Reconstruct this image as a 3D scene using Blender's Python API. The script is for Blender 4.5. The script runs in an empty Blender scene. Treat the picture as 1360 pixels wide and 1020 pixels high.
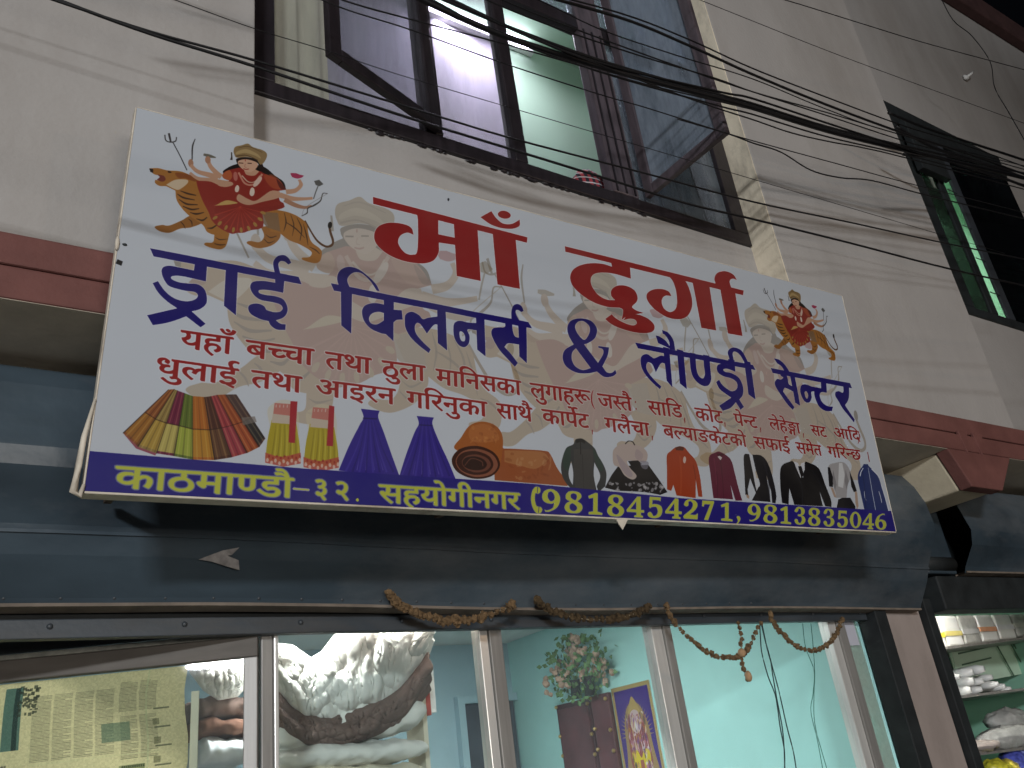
import bpy, bmesh, math, random
import numpy as np
from mathutils import Vector, Matrix, noise
random.seed(11)
# ------------------------------------------------------------------ camera, world, lamps, exposure
scn = bpy.context.scene
EYE = Vector((0, 0, 1.6))
CAM = Matrix(((0.8393216, -0.5295604, -0.1229023), (-0.1307811, -0.4161218, 0.8998549), (-0.5276699, -0.7391944, -0.4185165)))
FPX = 1139.48
cd = bpy.data.cameras.new('camera'); cam = bpy.data.objects.new('camera', cd); scn.collection.objects.link(cam)
cd.sensor_width = 36.0; cd.lens = 36.0 * FPX / 1360.0; cd.clip_end = 500; cd.clip_start = .05
m4 = CAM.transposed().to_4x4(); m4.translation = EYE; cam.matrix_world = m4
scn.camera = cam
w = bpy.data.worlds.new('World'); scn.world = w; w.use_nodes = True
bg = w.node_tree.nodes['Background']; sky = w.node_tree.nodes.new('ShaderNodeTexSky')
sky.sky_type = 'NISHITA'; sky.sun_disc = False; sky.sun_elevation = math.radians(-4); sky.sun_rotation = math.radians(200)
w.node_tree.links.new(sky.outputs[0], bg.inputs[0]); bg.inputs[1].default_value = 0.10
scn.view_settings.view_transform = 'Standard'; scn.view_settings.look = 'None'; scn.view_settings.gamma = 1
scn.view_settings.exposure = 0.0; scn.view_settings.use_curve_mapping = False
def lamp(name, kind, loc, target, energy, col, size=.3, sy=None):
    l = bpy.data.lights.new(name, kind); l.energy = energy; l.color = col
    if kind == 'AREA':
        l.shape = 'RECTANGLE'; l.size = size; l.size_y = sy or size
    else: l.shadow_soft_size = size
    o = bpy.data.objects.new(name, l); scn.collection.objects.link(o); o.location = loc
    d = Vector(target) - Vector(loc); o.rotation_euler = d.to_track_quat('-Z', 'Y').to_euler()
    return o
LAMP_A = (-9.6, -14.0, 5.6)      # assumed white LED street lamp, out of view across the lane
LAMP_B = (7.5, -4.2, 4.6)       # assumed weak sodium street lamp, out of view, a warm dim fill
lamp('assumed_led_light', 'AREA', LAMP_A, (3.6, 2.9, 4.2), 2150, (.90, .95, 1.0), 2.4, .7)
lamp('assumed_shop_fill_light', 'AREA', (.2, -7.9, 1.9), (2.6, 2.9, 3.2), 330, (1.0, .94, .87), 5.0, 1.6)  # low wide fill, assumed to come from unseen shopfronts opposite
lamp('assumed_sodium_light', 'AREA', LAMP_B, (5.0, 2.9, 4.5), 32, (1.0, .70, .46), .35, .25)

# ------------------------------------------------------------------ helpers
def P(px, py, Y):
    """point of the vertical plane Y seen at a pixel of the 1360 x 1020 photograph"""
    d = CAM.transposed() @ Vector((px - 680, 510 - py, -FPX)); return EYE + d * (Y / d.y)
def PXp(px, py, X):
    d = CAM.transposed() @ Vector((px - 680, 510 - py, -FPX)); return EYE + d * (X / d.x)
def link(o, parent=None):
    scn.collection.objects.link(o)
    if parent is not None: o.parent = parent
    return o
def thing(name, label, cat, group=None, loc=(0, 0, 0)):
    o = bpy.data.objects.new(name, None); o.empty_display_size = .1; scn.collection.objects.link(o)
    o['label'] = label; o['category'] = cat
    if group: o['group'] = group
    return o
def tag(o, label, cat, group=None):
    o['label'] = label; o['category'] = cat
    if group: o['group'] = group
    return o
def setbase(t):
    """move a thing's Empty to the base centre of its parts without moving them"""
    lo = [1e9]*3; hi = [-1e9]*3
    for o in scn.objects:
        q = o
        while q.parent: q = q.parent
        if q is t and o.type == 'MESH':
            for v in o.data.vertices:
                for k in range(3): lo[k] = min(lo[k], v.co[k]); hi[k] = max(hi[k], v.co[k])
    if lo[0] > 1e8: return
    b = Vector(((lo[0]+hi[0])/2, (lo[1]+hi[1])/2, lo[2])); t.location = b
    for c in t.children: c.location = c.location - b
class MB:
    def __init__(s): s.v = []; s.f = []; s.uv = None
    def add(s, vs, fs):
        n = len(s.v); s.v += [tuple(v) for v in vs]; s.f += [tuple(i + n for i in f) for f in fs]; return s
    def hexa(s, p):
        """8 points: bottom ring 0-3, top ring 4-7"""
        return s.add(p, [(0, 3, 2, 1), (4, 5, 6, 7), (0, 1, 5, 4), (1, 2, 6, 5), (2, 3, 7, 6), (3, 0, 4, 7)])
    def box(s, x0, x1, y0, y1, z0, z1):
        return s.hexa([(x0, y0, z0), (x1, y0, z0), (x1, y1, z0), (x0, y1, z0), (x0, y0, z1), (x1, y0, z1), (x1, y1, z1), (x0, y1, z1)])
    def bar(s, a, b, w, h, up=(0, 0, 1)):
        a = Vector(a); b = Vector(b); d = (b - a).normalized(); u = Vector(up); r = d.cross(u)
        r = r.normalized() if r.length > 1e-6 else Vector((1, 0, 0)); u = r.cross(d).normalized()
        r *= w / 2; u *= h / 2
        return s.hexa([a - r - u, a + r - u, b + r - u, b - r - u, a - r + u, a + r + u, b + r + u, b - r + u])
    def slab(s, pts, off):
        """polygon extruded by a vector"""
        n = len(pts); off = Vector(off); q = [Vector(p) for p in pts]
        return s.add(q + [p + off for p in q], [tuple(range(n))[::-1], tuple(range(n, 2 * n))] + [(i, (i + 1) % n, n + (i + 1) % n, n + i) for i in range(n)])
    def tube(s, pts, r, n=6, cap=True):
        P_ = [Vector(p) for p in pts]; m = len(P_); rs = r if isinstance(r, (list, tuple)) else [r] * m; vs = []; fs = []
        for i in range(m):
            d = (P_[min(i + 1, m - 1)] - P_[max(i - 1, 0)]).normalized(); a = d.cross(Vector((0, 0, 1)))
            a = a.normalized() if a.length > .01 else Vector((1, 0, 0)); b = d.cross(a).normalized()
            for k in range(n):
                t = 2 * math.pi * k / n; vs.append(P_[i] + (a * math.cos(t) + b * math.sin(t)) * rs[i])
        for i in range(m - 1):
            for k in range(n): fs.append((i * n + k, i * n + (k + 1) % n, (i + 1) * n + (k + 1) % n, (i + 1) * n + k))
        if cap: fs += [tuple(range(n))[::-1], tuple(range((m - 1) * n, m * n))]
        return s.add(vs, fs)
    def blob(s, c, r, n=8, m=5, jit=.12, sc=(1, 1, 1)):
        vs = []; fs = []; c = Vector(c)
        for i in range(m + 1):
            a = math.pi * i / m
            for k in range(n):
                t = 2 * math.pi * k / n; j = 1 + random.uniform(-jit, jit)
                vs.append(c + Vector((math.sin(a) * math.cos(t) * r * j * sc[0], math.sin(a) * math.sin(t) * r * j * sc[1], math.cos(a) * r * j * sc[2])))
        for i in range(m):
            for k in range(n): fs.append((i * n + k, (i + 1) * n + k, (i + 1) * n + (k + 1) % n, i * n + (k + 1) % n))
        return s.add(vs, fs)
    def obj(s, name, mat, parent=None, bevel=0, smooth=False, seg=2):
        me = bpy.data.meshes.new(name); me.from_pydata(s.v, [], s.f); me.update()
        bm = bmesh.new(); bm.from_mesh(me); bmesh.ops.recalc_face_normals(bm, faces=bm.faces); bm.to_mesh(me); bm.free()
        me.materials.append(mat); o = bpy.data.objects.new(name, me); link(o, parent)
        if smooth:
            for p in me.polygons: p.use_smooth = True
        if bevel:
            b = o.modifiers.new('bevel', 'BEVEL'); b.width = bevel; b.segments = seg; b.limit_method = 'ANGLE'; b.angle_limit = math.radians(40)
        return o
def struct(o): o['kind'] = 'structure'; return o

# ------------------------------------------------------------------ materials
def lin(c):
    return tuple((x / 12.92 if x <= .04045 else ((x + .055) / 1.055) ** 2.4) for x in c)
def mat(name, col, rough=.8, metal=0.0, var=.12, scale=6, bump=.15, bscale=60, spec=.3, stain_sheen=None, stain_sheen_amt=0, streak=(1, 1, 1), bdist=.004, trans=0, coat=0, alpha=None):
    """procedural surface: base colour with two octaves of wear, optional stain colour, fine bump; colours are linear"""
    m = bpy.data.materials.new(name); m.use_nodes = True; nt = m.node_tree; N = nt.nodes; L = nt.links; b = N['Principled BSDF']
    tc = N.new('ShaderNodeTexCoord'); mp = N.new('ShaderNodeMapping'); L.new(tc.outputs['Object'], mp.inputs[0]); mp.inputs['Scale'].default_value = streak
    n1 = N.new('ShaderNodeTexNoise'); n1.inputs['Scale'].default_value = scale; n1.inputs['Detail'].default_value = 6; L.new(mp.outputs[0], n1.inputs['Vector'])
    cr = N.new('ShaderNodeValToRGB'); cr.color_ramp.elements[0].position = .3; cr.color_ramp.elements[1].position = .7
    cr.color_ramp.elements[0].color = (*[c * (1 - var) for c in col], 1); cr.color_ramp.elements[1].color = (*[min(1, c * (1 + var)) for c in col], 1)
    L.new(n1.outputs['Fac'], cr.inputs[0]); out = cr.outputs[0]
    if stain_sheen:
        n2 = N.new('ShaderNodeTexNoise'); n2.inputs['Scale'].default_value = scale * .35; n2.inputs['Detail'].default_value = 8; n2.inputs['Roughness'].default_value = .7; L.new(mp.outputs[0], n2.inputs['Vector'])
        r2 = N.new('ShaderNodeValToRGB'); r2.color_ramp.elements[0].position = .48; r2.color_ramp.elements[1].position = .68; L.new(n2.outputs['Fac'], r2.inputs[0])
        mu = N.new('ShaderNodeMath'); mu.operation = 'MULTIPLY'; mu.inputs[1].default_value = stain_sheen_amt; L.new(r2.outputs[0], mu.inputs[0])
        mx = N.new('ShaderNodeMixRGB'); mx.inputs['Color2'].default_value = (*stain_sheen, 1); L.new(mu.outputs[0], mx.inputs['Fac']); L.new(out, mx.inputs['Color1']); out = mx.outputs[0]
    L.new(out, b.inputs['Base Color']); b.inputs['Roughness'].default_value = rough; b.inputs['Metallic'].default_value = metal
    b.inputs['Specular IOR Level'].default_value = spec
    if trans: b.inputs['Transmission Weight'].default_value = trans
    if coat: b.inputs['Coat Weight'].default_value = coat
    if alpha is not None: b.inputs['Alpha'].default_value = alpha
    if bump:
        n3 = N.new('ShaderNodeTexNoise'); n3.inputs['Scale'].default_value = bscale; n3.inputs['Detail'].default_value = 4; L.new(tc.outputs['Object'], n3.inputs['Vector'])
        bp = N.new('ShaderNodeBump'); bp.inputs['Strength'].default_value = bump; bp.inputs['Distance'].default_value = bdist; L.new(n3.outputs['Fac'], bp.inputs['Height']); L.new(bp.outputs[0], b.inputs['Normal'])
    return m
def emis(name, col, s):
    m = bpy.data.materials.new(name); m.use_nodes = True; b = m.node_tree.nodes['Principled BSDF']
    b.inputs['Base Color'].default_value = (.8, .8, .8, 1); b.inputs['Emission Color'].default_value = (*col, 1); b.inputs['Emission Strength'].default_value = s
    return m
def glass(name, tint=(.9, .95, .95), dirt=.1, dcol=(.5, .5, .5), rough=.02, scale=3.0, streak=(1, 1, 1), refl=1.0, lo=.35, hi=.75):
    """thin window glass: clear and mirror by fresnel, with a film of procedural dirt"""
    m = bpy.data.materials.new(name); m.use_nodes = True; nt = m.node_tree; N = nt.nodes; L = nt.links
    for n in list(N):
        if n.type == 'BSDF_PRINCIPLED': N.remove(n)
    out = N['Material Output']; tr = N.new('ShaderNodeBsdfTransparent'); tr.inputs[0].default_value = (*tint, 1)
    gl = N.new('ShaderNodeBsdfGlossy'); gl.inputs['Roughness'].default_value = rough; fr = N.new('ShaderNodeFresnel'); fr.inputs[0].default_value = 1.45
    mf = N.new('ShaderNodeMath'); mf.operation = 'MULTIPLY'; mf.inputs[1].default_value = refl; ge = N.new('ShaderNodeNewGeometry'); fo = N.new('ShaderNodeMath'); fo.operation = 'SUBTRACT'; fo.inputs[0].default_value = 1; L.new(ge.outputs['Backfacing'], fo.inputs[1])
    ff = N.new('ShaderNodeMath'); ff.operation = 'MULTIPLY'; L.new(fr.outputs[0], ff.inputs[0]); L.new(fo.outputs[0], ff.inputs[1]); L.new(ff.outputs[0], mf.inputs[0])
    m1 = N.new('ShaderNodeMixShader'); L.new(mf.outputs[0], m1.inputs[0]); L.new(tr.outputs[0], m1.inputs[1]); L.new(gl.outputs[0], m1.inputs[2])
    df = N.new('ShaderNodeBsdfDiffuse'); df.inputs[0].default_value = (*dcol, 1); tl = N.new('ShaderNodeBsdfTranslucent'); tl.inputs[0].default_value = (*dcol, 1)
    md = N.new('ShaderNodeMixShader'); md.inputs[0].default_value = .5; L.new(df.outputs[0], md.inputs[1]); L.new(tl.outputs[0], md.inputs[2])
    tc = N.new('ShaderNodeTexCoord'); mp = N.new('ShaderNodeMapping'); mp.inputs['Scale'].default_value = streak; L.new(tc.outputs['Object'], mp.inputs[0])
    nz = N.new('ShaderNodeTexNoise'); nz.inputs['Scale'].default_value = scale; nz.inputs['Detail'].default_value = 7; nz.inputs['Roughness'].default_value = .65; L.new(mp.outputs[0], nz.inputs['Vector'])
    mr = N.new('ShaderNodeMapRange'); mr.inputs['From Min'].default_value = lo; mr.inputs['From Max'].default_value = hi; mr.inputs['To Min'].default_value = dirt * .35; mr.inputs['To Max'].default_value = dirt * 1.3; L.new(nz.outputs['Fac'], mr.inputs['Value'])
    m2 = N.new('ShaderNodeMixShader'); L.new(mr.outputs[0], m2.inputs[0]); L.new(m1.outputs[0], m2.inputs[1]); L.new(md.outputs[0], m2.inputs[2]); L.new(m2.outputs[0], out.inputs[0])
    return m
def image_mat(name, arr, rough=.5, spec=.3, bump=0.0, trans=0.0, dirt=0.0, scale=1.5):
    """flat print: an image drawn by this script, kept in memory"""
    h, w_ = arr.shape[:2]; im = bpy.data.images.new(name, w_, h); px = np.ones((h, w_, 4), np.float32); px[..., :3] = np.clip(arr[::-1], 0, 1)
    im.pixels.foreach_set(px.ravel()); im.update(); im.pack()
    m = bpy.data.materials.new(name); m.use_nodes = True; N = m.node_tree.nodes; L = m.node_tree.links; b = N['Principled BSDF']
    t = N.new('ShaderNodeTexImage'); t.image = im; t.interpolation = 'Cubic'; t.extension = 'EXTEND'; out = t.outputs[0]
    if dirt:
        tc = N.new('ShaderNodeTexCoord'); nz = N.new('ShaderNodeTexNoise'); nz.inputs['Scale'].default_value = scale; nz.inputs['Detail'].default_value = 7; L.new(tc.outputs['Object'], nz.inputs['Vector'])
        mr = N.new('ShaderNodeMapRange'); mr.inputs['From Min'].default_value = .35; mr.inputs['From Max'].default_value = .75; mr.inputs['To Min'].default_value = 0; mr.inputs['To Max'].default_value = dirt; L.new(nz.outputs['Fac'], mr.inputs['Value'])
        mx = N.new('ShaderNodeMixRGB'); mx.inputs['Color2'].default_value = (.30, .27, .22, 1); L.new(mr.outputs[0], mx.inputs['Fac']); L.new(out, mx.inputs['Color1']); out = mx.outputs[0]
    L.new(out, b.inputs['Base Color']); b.inputs['Roughness'].default_value = rough; b.inputs['Specular IOR Level'].default_value = spec
    if trans:
        tl = N.new('ShaderNodeBsdfTranslucent'); L.new(out, tl.inputs[0]); mxs = N.new('ShaderNodeMixShader'); mxs.inputs[0].default_value = trans
        L.new(b.outputs[0], mxs.inputs[1]); L.new(tl.outputs[0], mxs.inputs[2]); L.new(mxs.outputs[0], N['Material Output'].inputs[0])
    return m
def sheet(name, grid, mat_, parent=None, thick=0, smooth=False):
    """rows x cols of points, with a UV map over the unit square (row 0 at the top)"""
    R_ = len(grid); Cc = len(grid[0]); vs = [tuple(p) for r in grid for p in r]
    fs = [(i * Cc + j, (i + 1) * Cc + j, (i + 1) * Cc + j + 1, i * Cc + j + 1) for i in range(R_ - 1) for j in range(Cc - 1)]
    me = bpy.data.meshes.new(name); me.from_pydata(vs, [], fs); me.update(); uv = me.uv_layers.new(name='uv')
    for p in me.polygons:
        for li in p.loop_indices:
            v = me.loops[li].vertex_index; i, j = divmod(v, Cc); uv.data[li].uv = (j / (Cc - 1), 1 - i / (R_ - 1))
        p.use_smooth = smooth
    me.materials.append(mat_); o = bpy.data.objects.new(name, me); link(o, parent)
    if thick:
        s = o.modifiers.new('solid', 'SOLIDIFY'); s.thickness = thick; s.offset = -1
    return o
def lerp(a, b, t): return Vector(a) * (1 - t) + Vector(b) * t

# ------------------------------------------------------------------ flat print: a small vector rasteriser and the sign artwork
def smooth(pts, n=6):
    """closed contour of (x, y, smooth) -> Nx2 array"""
    out=[]; m=len(pts)
    for i in range(m):
        a=pts[i-1]; b=pts[i]; c=pts[(i+1)%m]; d=pts[(i+2)%m]
        if not b[2] and not c[2]: out.append((b[0],b[1])); continue
        t1=((c[0]-a[0])/2,(c[1]-a[1])/2) if b[2] else (c[0]-b[0],c[1]-b[1])
        t2=((d[0]-b[0])/2,(d[1]-b[1])/2) if c[2] else (c[0]-b[0],c[1]-b[1])
        for k in range(n):
            t=k/n; h1=2*t**3-3*t*t+1; h2=t**3-2*t*t+t; h3=-2*t**3+3*t*t; h4=t**3-t*t
            out.append((h1*b[0]+h2*t1[0]+h3*c[0]+h4*t2[0], h1*b[1]+h2*t1[1]+h3*c[1]+h4*t2[1]))
    return np.array(out,float)
class Canvas:
    def __init__(s,w,h,col):
        s.w,s.h=w,h; s.a=np.empty((h,w,3),np.float32); s.a[:]=col
        s.rng=np.random.default_rng(5)
    def cover(s,contours,ss=3,pad=2):
        """nonzero winding coverage in [0,1] with its origin"""
        P=np.concatenate(contours)
        x0=max(int(np.floor(P[:,0].min()))-pad,0); x1=min(int(np.ceil(P[:,0].max()))+pad,s.w)
        y0=max(int(np.floor(P[:,1].min()))-pad,0); y1=min(int(np.ceil(P[:,1].max()))+pad,s.h)
        if x1<=x0 or y1<=y0: return None
        W=(x1-x0)*ss; H=(y1-y0)*ss
        acc=np.zeros((H,W+1),np.int16)
        for c in contours:
            A=(c-[x0,y0])*ss; B=np.roll(A,-1,0)
            for (xa,ya),(xb,yb) in zip(A,B):
                if ya==yb: continue
                sg=1
                if ya>yb: xa,ya,xb,yb=xb,yb,xa,ya; sg=-1
                r0=max(int(np.ceil(ya-.5)),0); r1=min(int(np.ceil(yb-.5)),H)
                if r1<=r0: continue
                r=np.arange(r0,r1); x=xa+(r+.5-ya)*(xb-xa)/(yb-ya)
                xi=np.clip(np.ceil(x-.5),0,W).astype(int)
                acc[r,xi]+=sg
        cov=(np.cumsum(acc,1)[:,:W]!=0).astype(np.float32)
        cov=cov.reshape(y1-y0,ss,x1-x0,ss).mean((1,3))
        return cov,x0,y0
    def put(s,cx,col,alpha=1.0):
        if cx is None: return
        cov,x0,y0=cx; h,w=cov.shape
        a=s.a[y0:y0+h,x0:x0+w]; k=(cov*alpha)[...,None]
        a+=k*(np.asarray(col,np.float32)-a)
    def fill(s,contours,col,alpha=1.0,halo=0,hcol=(1,1,1),halpha=.7):
        if halo:
            cx=s.cover(contours,pad=int(halo)+3)
            if cx is None: return
            cov,x0,y0=cx; d=cov.copy(); r=int(round(halo))
            for dy in range(-r,r+1):
                for dx in range(-r,r+1):
                    if dx*dx+dy*dy>halo*halo+.5: continue
                    d=np.maximum(d,np.roll(np.roll(cov,dy,0),dx,1))
            s.put((d,x0,y0),hcol,halpha); s.put((cov,x0,y0),col,alpha)
        else: s.put(s.cover(contours),col,alpha)
def hexc(s): return np.array([int(s[i:i+2],16)/255 for i in (0,2,4)],np.float32)
def rdc(t):
    return [[(float(p.rstrip('~').split(',')[0]),float(p.rstrip('~').split(',')[1]),p[-1]=='~') for p in c.split()] for c in t.split('/')]
def draw_ops(C,text,f=1.0,s=1.0,o=(0,0)):
    L=[ln.split('|') for ln in text.strip().split('\n')]; i=0
    while i<len(L):
        c,a,h,hc,ha=L[i][0].split(); j=i+1
        if float(h)>0:
            while j<len(L) and L[j][0]==L[i][0]: j+=1
        KS=[[(smooth(x)*s+o)*f for x in rdc(q[1])] for q in L[i:j]]
        if float(h)>0:
            for K in KS: C.fill(K,hexc(hc),float(ha)*.999,float(h)*f,hexc(hc),float(ha))
        for K in KS: C.put(C.cover(K),hexc(c),float(a))
        i=j
def quad(c,n=4):
    """TrueType contour (x, y, off-curve) -> polyline"""
    full=[]
    for i,(x,y,off) in enumerate(c):
        px,py,po=c[i-1]
        if off and po: full.append(((x+px)/2,(y+py)/2,False))
        full.append((x,y,off))
    k=next(i for i,p in enumerate(full) if not p[2]); full=full[k:]+full[:k]+[full[k]]
    pts=[];i=0
    while i<len(full)-1:
        a,b=full[i],full[i+1]
        if not b[2]: pts.append(a[:2]); i+=1
        else:
            d=full[i+2]
            for j in range(n):
                u=j/n; pts.append(((1-u)**2*a[0]+2*u*(1-u)*b[0]+u*u*d[0],(1-u)**2*a[1]+2*u*(1-u)*b[1]+u*u*d[1]))
            i+=2
    return np.array(pts,float)
def draw_words(C,words,glyphs,f=1.0):
    GL={}
    for ln in glyphs.strip().split('\n'):
        k,t=ln.split('|'); GL[int(k)]=[quad(c) for c in rdc(t)] if t else []
    for ln in words.strip().split('\n'):
        p=ln.split(); st=p[0]; u0,v0,u1,v1,h,w=map(float,p[1:7])
        sx=(u1-u0)/w; sy=h/TOPY; sl=(v1-v0)/(u1-u0)
        K=[]
        for q in p[7:]:
            g,x=q.split(':')
            for c in GL[int(g)]:
                X=u0+(c[:,0]+float(x))*sx; Y=v0+(X-u0)*sl+(TOPY-c[:,1])*sy
                K.append(np.stack([X,Y],1)*f)
        cx=C.cover(K,pad=10)
        if cx is None: continue
        cov,x0,y0=cx; n0=16; cov=np.pad(cov,n0); d=cov.copy()
        for k in range(1,int(round((4 if st=='r' else 4)*f))+1):          # broad slanted pen
            d=np.maximum(d,np.roll(np.roll(cov,k,1),int(round(k*.5)),0))
        col,hc,ha=(hexc('a42d2d'),hexc('f0f0f4'),.45) if st=='r' else (hexc('c9cc55'),hexc('98a0a8'),.8)
        r=max(1,int(round((3 if st=='r' else 3)*f))); e=d.copy()
        for dy in range(-r,r+1):
            for dx in range(-r,r+1):
                if dx*dx+dy*dy<=r*r: e=np.maximum(e,np.roll(np.roll(d,dy,0),dx,1))
        e=e[n0:-n0,n0:-n0]; d=d[n0:-n0,n0:-n0]
        C.put((e,x0,y0),hc,ha); C.put((d,x0,y0),col,1)
def make_sign(f=1.0):
    C=Canvas(int(3072*f),int(1168*f),hexc('d4d8df'))
    for u,v,s in WM:
        b=C.a.copy(); draw_ops(C,FIG,f,s,(u-s*AN[0],v-s*AN[1])); t=C.a; g=t.mean(2,keepdims=True)
        t=t*.38+g*.15+hexc('c4a878')*.47; m=np.abs(C.a-b).max(2,keepdims=True)>.004
        C.a=np.where(m,b+.43*(t-b),b).astype(np.float32)
    draw_ops(C,FIG,f)
    s=.88; draw_ops(C,FIG,f,s,(SM[0]-s*AN[0],SM[1]-s*AN[1]))
    draw_ops(C,OPS,f); draw_words(C,WORDS,GLYPHS,f)
    return C
TOPY=622.0
AN=(304,105); SM=(2711,109)
WM=((655,285,2.05),(1560,335,2.05),(2440,330,2.05))
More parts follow.
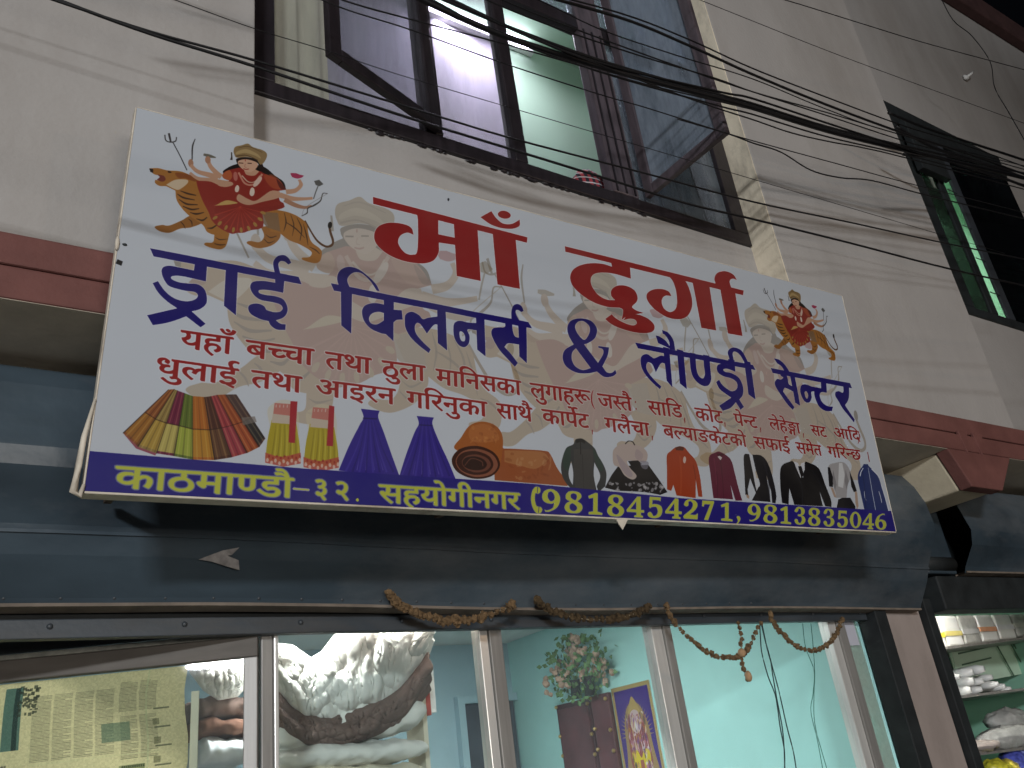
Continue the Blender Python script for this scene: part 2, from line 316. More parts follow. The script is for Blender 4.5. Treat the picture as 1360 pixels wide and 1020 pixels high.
FIG = """6a4a30 1 0 ffffff 0.6|489,257 509,292~ 529,320~ 553,333~ 569,326~ 572,312~ 564,286~ 559,261 565,258 571,282~ 579,310~ 573,332~ 551,341~ 525,326~ 505,296~ 485,261
1c1410 1 0 ffffff 0.6|571,254~ 568,264~ 562,268~ 559,264~ 558,255~ 561,246~ 566,242~ 570,245~
a06c34 1 0 ffffff 0.6|200,342~ 173,368~ 145,380~ 119,401~ 97,403~ 82,395~ 84,388~ 99,380 117,377~ 147,351~ 170,329~
b0793a 1 0 ffffff 0.6|274,363 268,404~ 256,421~ 235,424~ 212,419~ 213,410~ 232,403~ 234,376
a87238 1 0 ffffff 0.6|406,298 417,334~ 398,369~ 368,389~ 346,393~ 323,384~ 331,374~ 358,371~ 370,346~ 359,316
b0793a 1 0 ffffff 0.6|401,243 434,242~ 467,250~ 492,269~ 500,307~ 511,333~ 535,349~ 542,364~ 537,394~ 520,406~ 487,403~ 484,395~ 505,387~ 510,367~ 476,350~ 443,342~ 414,324 387,325 361,265
8a7058 0.8 0 ffffff 0.6|361,262 406,253 416,318 377,314 363,298
b0793a 1 0 ffffff 0.6|50,201 72,193~ 96,193~ 129,186~ 155,191~ 179,201 214,251 235,300 274,365 240,377~ 215,373~ 201,352~ 166,332~ 146,314~ 128,287~ 122,256 97,248 81,252~ 69,246~ 68,235 86,235~ 93,227~ 89,215~ 64,217~
7a2f22 0.9 0 ffffff 0.6|72,215 89,215~ 94,227~ 86,236~ 72,234 79,222
d8c4a8 1 0 ffffff 0.6|97,243 119,219~ 148,210~ 151,221~ 134,247~ 122,252~
3a1e14 1 0 ffffff 0.6|107,197~ 105,199~ 102,200~ 98,200~ 97,197~ 98,195~ 102,194~ 105,195~
2a1a14 1 0 ffffff 0.6|50,201 60,200 61,213 54,212
8c4a26 0.7 0 ffffff 0.6|117,195~ 150,190~ 176,199~ 169,210~ 143,206~ 127,211~
3a2418 0.85 0 ffffff 0.6|128,265 145,271~ 174,272 174,275 144,277~ 127,267
3a2418 0.85 0 ffffff 0.6|133,282 155,290~ 183,286 183,289 154,296~ 133,284
3a2418 0.85 0 ffffff 0.6|145,302 168,305~ 188,298 188,301 168,311~ 145,305
3a2418 0.85 0 ffffff 0.6|165,318 181,317~ 201,308 202,310 182,323~ 165,320
3a2418 0.85 0 ffffff 0.6|135,252 156,254~ 177,255 176,258 155,260~ 134,254
3a2418 0.85 0 ffffff 0.6|183,335 199,334~ 210,322 212,324 200,340~ 183,337
3a2418 0.85 0 ffffff 0.6|214,359 225,354~ 237,342 239,344 227,359~ 214,361
3a2418 0.7 0 ffffff 0.6|425,247 433,280~ 426,315 425,315 429,280~ 424,248
3a2418 0.7 0 ffffff 0.6|444,248 456,284~ 452,325 451,325 453,286~ 443,248
3a2418 0.7 0 ffffff 0.6|463,254 480,289~ 476,336 474,336 476,291~ 462,255
3a2418 0.7 0 ffffff 0.6|483,272 495,308~ 500,347 499,347 491,310~ 482,272
3a2418 0.7 0 ffffff 0.6|431,279 461,293~ 489,321 488,322 458,297~ 430,281
3a2418 0.7 0 ffffff 0.6|374,339 388,345~ 405,336 406,338 388,349~ 374,340
3a2418 0.7 0 ffffff 0.6|371,356 384,365~ 402,354 402,355 384,369~ 370,358
3a2418 0.7 0 ffffff 0.6|144,356 153,364~ 158,377 157,378 151,367~ 143,358
3a2418 0.7 0 ffffff 0.6|163,341 173,348~ 175,364 174,365 170,351~ 162,342
3a2418 0.7 0 ffffff 0.6|237,385 250,388~ 271,382 271,383 250,392~ 237,386
3a2418 0.7 0 ffffff 0.6|236,406 251,406~ 266,401 266,403 251,410~ 236,408
3a2418 0.7 0 ffffff 0.6|504,350 524,356~ 536,368 535,370 522,360~ 504,352
1e1512 1 0 ffffff 0.6|258,128~ 284,106 352,95~ 390,118~ 417,134~ 426,161 379,163 269,156 242,153~
3c3838 1 0 ffffff 0.6|103,90 126,133~ 147,176 145,178 124,135~ 101,92
4a4444 1 0 ffffff 0.6|80,70 84,88~ 95,90~ 107,82~ 108,68 111,69 109,85~ 95,94~ 82,91~ 77,72
4a4444 1 0 ffffff 0.6|91,60 95,76~ 98,90 94,92 90,79~ 86,63
4c4a4a 1 0 ffffff 0.6|160,57 156,88~ 158,135 155,136 152,88~ 158,57
b58a70 1 0 ffffff 0.6|161,146~ 160,157~ 155,163~ 150,160~ 147,151~ 148,140~ 153,134~ 158,137~
c9a084 1 0 ffffff 0.6|157,150 176,165~ 211,165~ 233,168 228,190 207,184~ 172,179~ 151,161
7a7468 1 0 ffffff 0.6|186,102 202,100~ 220,104 219,108 201,112~ 185,110
c9a084 1 0 ffffff 0.6|200,110 211,136~ 230,154~ 243,162 235,180 221,169~ 202,147~ 192,117
b58a70 1 0 ffffff 0.6|206,119~ 205,129~ 200,135~ 194,133~ 191,124~ 192,114~ 198,108~ 203,110~
4a4038 1 0 ffffff 0.6|263,72 265,88~ 266,100 259,101 261,90~ 260,72
c9a084 1 0 ffffff 0.6|156,179 177,190~ 211,184~ 245,181~ 271,177 271,197 244,203~ 210,204~ 175,202~ 152,188
b03a62 1 0 ffffff 0.6|437,95~ 454,89 464,91 478,91 471,101~ 457,109~ 442,108
c9a084 1 0 ffffff 0.6|468,108 476,130~ 457,162~ 428,178 424,161 451,149~ 464,129~ 460,113
6a6866 1 0 ffffff 0.6|510,102 526,92 540,105 528,117 516,116
6a6866 1 0 ffffff 0.6|525,117 518,143~ 512,171 509,171 515,142~ 522,116
c9a084 1 0 ffffff 0.6|410,176 446,180~ 479,174~ 507,164 508,174 479,186~ 445,197~ 406,196
b58a70 1 0 ffffff 0.6|425,191 458,202~ 485,205~ 505,195 507,202 485,216~ 454,218~ 420,208
55504c 1 0 ffffff 0.6|554,139 540,143~ 534,172~ 515,196~ 496,212~ 494,230~ 477,246 476,244 491,228~ 493,210~ 512,192~ 531,170~ 538,141~ 554,136
8a8480 0.7 0 ffffff 0.6|554,138 490,207~ 477,245 476,244 489,206~ 553,137
98342a 1 0 ffffff 0.6|173,206 210,197~ 246,203~ 262,176 243,164~ 251,145~ 285,122 344,116~ 377,123~ 405,132~ 426,161 402,173 409,206~ 421,214~ 417,233~ 361,265 366,309~ 355,325~ 333,335~ 312,350~ 295,355~ 278,362~ 247,351~ 224,330~ 214,306~ 194,268~ 179,229~
8f2d22 0.6 0 ffffff 0.6|234,279~ 294,262~ 364,242~ 419,221~ 417,233~ 361,261~ 295,284~ 236,305~
c0503c 0.6 0 ffffff 0.6|294,261 366,262 365,266 294,262
c0503c 0.6 0 ffffff 0.6|295,261 359,287 358,291 294,262
c0503c 0.6 0 ffffff 0.6|296,261 348,309 346,313 295,262
c0503c 0.6 0 ffffff 0.6|296,261 333,328 330,331 296,261
c0503c 0.6 0 ffffff 0.6|297,260 315,342 311,344 297,261
c0503c 0.6 0 ffffff 0.6|298,260 295,349 292,349 297,260
c0503c 0.6 0 ffffff 0.6|299,260 275,350 272,349 298,260
c0503c 0.6 0 ffffff 0.6|300,260 257,343 255,341 299,260
c0503c 0.6 0 ffffff 0.6|301,260 242,331 240,328 300,259
c0503c 0.6 0 ffffff 0.6|302,260 231,313 229,309 301,259
b08a4a 0.95 0 ffffff 0.6|364,259~ 369,261~ 371,265~ 368,269~ 362,270~ 357,268~ 355,264~ 358,260~
b08a4a 0.95 0 ffffff 0.6|358,284~ 362,288~ 363,293~ 359,296~ 354,295~ 349,291~ 349,286~ 352,284~
b08a4a 0.95 0 ffffff 0.6|346,308~ 349,314~ 348,318~ 344,320~ 340,317~ 337,312~ 337,307~ 341,305~
b08a4a 0.95 0 ffffff 0.6|329,328~ 331,334~ 329,339~ 325,339~ 322,334~ 320,327~ 322,323~ 325,323~
b08a4a 0.95 0 ffffff 0.6|309,341~ 309,348~ 307,352~ 303,350~ 301,344~ 301,337~ 304,333~ 307,335~
b08a4a 0.95 0 ffffff 0.6|288,347~ 286,354~ 283,357~ 280,354~ 280,348~ 281,341~ 285,338~ 287,340~
b08a4a 0.95 0 ffffff 0.6|267,346~ 264,352~ 260,354~ 259,350~ 260,343~ 263,337~ 266,336~ 268,339~
b08a4a 0.95 0 ffffff 0.6|249,338~ 245,343~ 241,343~ 240,339~ 242,332~ 247,327~ 251,327~ 251,331~
b08a4a 0.95 0 ffffff 0.6|234,323~ 229,327~ 226,326~ 226,321~ 230,315~ 235,312~ 238,313~ 238,318~
c9a668 1 0 ffffff 0.6|233,273~ 258,250~ 284,248~ 288,252~ 259,266~ 227,278~
c9a084 1 0 ffffff 0.6|291,218~ 318,227~ 341,226~ 380,180~ 407,172 408,195~ 359,226~ 319,249~ 288,241~
c9a084 1 0 ffffff 0.6|234,190~ 266,180~ 273,189~ 254,203~ 233,204~
c98d78 1 0 ffffff 0.6|288,137 307,170~ 331,166~ 351,122 356,126 334,171~ 305,177~ 283,142
d8c8b0 0.8 0 ffffff 0.6|297,146 315,163~ 332,158~ 346,131 348,133 333,161~ 314,167~ 294,150
e2d0c0 1 0 ffffff 0.6|291,199~ 289,209~ 284,213~ 280,210~ 279,200~ 282,190~ 286,186~ 290,190~
e2d0c0 1 0 ffffff 0.6|335,197~ 333,209~ 327,214~ 322,210~ 321,200~ 323,188~ 328,182~ 333,186~
dcc0b0 1 0 ffffff 0.6|347,161~ 338,175~ 331,178~ 330,169~ 336,153~ 345,139~ 352,136~ 353,145~
c88478 0.8 0 ffffff 0.6|284,154~ 284,166~ 280,173~ 275,170~ 272,159~ 272,147~ 276,140~ 281,143~
b8663e 1 0 ffffff 0.6|243,159~ 259,139~ 269,156~ 262,176~ 244,173~
b8663e 0.6 0 ffffff 0.6|358,128~ 390,118~ 418,151~ 407,166~ 379,163~
5a1e18 0.8 0 ffffff 0.6|396,129~ 425,155 421,163 407,160~
c9a084 1 0 ffffff 0.6|301,129 302,114 325,110 344,118 331,137~ 309,141~
d4ac92 1 0 ffffff 0.6|279,96~ 301,82~ 328,80~ 339,94~ 332,113~ 317,129~ 301,126~ 287,116~
2a1a14 1 0 ffffff 0.6|340,87 351,84 362,110~ 377,123 358,120~ 344,110~
2a1a14 1 0 ffffff 0.6|278,90~ 305,76~ 337,76~ 343,98 335,86~ 305,84~ 283,97~ 282,112 277,102
9a8058 1 0 ffffff 0.6|267,64~ 271,48~ 289,36 306,24~ 321,32~ 349,34~ 363,44~ 360,69~ 347,91~ 332,75~ 305,75~ 278,87~ 270,78~
c0a878 0.8 0 ffffff 0.6|277,64~ 303,46~ 336,54~ 346,68~ 327,62~ 299,62~ 275,76~
6a5236 1 0 ffffff 0.6|275,80 304,68~ 338,75 337,78 304,71~ 276,84
6a5236 0.8 0 ffffff 0.6|280,48 307,33~ 350,42 349,44 307,36~ 280,50
3a2018 1 0 ffffff 0.6|284,103 297,100 297,103 284,106
3a2018 1 0 ffffff 0.6|309,96 321,93 321,96 309,99
a06050 0.7 0 ffffff 0.6|304,102 302,112~ 307,113 307,115 301,114~ 302,102
a03a34 1 0 ffffff 0.6|299,120 306,120~ 314,116 314,119 307,123~ 298,123
a02020 1 0 ffffff 0.6|303,89~ 303,92~ 302,93~ 301,92~ 301,90~ 301,88~ 302,86~ 303,87~"""
OPS = """a02a2b 1 2 ffffff 0.55|703,106 1290,114 1286,139 704,134
a02a2b 1 2 ffffff 0.55|935,123 934,193 995,191 999,220 935,226 933,266~ 913,303~ 873,324~ 811,330~ 756,318~ 717,289~ 708,254~ 723,217~ 762,192~ 812,185~ 837,194~ 844,218 821,216~ 796,236~ 790,267~ 811,296~ 839,298~ 857,275~ 860,154~ 850,117
a02a2b 1 2 ffffff 0.55|1085,128 1088,344 998,344 995,191 993,126
a02a2b 1 2 ffffff 0.55|1239,136 1243,343 1153,344 1145,130
a02a2b 1 2 ffffff 0.55|1099,78 1145,39 1162,63~ 1190,80~ 1227,72~ 1262,44 1259,72~ 1230,92~ 1185,102~ 1139,98~
a02a2b 1 2 ffffff 0.55|1225,37~ 1214,51~ 1194,58~ 1176,55~ 1171,44~ 1181,30~ 1201,22~ 1219,26~
a02a2b 1 2 ffffff 0.55|1453,112 2386,111 2377,137 1453,137
a02a2b 1 2 ffffff 0.55|1759,128 1756,188 1675,184~ 1615,192~ 1576,208~ 1559,233~ 1561,264~ 1587,297~ 1626,309~ 1664,304 1648,288~ 1653,260~ 1685,235~ 1729,227~ 1766,238~ 1778,265~ 1770,290~ 1744,317~ 1762,329~ 1798,334 1756,348~ 1715,364~ 1685,385 1697,344~ 1682,334~ 1623,341~ 1559,333~ 1506,310~ 1473,282~ 1464,250~ 1477,215~ 1510,186~ 1561,163~ 1620,151~ 1668,153 1666,130
a02a2b 1 2 ffffff 0.55|1607,396 1640,370 1659,384~ 1698,397~ 1736,400~ 1756,389~ 1752,374~ 1727,373~ 1692,386 1716,362~ 1764,347~ 1815,355~ 1844,378~ 1836,406~ 1797,423~ 1736,429~ 1670,423~ 1631,412~
a02a2b 1 2 ffffff 0.55|1926,119 2033,120 2056,154~ 2068,210~ 2059,262~ 2025,307~ 1975,329~ 1916,330~ 1861,308~ 1828,275~ 1828,243~ 1862,216~ 1909,203~ 1945,207~ 1957,226 1927,230~ 1906,247~ 1900,272~ 1910,295~ 1938,303~ 1969,283~ 1984,244~ 1985,185~ 1969,143~
a02a2b 1 2 ffffff 0.55|2181,131 2179,344 2097,346 2086,126
a02a2b 1 2 ffffff 0.55|2330,128 2328,345 2244,347 2243,131
a02a2b 1 2 ffffff 0.55|2223,126 2218,88~ 2242,54~ 2292,34~ 2338,40~ 2355,65 2331,63~ 2309,79~ 2310,108~ 2318,132 2246,134
241a78 1 2 ffffff 0.4|76,463 475,465 485,489 87,487
241a78 1 2 ffffff 0.4|222,482 223,536 168,533~ 146,535~ 135,541~ 138,549~ 155,554~ 177,553~ 203,550~ 221,562~ 229,586~ 228,609~ 213,628~ 194,638 232,670 220,683 182,656 154,675~ 130,688~ 104,698 88,671 158,636 131,619~ 108,597~ 92,571 104,562 121,586~ 141,603~ 163,610~ 185,608~ 201,598~ 206,585~ 197,576~ 171,577~ 138,573~ 125,564~ 113,541~ 111,520~ 125,508~ 155,507~ 190,508 191,479
241a78 1 2 ffffff 0.4|304,482 308,628 275,604 272,482
241a78 1 2 ffffff 0.4|435,472 433,529 402,528~ 378,530~ 365,535~ 368,544~ 387,546~ 411,545~ 434,551~ 446,571~ 447,592~ 437,611~ 417,624 430,632~ 445,632 445,650 421,653~ 404,643~ 397,630 375,628~ 350,618~ 340,603~ 343,588~ 362,579~ 381,583~ 389,595 408,598~ 426,594~ 434,582~ 427,570~ 404,566~ 372,565~ 351,551~ 341,529~ 348,510~ 376,501~ 409,500 407,471
241a78 1 2 ffffff 0.4|406,467 400,433~ 411,408~ 430,399~ 444,407~ 452,421 444,429 432,421~ 420,423~ 415,437~ 422,467
241a78 1 2 ffffff 0.4|572,466 1268,472 1281,495 582,490
241a78 1 2 ffffff 0.4|638,472 638,629 607,606 603,474
241a78 1 2 ffffff 0.4|602,483 591,447~ 599,415~ 625,395~ 657,396~ 690,416~ 714,438~ 727,462 717,461 695,430~ 668,409~ 644,411~ 627,429~ 623,449~ 636,479
241a78 1 2 ffffff 0.4|774,477 772,631 745,609 740,478
241a78 1 2 ffffff 0.4|770,519 800,516 803,549 783,554~ 770,568
241a78 1 2 ffffff 0.4|952,476 953,635 921,613 922,472
241a78 1 2 ffffff 0.4|810,552~ 813,529~ 833,515~ 857,522~ 871,535~ 891,526~ 925,515 924,545 908,550~ 884,585 872,567~ 862,554 851,552~ 843,568~ 848,592~ 868,616~ 896,640 889,654 855,631~ 828,606~ 813,578~
241a78 1 2 ffffff 0.4|1096,476 1092,634 1062,614 1064,476
241a78 1 2 ffffff 0.4|1202,482 1202,514~ 1209,538~ 1226,542 1225,568 1182,570~ 1166,586 1190,609~ 1215,639 1203,655 1173,627~ 1146,600~ 1126,566~ 1119,539~ 1128,521~ 1150,514~ 1173,507~ 1172,478
241a78 1 2 ffffff 0.4|1259,481 1250,635 1222,613 1226,481
241a78 1 2 ffffff 0.4|1200,479 1202,443~ 1211,418~ 1229,407~ 1245,413~ 1252,430 1242,437 1230,431~ 1220,435~ 1221,452~ 1237,482
241a78 1 2 ffffff 0.4|748,611 729,610~ 697,599~ 676,574~ 671,542~ 683,520~ 712,507~ 746,507/741,537 723,536~ 702,547~ 693,565~ 699,581~ 718,582~ 741,564
241a78 1 2 ffffff 0.4|1064,541 1030,544~ 1036,569~ 1031,597~ 1014,613~ 994,607~ 980,582~ 978,548~ 984,527~ 1004,516~ 1032,517~ 1064,513/1000,578~ 1006,591~ 1017,589~ 1019,572~ 1012,558~ 1000,558~
241a78 1 2 ffffff 0.4|1562,517 1611,515 1599,552~ 1570,599 1587,620~ 1610,619~ 1628,605 1632,618 1612,633~ 1574,641~ 1543,624 1502,637~ 1452,641~ 1412,624~ 1399,594~ 1411,559~ 1452,529 1434,495~ 1432,462~ 1451,432~ 1492,415~ 1540,416~ 1564,445~ 1551,485~ 1519,511~ 1498,521 1552,588 1579,549~ 1581,528~ 1561,524/1478,486~ 1503,502~ 1528,468~ 1530,440~ 1506,424~ 1480,432~ 1466,456~/1460,543 1442,564~ 1438,594~ 1451,618~ 1482,627~ 1517,614
241a78 1 2 ffffff 0.4|1737,474 2359,476 2370,498 1748,497
241a78 1 2 ffffff 0.4|1882,394 1912,401~ 1933,430~ 1936,474 1907,475 1910,441~ 1895,416~ 1882,410
241a78 1 2 ffffff 0.4|1845,425 1863,426~ 1894,441~ 1918,473 1878,463~ 1852,457
241a78 1 2 ffffff 0.4|1753,545~ 1765,524~ 1789,515~ 1808,523~ 1823,527~ 1858,510~ 1880,511 1875,542 1853,544~ 1820,587 1810,559~ 1801,550 1785,551~ 1776,570~ 1782,593~ 1807,620~ 1839,644 1830,656 1799,635~ 1768,605~ 1753,576~
241a78 1 2 ffffff 0.4|1906,471 1895,640 1870,615 1875,469
241a78 1 2 ffffff 0.4|1978,470 1968,637 1936,617 1945,468
241a78 1 2 ffffff 0.4|2040,473 2034,538~ 2041,570~ 2061,579~ 2075,558~ 2076,525~ 2080,472 2114,471 2108,534~ 2104,579~ 2082,607~ 2047,610~ 2013,585~ 2003,543~ 2009,473
241a78 1 2 ffffff 0.4|2255,469 2249,523 2206,516~ 2182,522~ 2189,532~ 2225,533~ 2263,549~ 2277,585~ 2269,623~ 2244,648 2264,678 2242,692 2222,662 2187,691~ 2143,708 2128,688 2200,645 2146,617~ 2129,586 2147,574 2157,590~ 2177,605~ 2208,616~ 2239,601~ 2245,573~ 2220,558~ 2176,554~ 2147,540~ 2148,514~ 2173,498~ 2214,498 2220,469
241a78 1 2 ffffff 0.4|2347,465 2338,636 2302,618 2310,463
241a78 1 2 ffffff 0.4|2228,473 2224,438~ 2245,416~ 2274,409~ 2309,421~ 2336,474 2312,474 2291,439~ 2266,428~ 2251,439~ 2251,476
241a78 1 2 ffffff 0.4|2466,474 2984,475 2990,500 2472,497
241a78 1 2 ffffff 0.4|2499,423 2531,425~ 2561,444~ 2585,480 2552,481 2537,456~ 2513,445
241a78 1 2 ffffff 0.4|2554,478 2561,512~ 2560,537~ 2585,546 2584,572 2550,562~ 2527,560~ 2514,578 2534,603~ 2568,644 2554,657 2526,634~ 2496,595~ 2476,564~ 2474,540~ 2494,522~ 2514,522~ 2533,510~ 2519,502~ 2518,477
241a78 1 2 ffffff 0.4|2610,480 2606,632 2577,622 2580,478
241a78 1 2 ffffff 0.4|2820,474 2804,546 2765,549~ 2749,569~ 2756,597~ 2786,612~ 2825,611 2812,633 2768,638~ 2730,622~ 2715,586~ 2718,554~ 2742,533~ 2771,529 2784,474
241a78 1 2 ffffff 0.4|2975,478 2959,536~ 2938,571~ 2912,593 2934,624~ 2959,658 2950,673 2916,638~ 2889,610~ 2872,579~ 2858,555~ 2867,535~ 2892,527~ 2915,532~ 2926,517~ 2933,477
241a78 1 2 ffffff 0.4|2758,550 2720,551~ 2697,557~ 2692,583~ 2673,607~ 2649,612~ 2631,597~ 2624,572~ 2629,548~ 2646,529~ 2677,523~ 2709,528~ 2764,528/2651,585~ 2660,593~ 2671,576~ 2667,559~ 2652,563~
9a5c30 1 0 ffffff 0.6|157,880 171,877 102,1045 66,1012
a8722e 1 0 ffffff 0.6|109,950 134,966 104,1039 70,1007
ffe8a0 0.22 0 ffffff 0.6|161,879 75,1020 72,1017 160,878
20100c 0.22 0 ffffff 0.6|164,879 84,1028 81,1026 163,878
ffe8a0 0.22 0 ffffff 0.6|168,878 92,1036 90,1034 166,877
20100c 0.22 0 ffffff 0.6|170,877 100,1043 96,1041 169,877
180c08 0.6 0 ffffff 0.6|158,880 67,1013 65,1011 157,879
281008 0.5 0 ffffff 0.6|110,949 135,965 134,967 108,951
a08850 1 0 ffffff 0.6|171,877 179,880 145,1059 102,1045
b89a48 1 0 ffffff 0.6|134,966 161,975 146,1052 104,1039
ffe8a0 0.22 0 ffffff 0.6|173,878 112,1049 109,1047 172,877
20100c 0.22 0 ffffff 0.6|175,878 122,1052 119,1051 174,878
ffe8a0 0.22 0 ffffff 0.6|177,879 133,1056 130,1054 176,878
20100c 0.22 0 ffffff 0.6|179,879 142,1058 139,1057 177,879
180c08 0.6 0 ffffff 0.6|172,877 103,1046 100,1044 171,876
281008 0.5 0 ffffff 0.6|134,965 161,973 160,976 134,968
7c2a48 1 0 ffffff 0.6|179,880 196,885 186,1063 145,1059
c2b468 1 0 ffffff 0.6|161,975 191,979 186,1056 146,1052
ffe8a0 0.22 0 ffffff 0.6|183,881 155,1060 151,1060 182,880
20100c 0.22 0 ffffff 0.6|187,882 165,1061 162,1060 186,882
ffe8a0 0.22 0 ffffff 0.6|192,883 175,1062 172,1061 190,883
20100c 0.22 0 ffffff 0.6|195,884 184,1062 180,1062 194,884
180c08 0.6 0 ffffff 0.6|179,880 146,1060 144,1059 178,879
281008 0.5 0 ffffff 0.6|161,973 191,977 191,980 161,976
6a7a30 1 0 ffffff 0.6|196,885 216,891 230,1069 186,1063
a8b048 1 0 ffffff 0.6|191,979 224,985 230,1062 186,1056
ffe8a0 0.22 0 ffffff 0.6|201,886 196,1064 193,1064 200,886
20100c 0.22 0 ffffff 0.6|206,888 208,1066 204,1065 205,888
ffe8a0 0.22 0 ffffff 0.6|211,889 218,1067 215,1067 210,889
20100c 0.22 0 ffffff 0.6|215,890 227,1068 224,1068 214,890
180c08 0.6 0 ffffff 0.6|197,885 187,1063 184,1062 196,885
281008 0.5 0 ffffff 0.6|191,977 224,983 223,986 191,980
b87028 1 0 ffffff 0.6|216,891 245,890 282,1066 230,1069
c08c30 1 0 ffffff 0.6|224,985 265,982 281,1059 230,1062
ffe8a0 0.22 0 ffffff 0.6|223,891 242,1068 239,1068 222,891
20100c 0.22 0 ffffff 0.6|230,891 255,1067 252,1068 229,891
ffe8a0 0.22 0 ffffff 0.6|237,890 268,1066 265,1067 236,891
20100c 0.22 0 ffffff 0.6|243,890 279,1066 275,1066 241,891
180c08 0.6 0 ffffff 0.6|217,891 231,1069 229,1069 216,891
281008 0.5 0 ffffff 0.6|224,983 265,981 265,984 224,986
5a3022 1 0 ffffff 0.6|245,890 260,886 323,1055 282,1066
6e4a30 1 0 ffffff 0.6|265,982 293,974 321,1048 281,1059
ffe8a0 0.22 0 ffffff 0.6|249,889 292,1063 289,1064 247,890
20100c 0.22 0 ffffff 0.6|252,888 302,1060 299,1061 251,888
ffe8a0 0.22 0 ffffff 0.6|256,887 313,1057 309,1059 255,887
20100c 0.22 0 ffffff 0.6|259,886 321,1055 317,1057 258,886
180c08 0.6 0 ffffff 0.6|246,890 284,1065 281,1066 244,890
281008 0.5 0 ffffff 0.6|264,981 293,973 294,975 265,984
a84048 1 0 ffffff 0.6|260,886 275,880 362,1039 323,1055
a84450 1 0 ffffff 0.6|293,974 320,963 358,1033 321,1048
ffe8a0 0.22 0 ffffff 0.6|264,884 333,1051 329,1053 263,885
20100c 0.22 0 ffffff 0.6|268,882 342,1047 339,1049 266,883
ffe8a0 0.22 0 ffffff 0.6|271,881 352,1043 348,1045 270,882
20100c 0.22 0 ffffff 0.6|274,880 360,1040 356,1042 273,881
180c08 0.6 0 ffffff 0.6|261,885 325,1054 322,1055 260,886
281008 0.5 0 ffffff 0.6|293,973 320,962 321,964 294,975
a8552c 1 0 ffffff 0.6|275,880 296,876 392,1019 362,1039
b05a34 1 0 ffffff 0.6|320,963 346,950 388,1013 358,1033
ffe8a0 0.22 0 ffffff 0.6|280,878 369,1034 366,1036 279,879
20100c 0.22 0 ffffff 0.6|285,878 377,1029 374,1031 284,878
ffe8a0 0.22 0 ffffff 0.6|290,877 384,1024 381,1026 289,878
20100c 0.22 0 ffffff 0.6|295,876 390,1020 387,1022 294,877
180c08 0.6 0 ffffff 0.6|276,879 363,1038 360,1040 275,880
281008 0.5 0 ffffff 0.6|320,962 346,949 346,952 321,964
5c4440 1 0 ffffff 0.6|296,876 324,872 406,993 392,1019
3c3838 1 0 ffffff 0.6|346,950 366,935 403,989 388,1013
ffe8a0 0.22 0 ffffff 0.6|302,875 396,1013 393,1015 301,876
20100c 0.22 0 ffffff 0.6|309,874 400,1006 397,1009 308,875
ffe8a0 0.22 0 ffffff 0.6|316,873 403,1000 400,1002 315,874
20100c 0.22 0 ffffff 0.6|321,872 406,995 403,997 320,873
180c08 0.6 0 ffffff 0.6|297,876 393,1018 390,1020 296,876
281008 0.5 0 ffffff 0.6|345,949 366,934 367,937 347,952
8a8078 0.7 0 ffffff 0.6|341,939 375,931 381,947 346,961
8c2434 0.7 0 ffffff 0.6|66,1012 102,1045 145,1059 143,1065 98,1050
d8cdb0 0.5 0 ffffff 0.6|407,912~ 424,885~ 448,872~ 476,878~ 492,918~ 494,968 422,975
b8a832 1 0 ffffff 0.6|420,936 486,938 497,997~ 502,1046 457,1062 409,1053 412,995~
cdbfae 1 0 ffffff 0.6|422,918 476,919 479,944 420,945
c88478 1 0 ffffff 0.6|425,885 470,883 474,919 423,918
8a7a20 0.5 0 ffffff 0.6|432,949 431,994~ 427,1047 423,1047 428,994~ 431,949
e0d468 0.5 0 ffffff 0.6|438,948 436,993~ 434,1047 431,1047 434,993~ 437,948
8a7a20 0.5 0 ffffff 0.6|444,948 445,992~ 443,1046 439,1046 442,992~ 442,948
e0d468 0.5 0 ffffff 0.6|450,947 450,992~ 450,1045 447,1045 448,992~ 449,947
8a7a20 0.5 0 ffffff 0.6|456,947 459,991~ 459,1045 455,1045 456,991~ 454,947
e0d468 0.5 0 ffffff 0.6|461,946 465,990~ 466,1044 463,1044 462,990~ 460,946
8a7a20 0.5 0 ffffff 0.6|467,945 474,989~ 475,1043 471,1043 471,990~ 466,946
e0d468 0.5 0 ffffff 0.6|473,945 479,989~ 482,1043 479,1043 477,989~ 472,945
8a7a20 0.5 0 ffffff 0.6|479,944 488,988~ 491,1042 488,1042 485,988~ 478,944
e0d468 0.5 0 ffffff 0.6|485,943 494,987~ 498,1041 495,1042 492,988~ 484,944
c05a4a 0.85 0 ffffff 0.6|408,1034 434,1041 456,1042 502,1026 503,1058 457,1071 409,1063
e8cfc0 0.8 0 ffffff 0.6|418,1055~ 417,1059~ 415,1061~ 412,1059~ 411,1055~ 412,1051~ 414,1049~ 417,1051~
a02c2c 0.7 0 ffffff 0.6|421,1044~ 420,1047~ 419,1048~ 417,1047~ 416,1044~ 416,1041~ 418,1040~ 420,1041~
e8cfc0 0.8 0 ffffff 0.6|429,1061~ 428,1066~ 426,1067~ 423,1066~ 422,1062~ 423,1058~ 425,1056~ 428,1057~
a02c2c 0.7 0 ffffff 0.6|431,1048~ 431,1050~ 429,1052~ 427,1051~ 426,1048~ 427,1045~ 429,1044~ 430,1045~
e8cfc0 0.8 0 ffffff 0.6|439,1055~ 438,1059~ 436,1061~ 433,1059~ 432,1055~ 433,1051~ 436,1049~ 438,1051~
a02c2c 0.7 0 ffffff 0.6|441,1042~ 441,1045~ 439,1046~ 437,1045~ 436,1042~ 437,1040~ 438,1038~ 440,1039~
e8cfc0 0.8 0 ffffff 0.6|450,1062~ 449,1066~ 447,1068~ 444,1066~ 443,1062~ 444,1058~ 446,1056~ 449,1058~
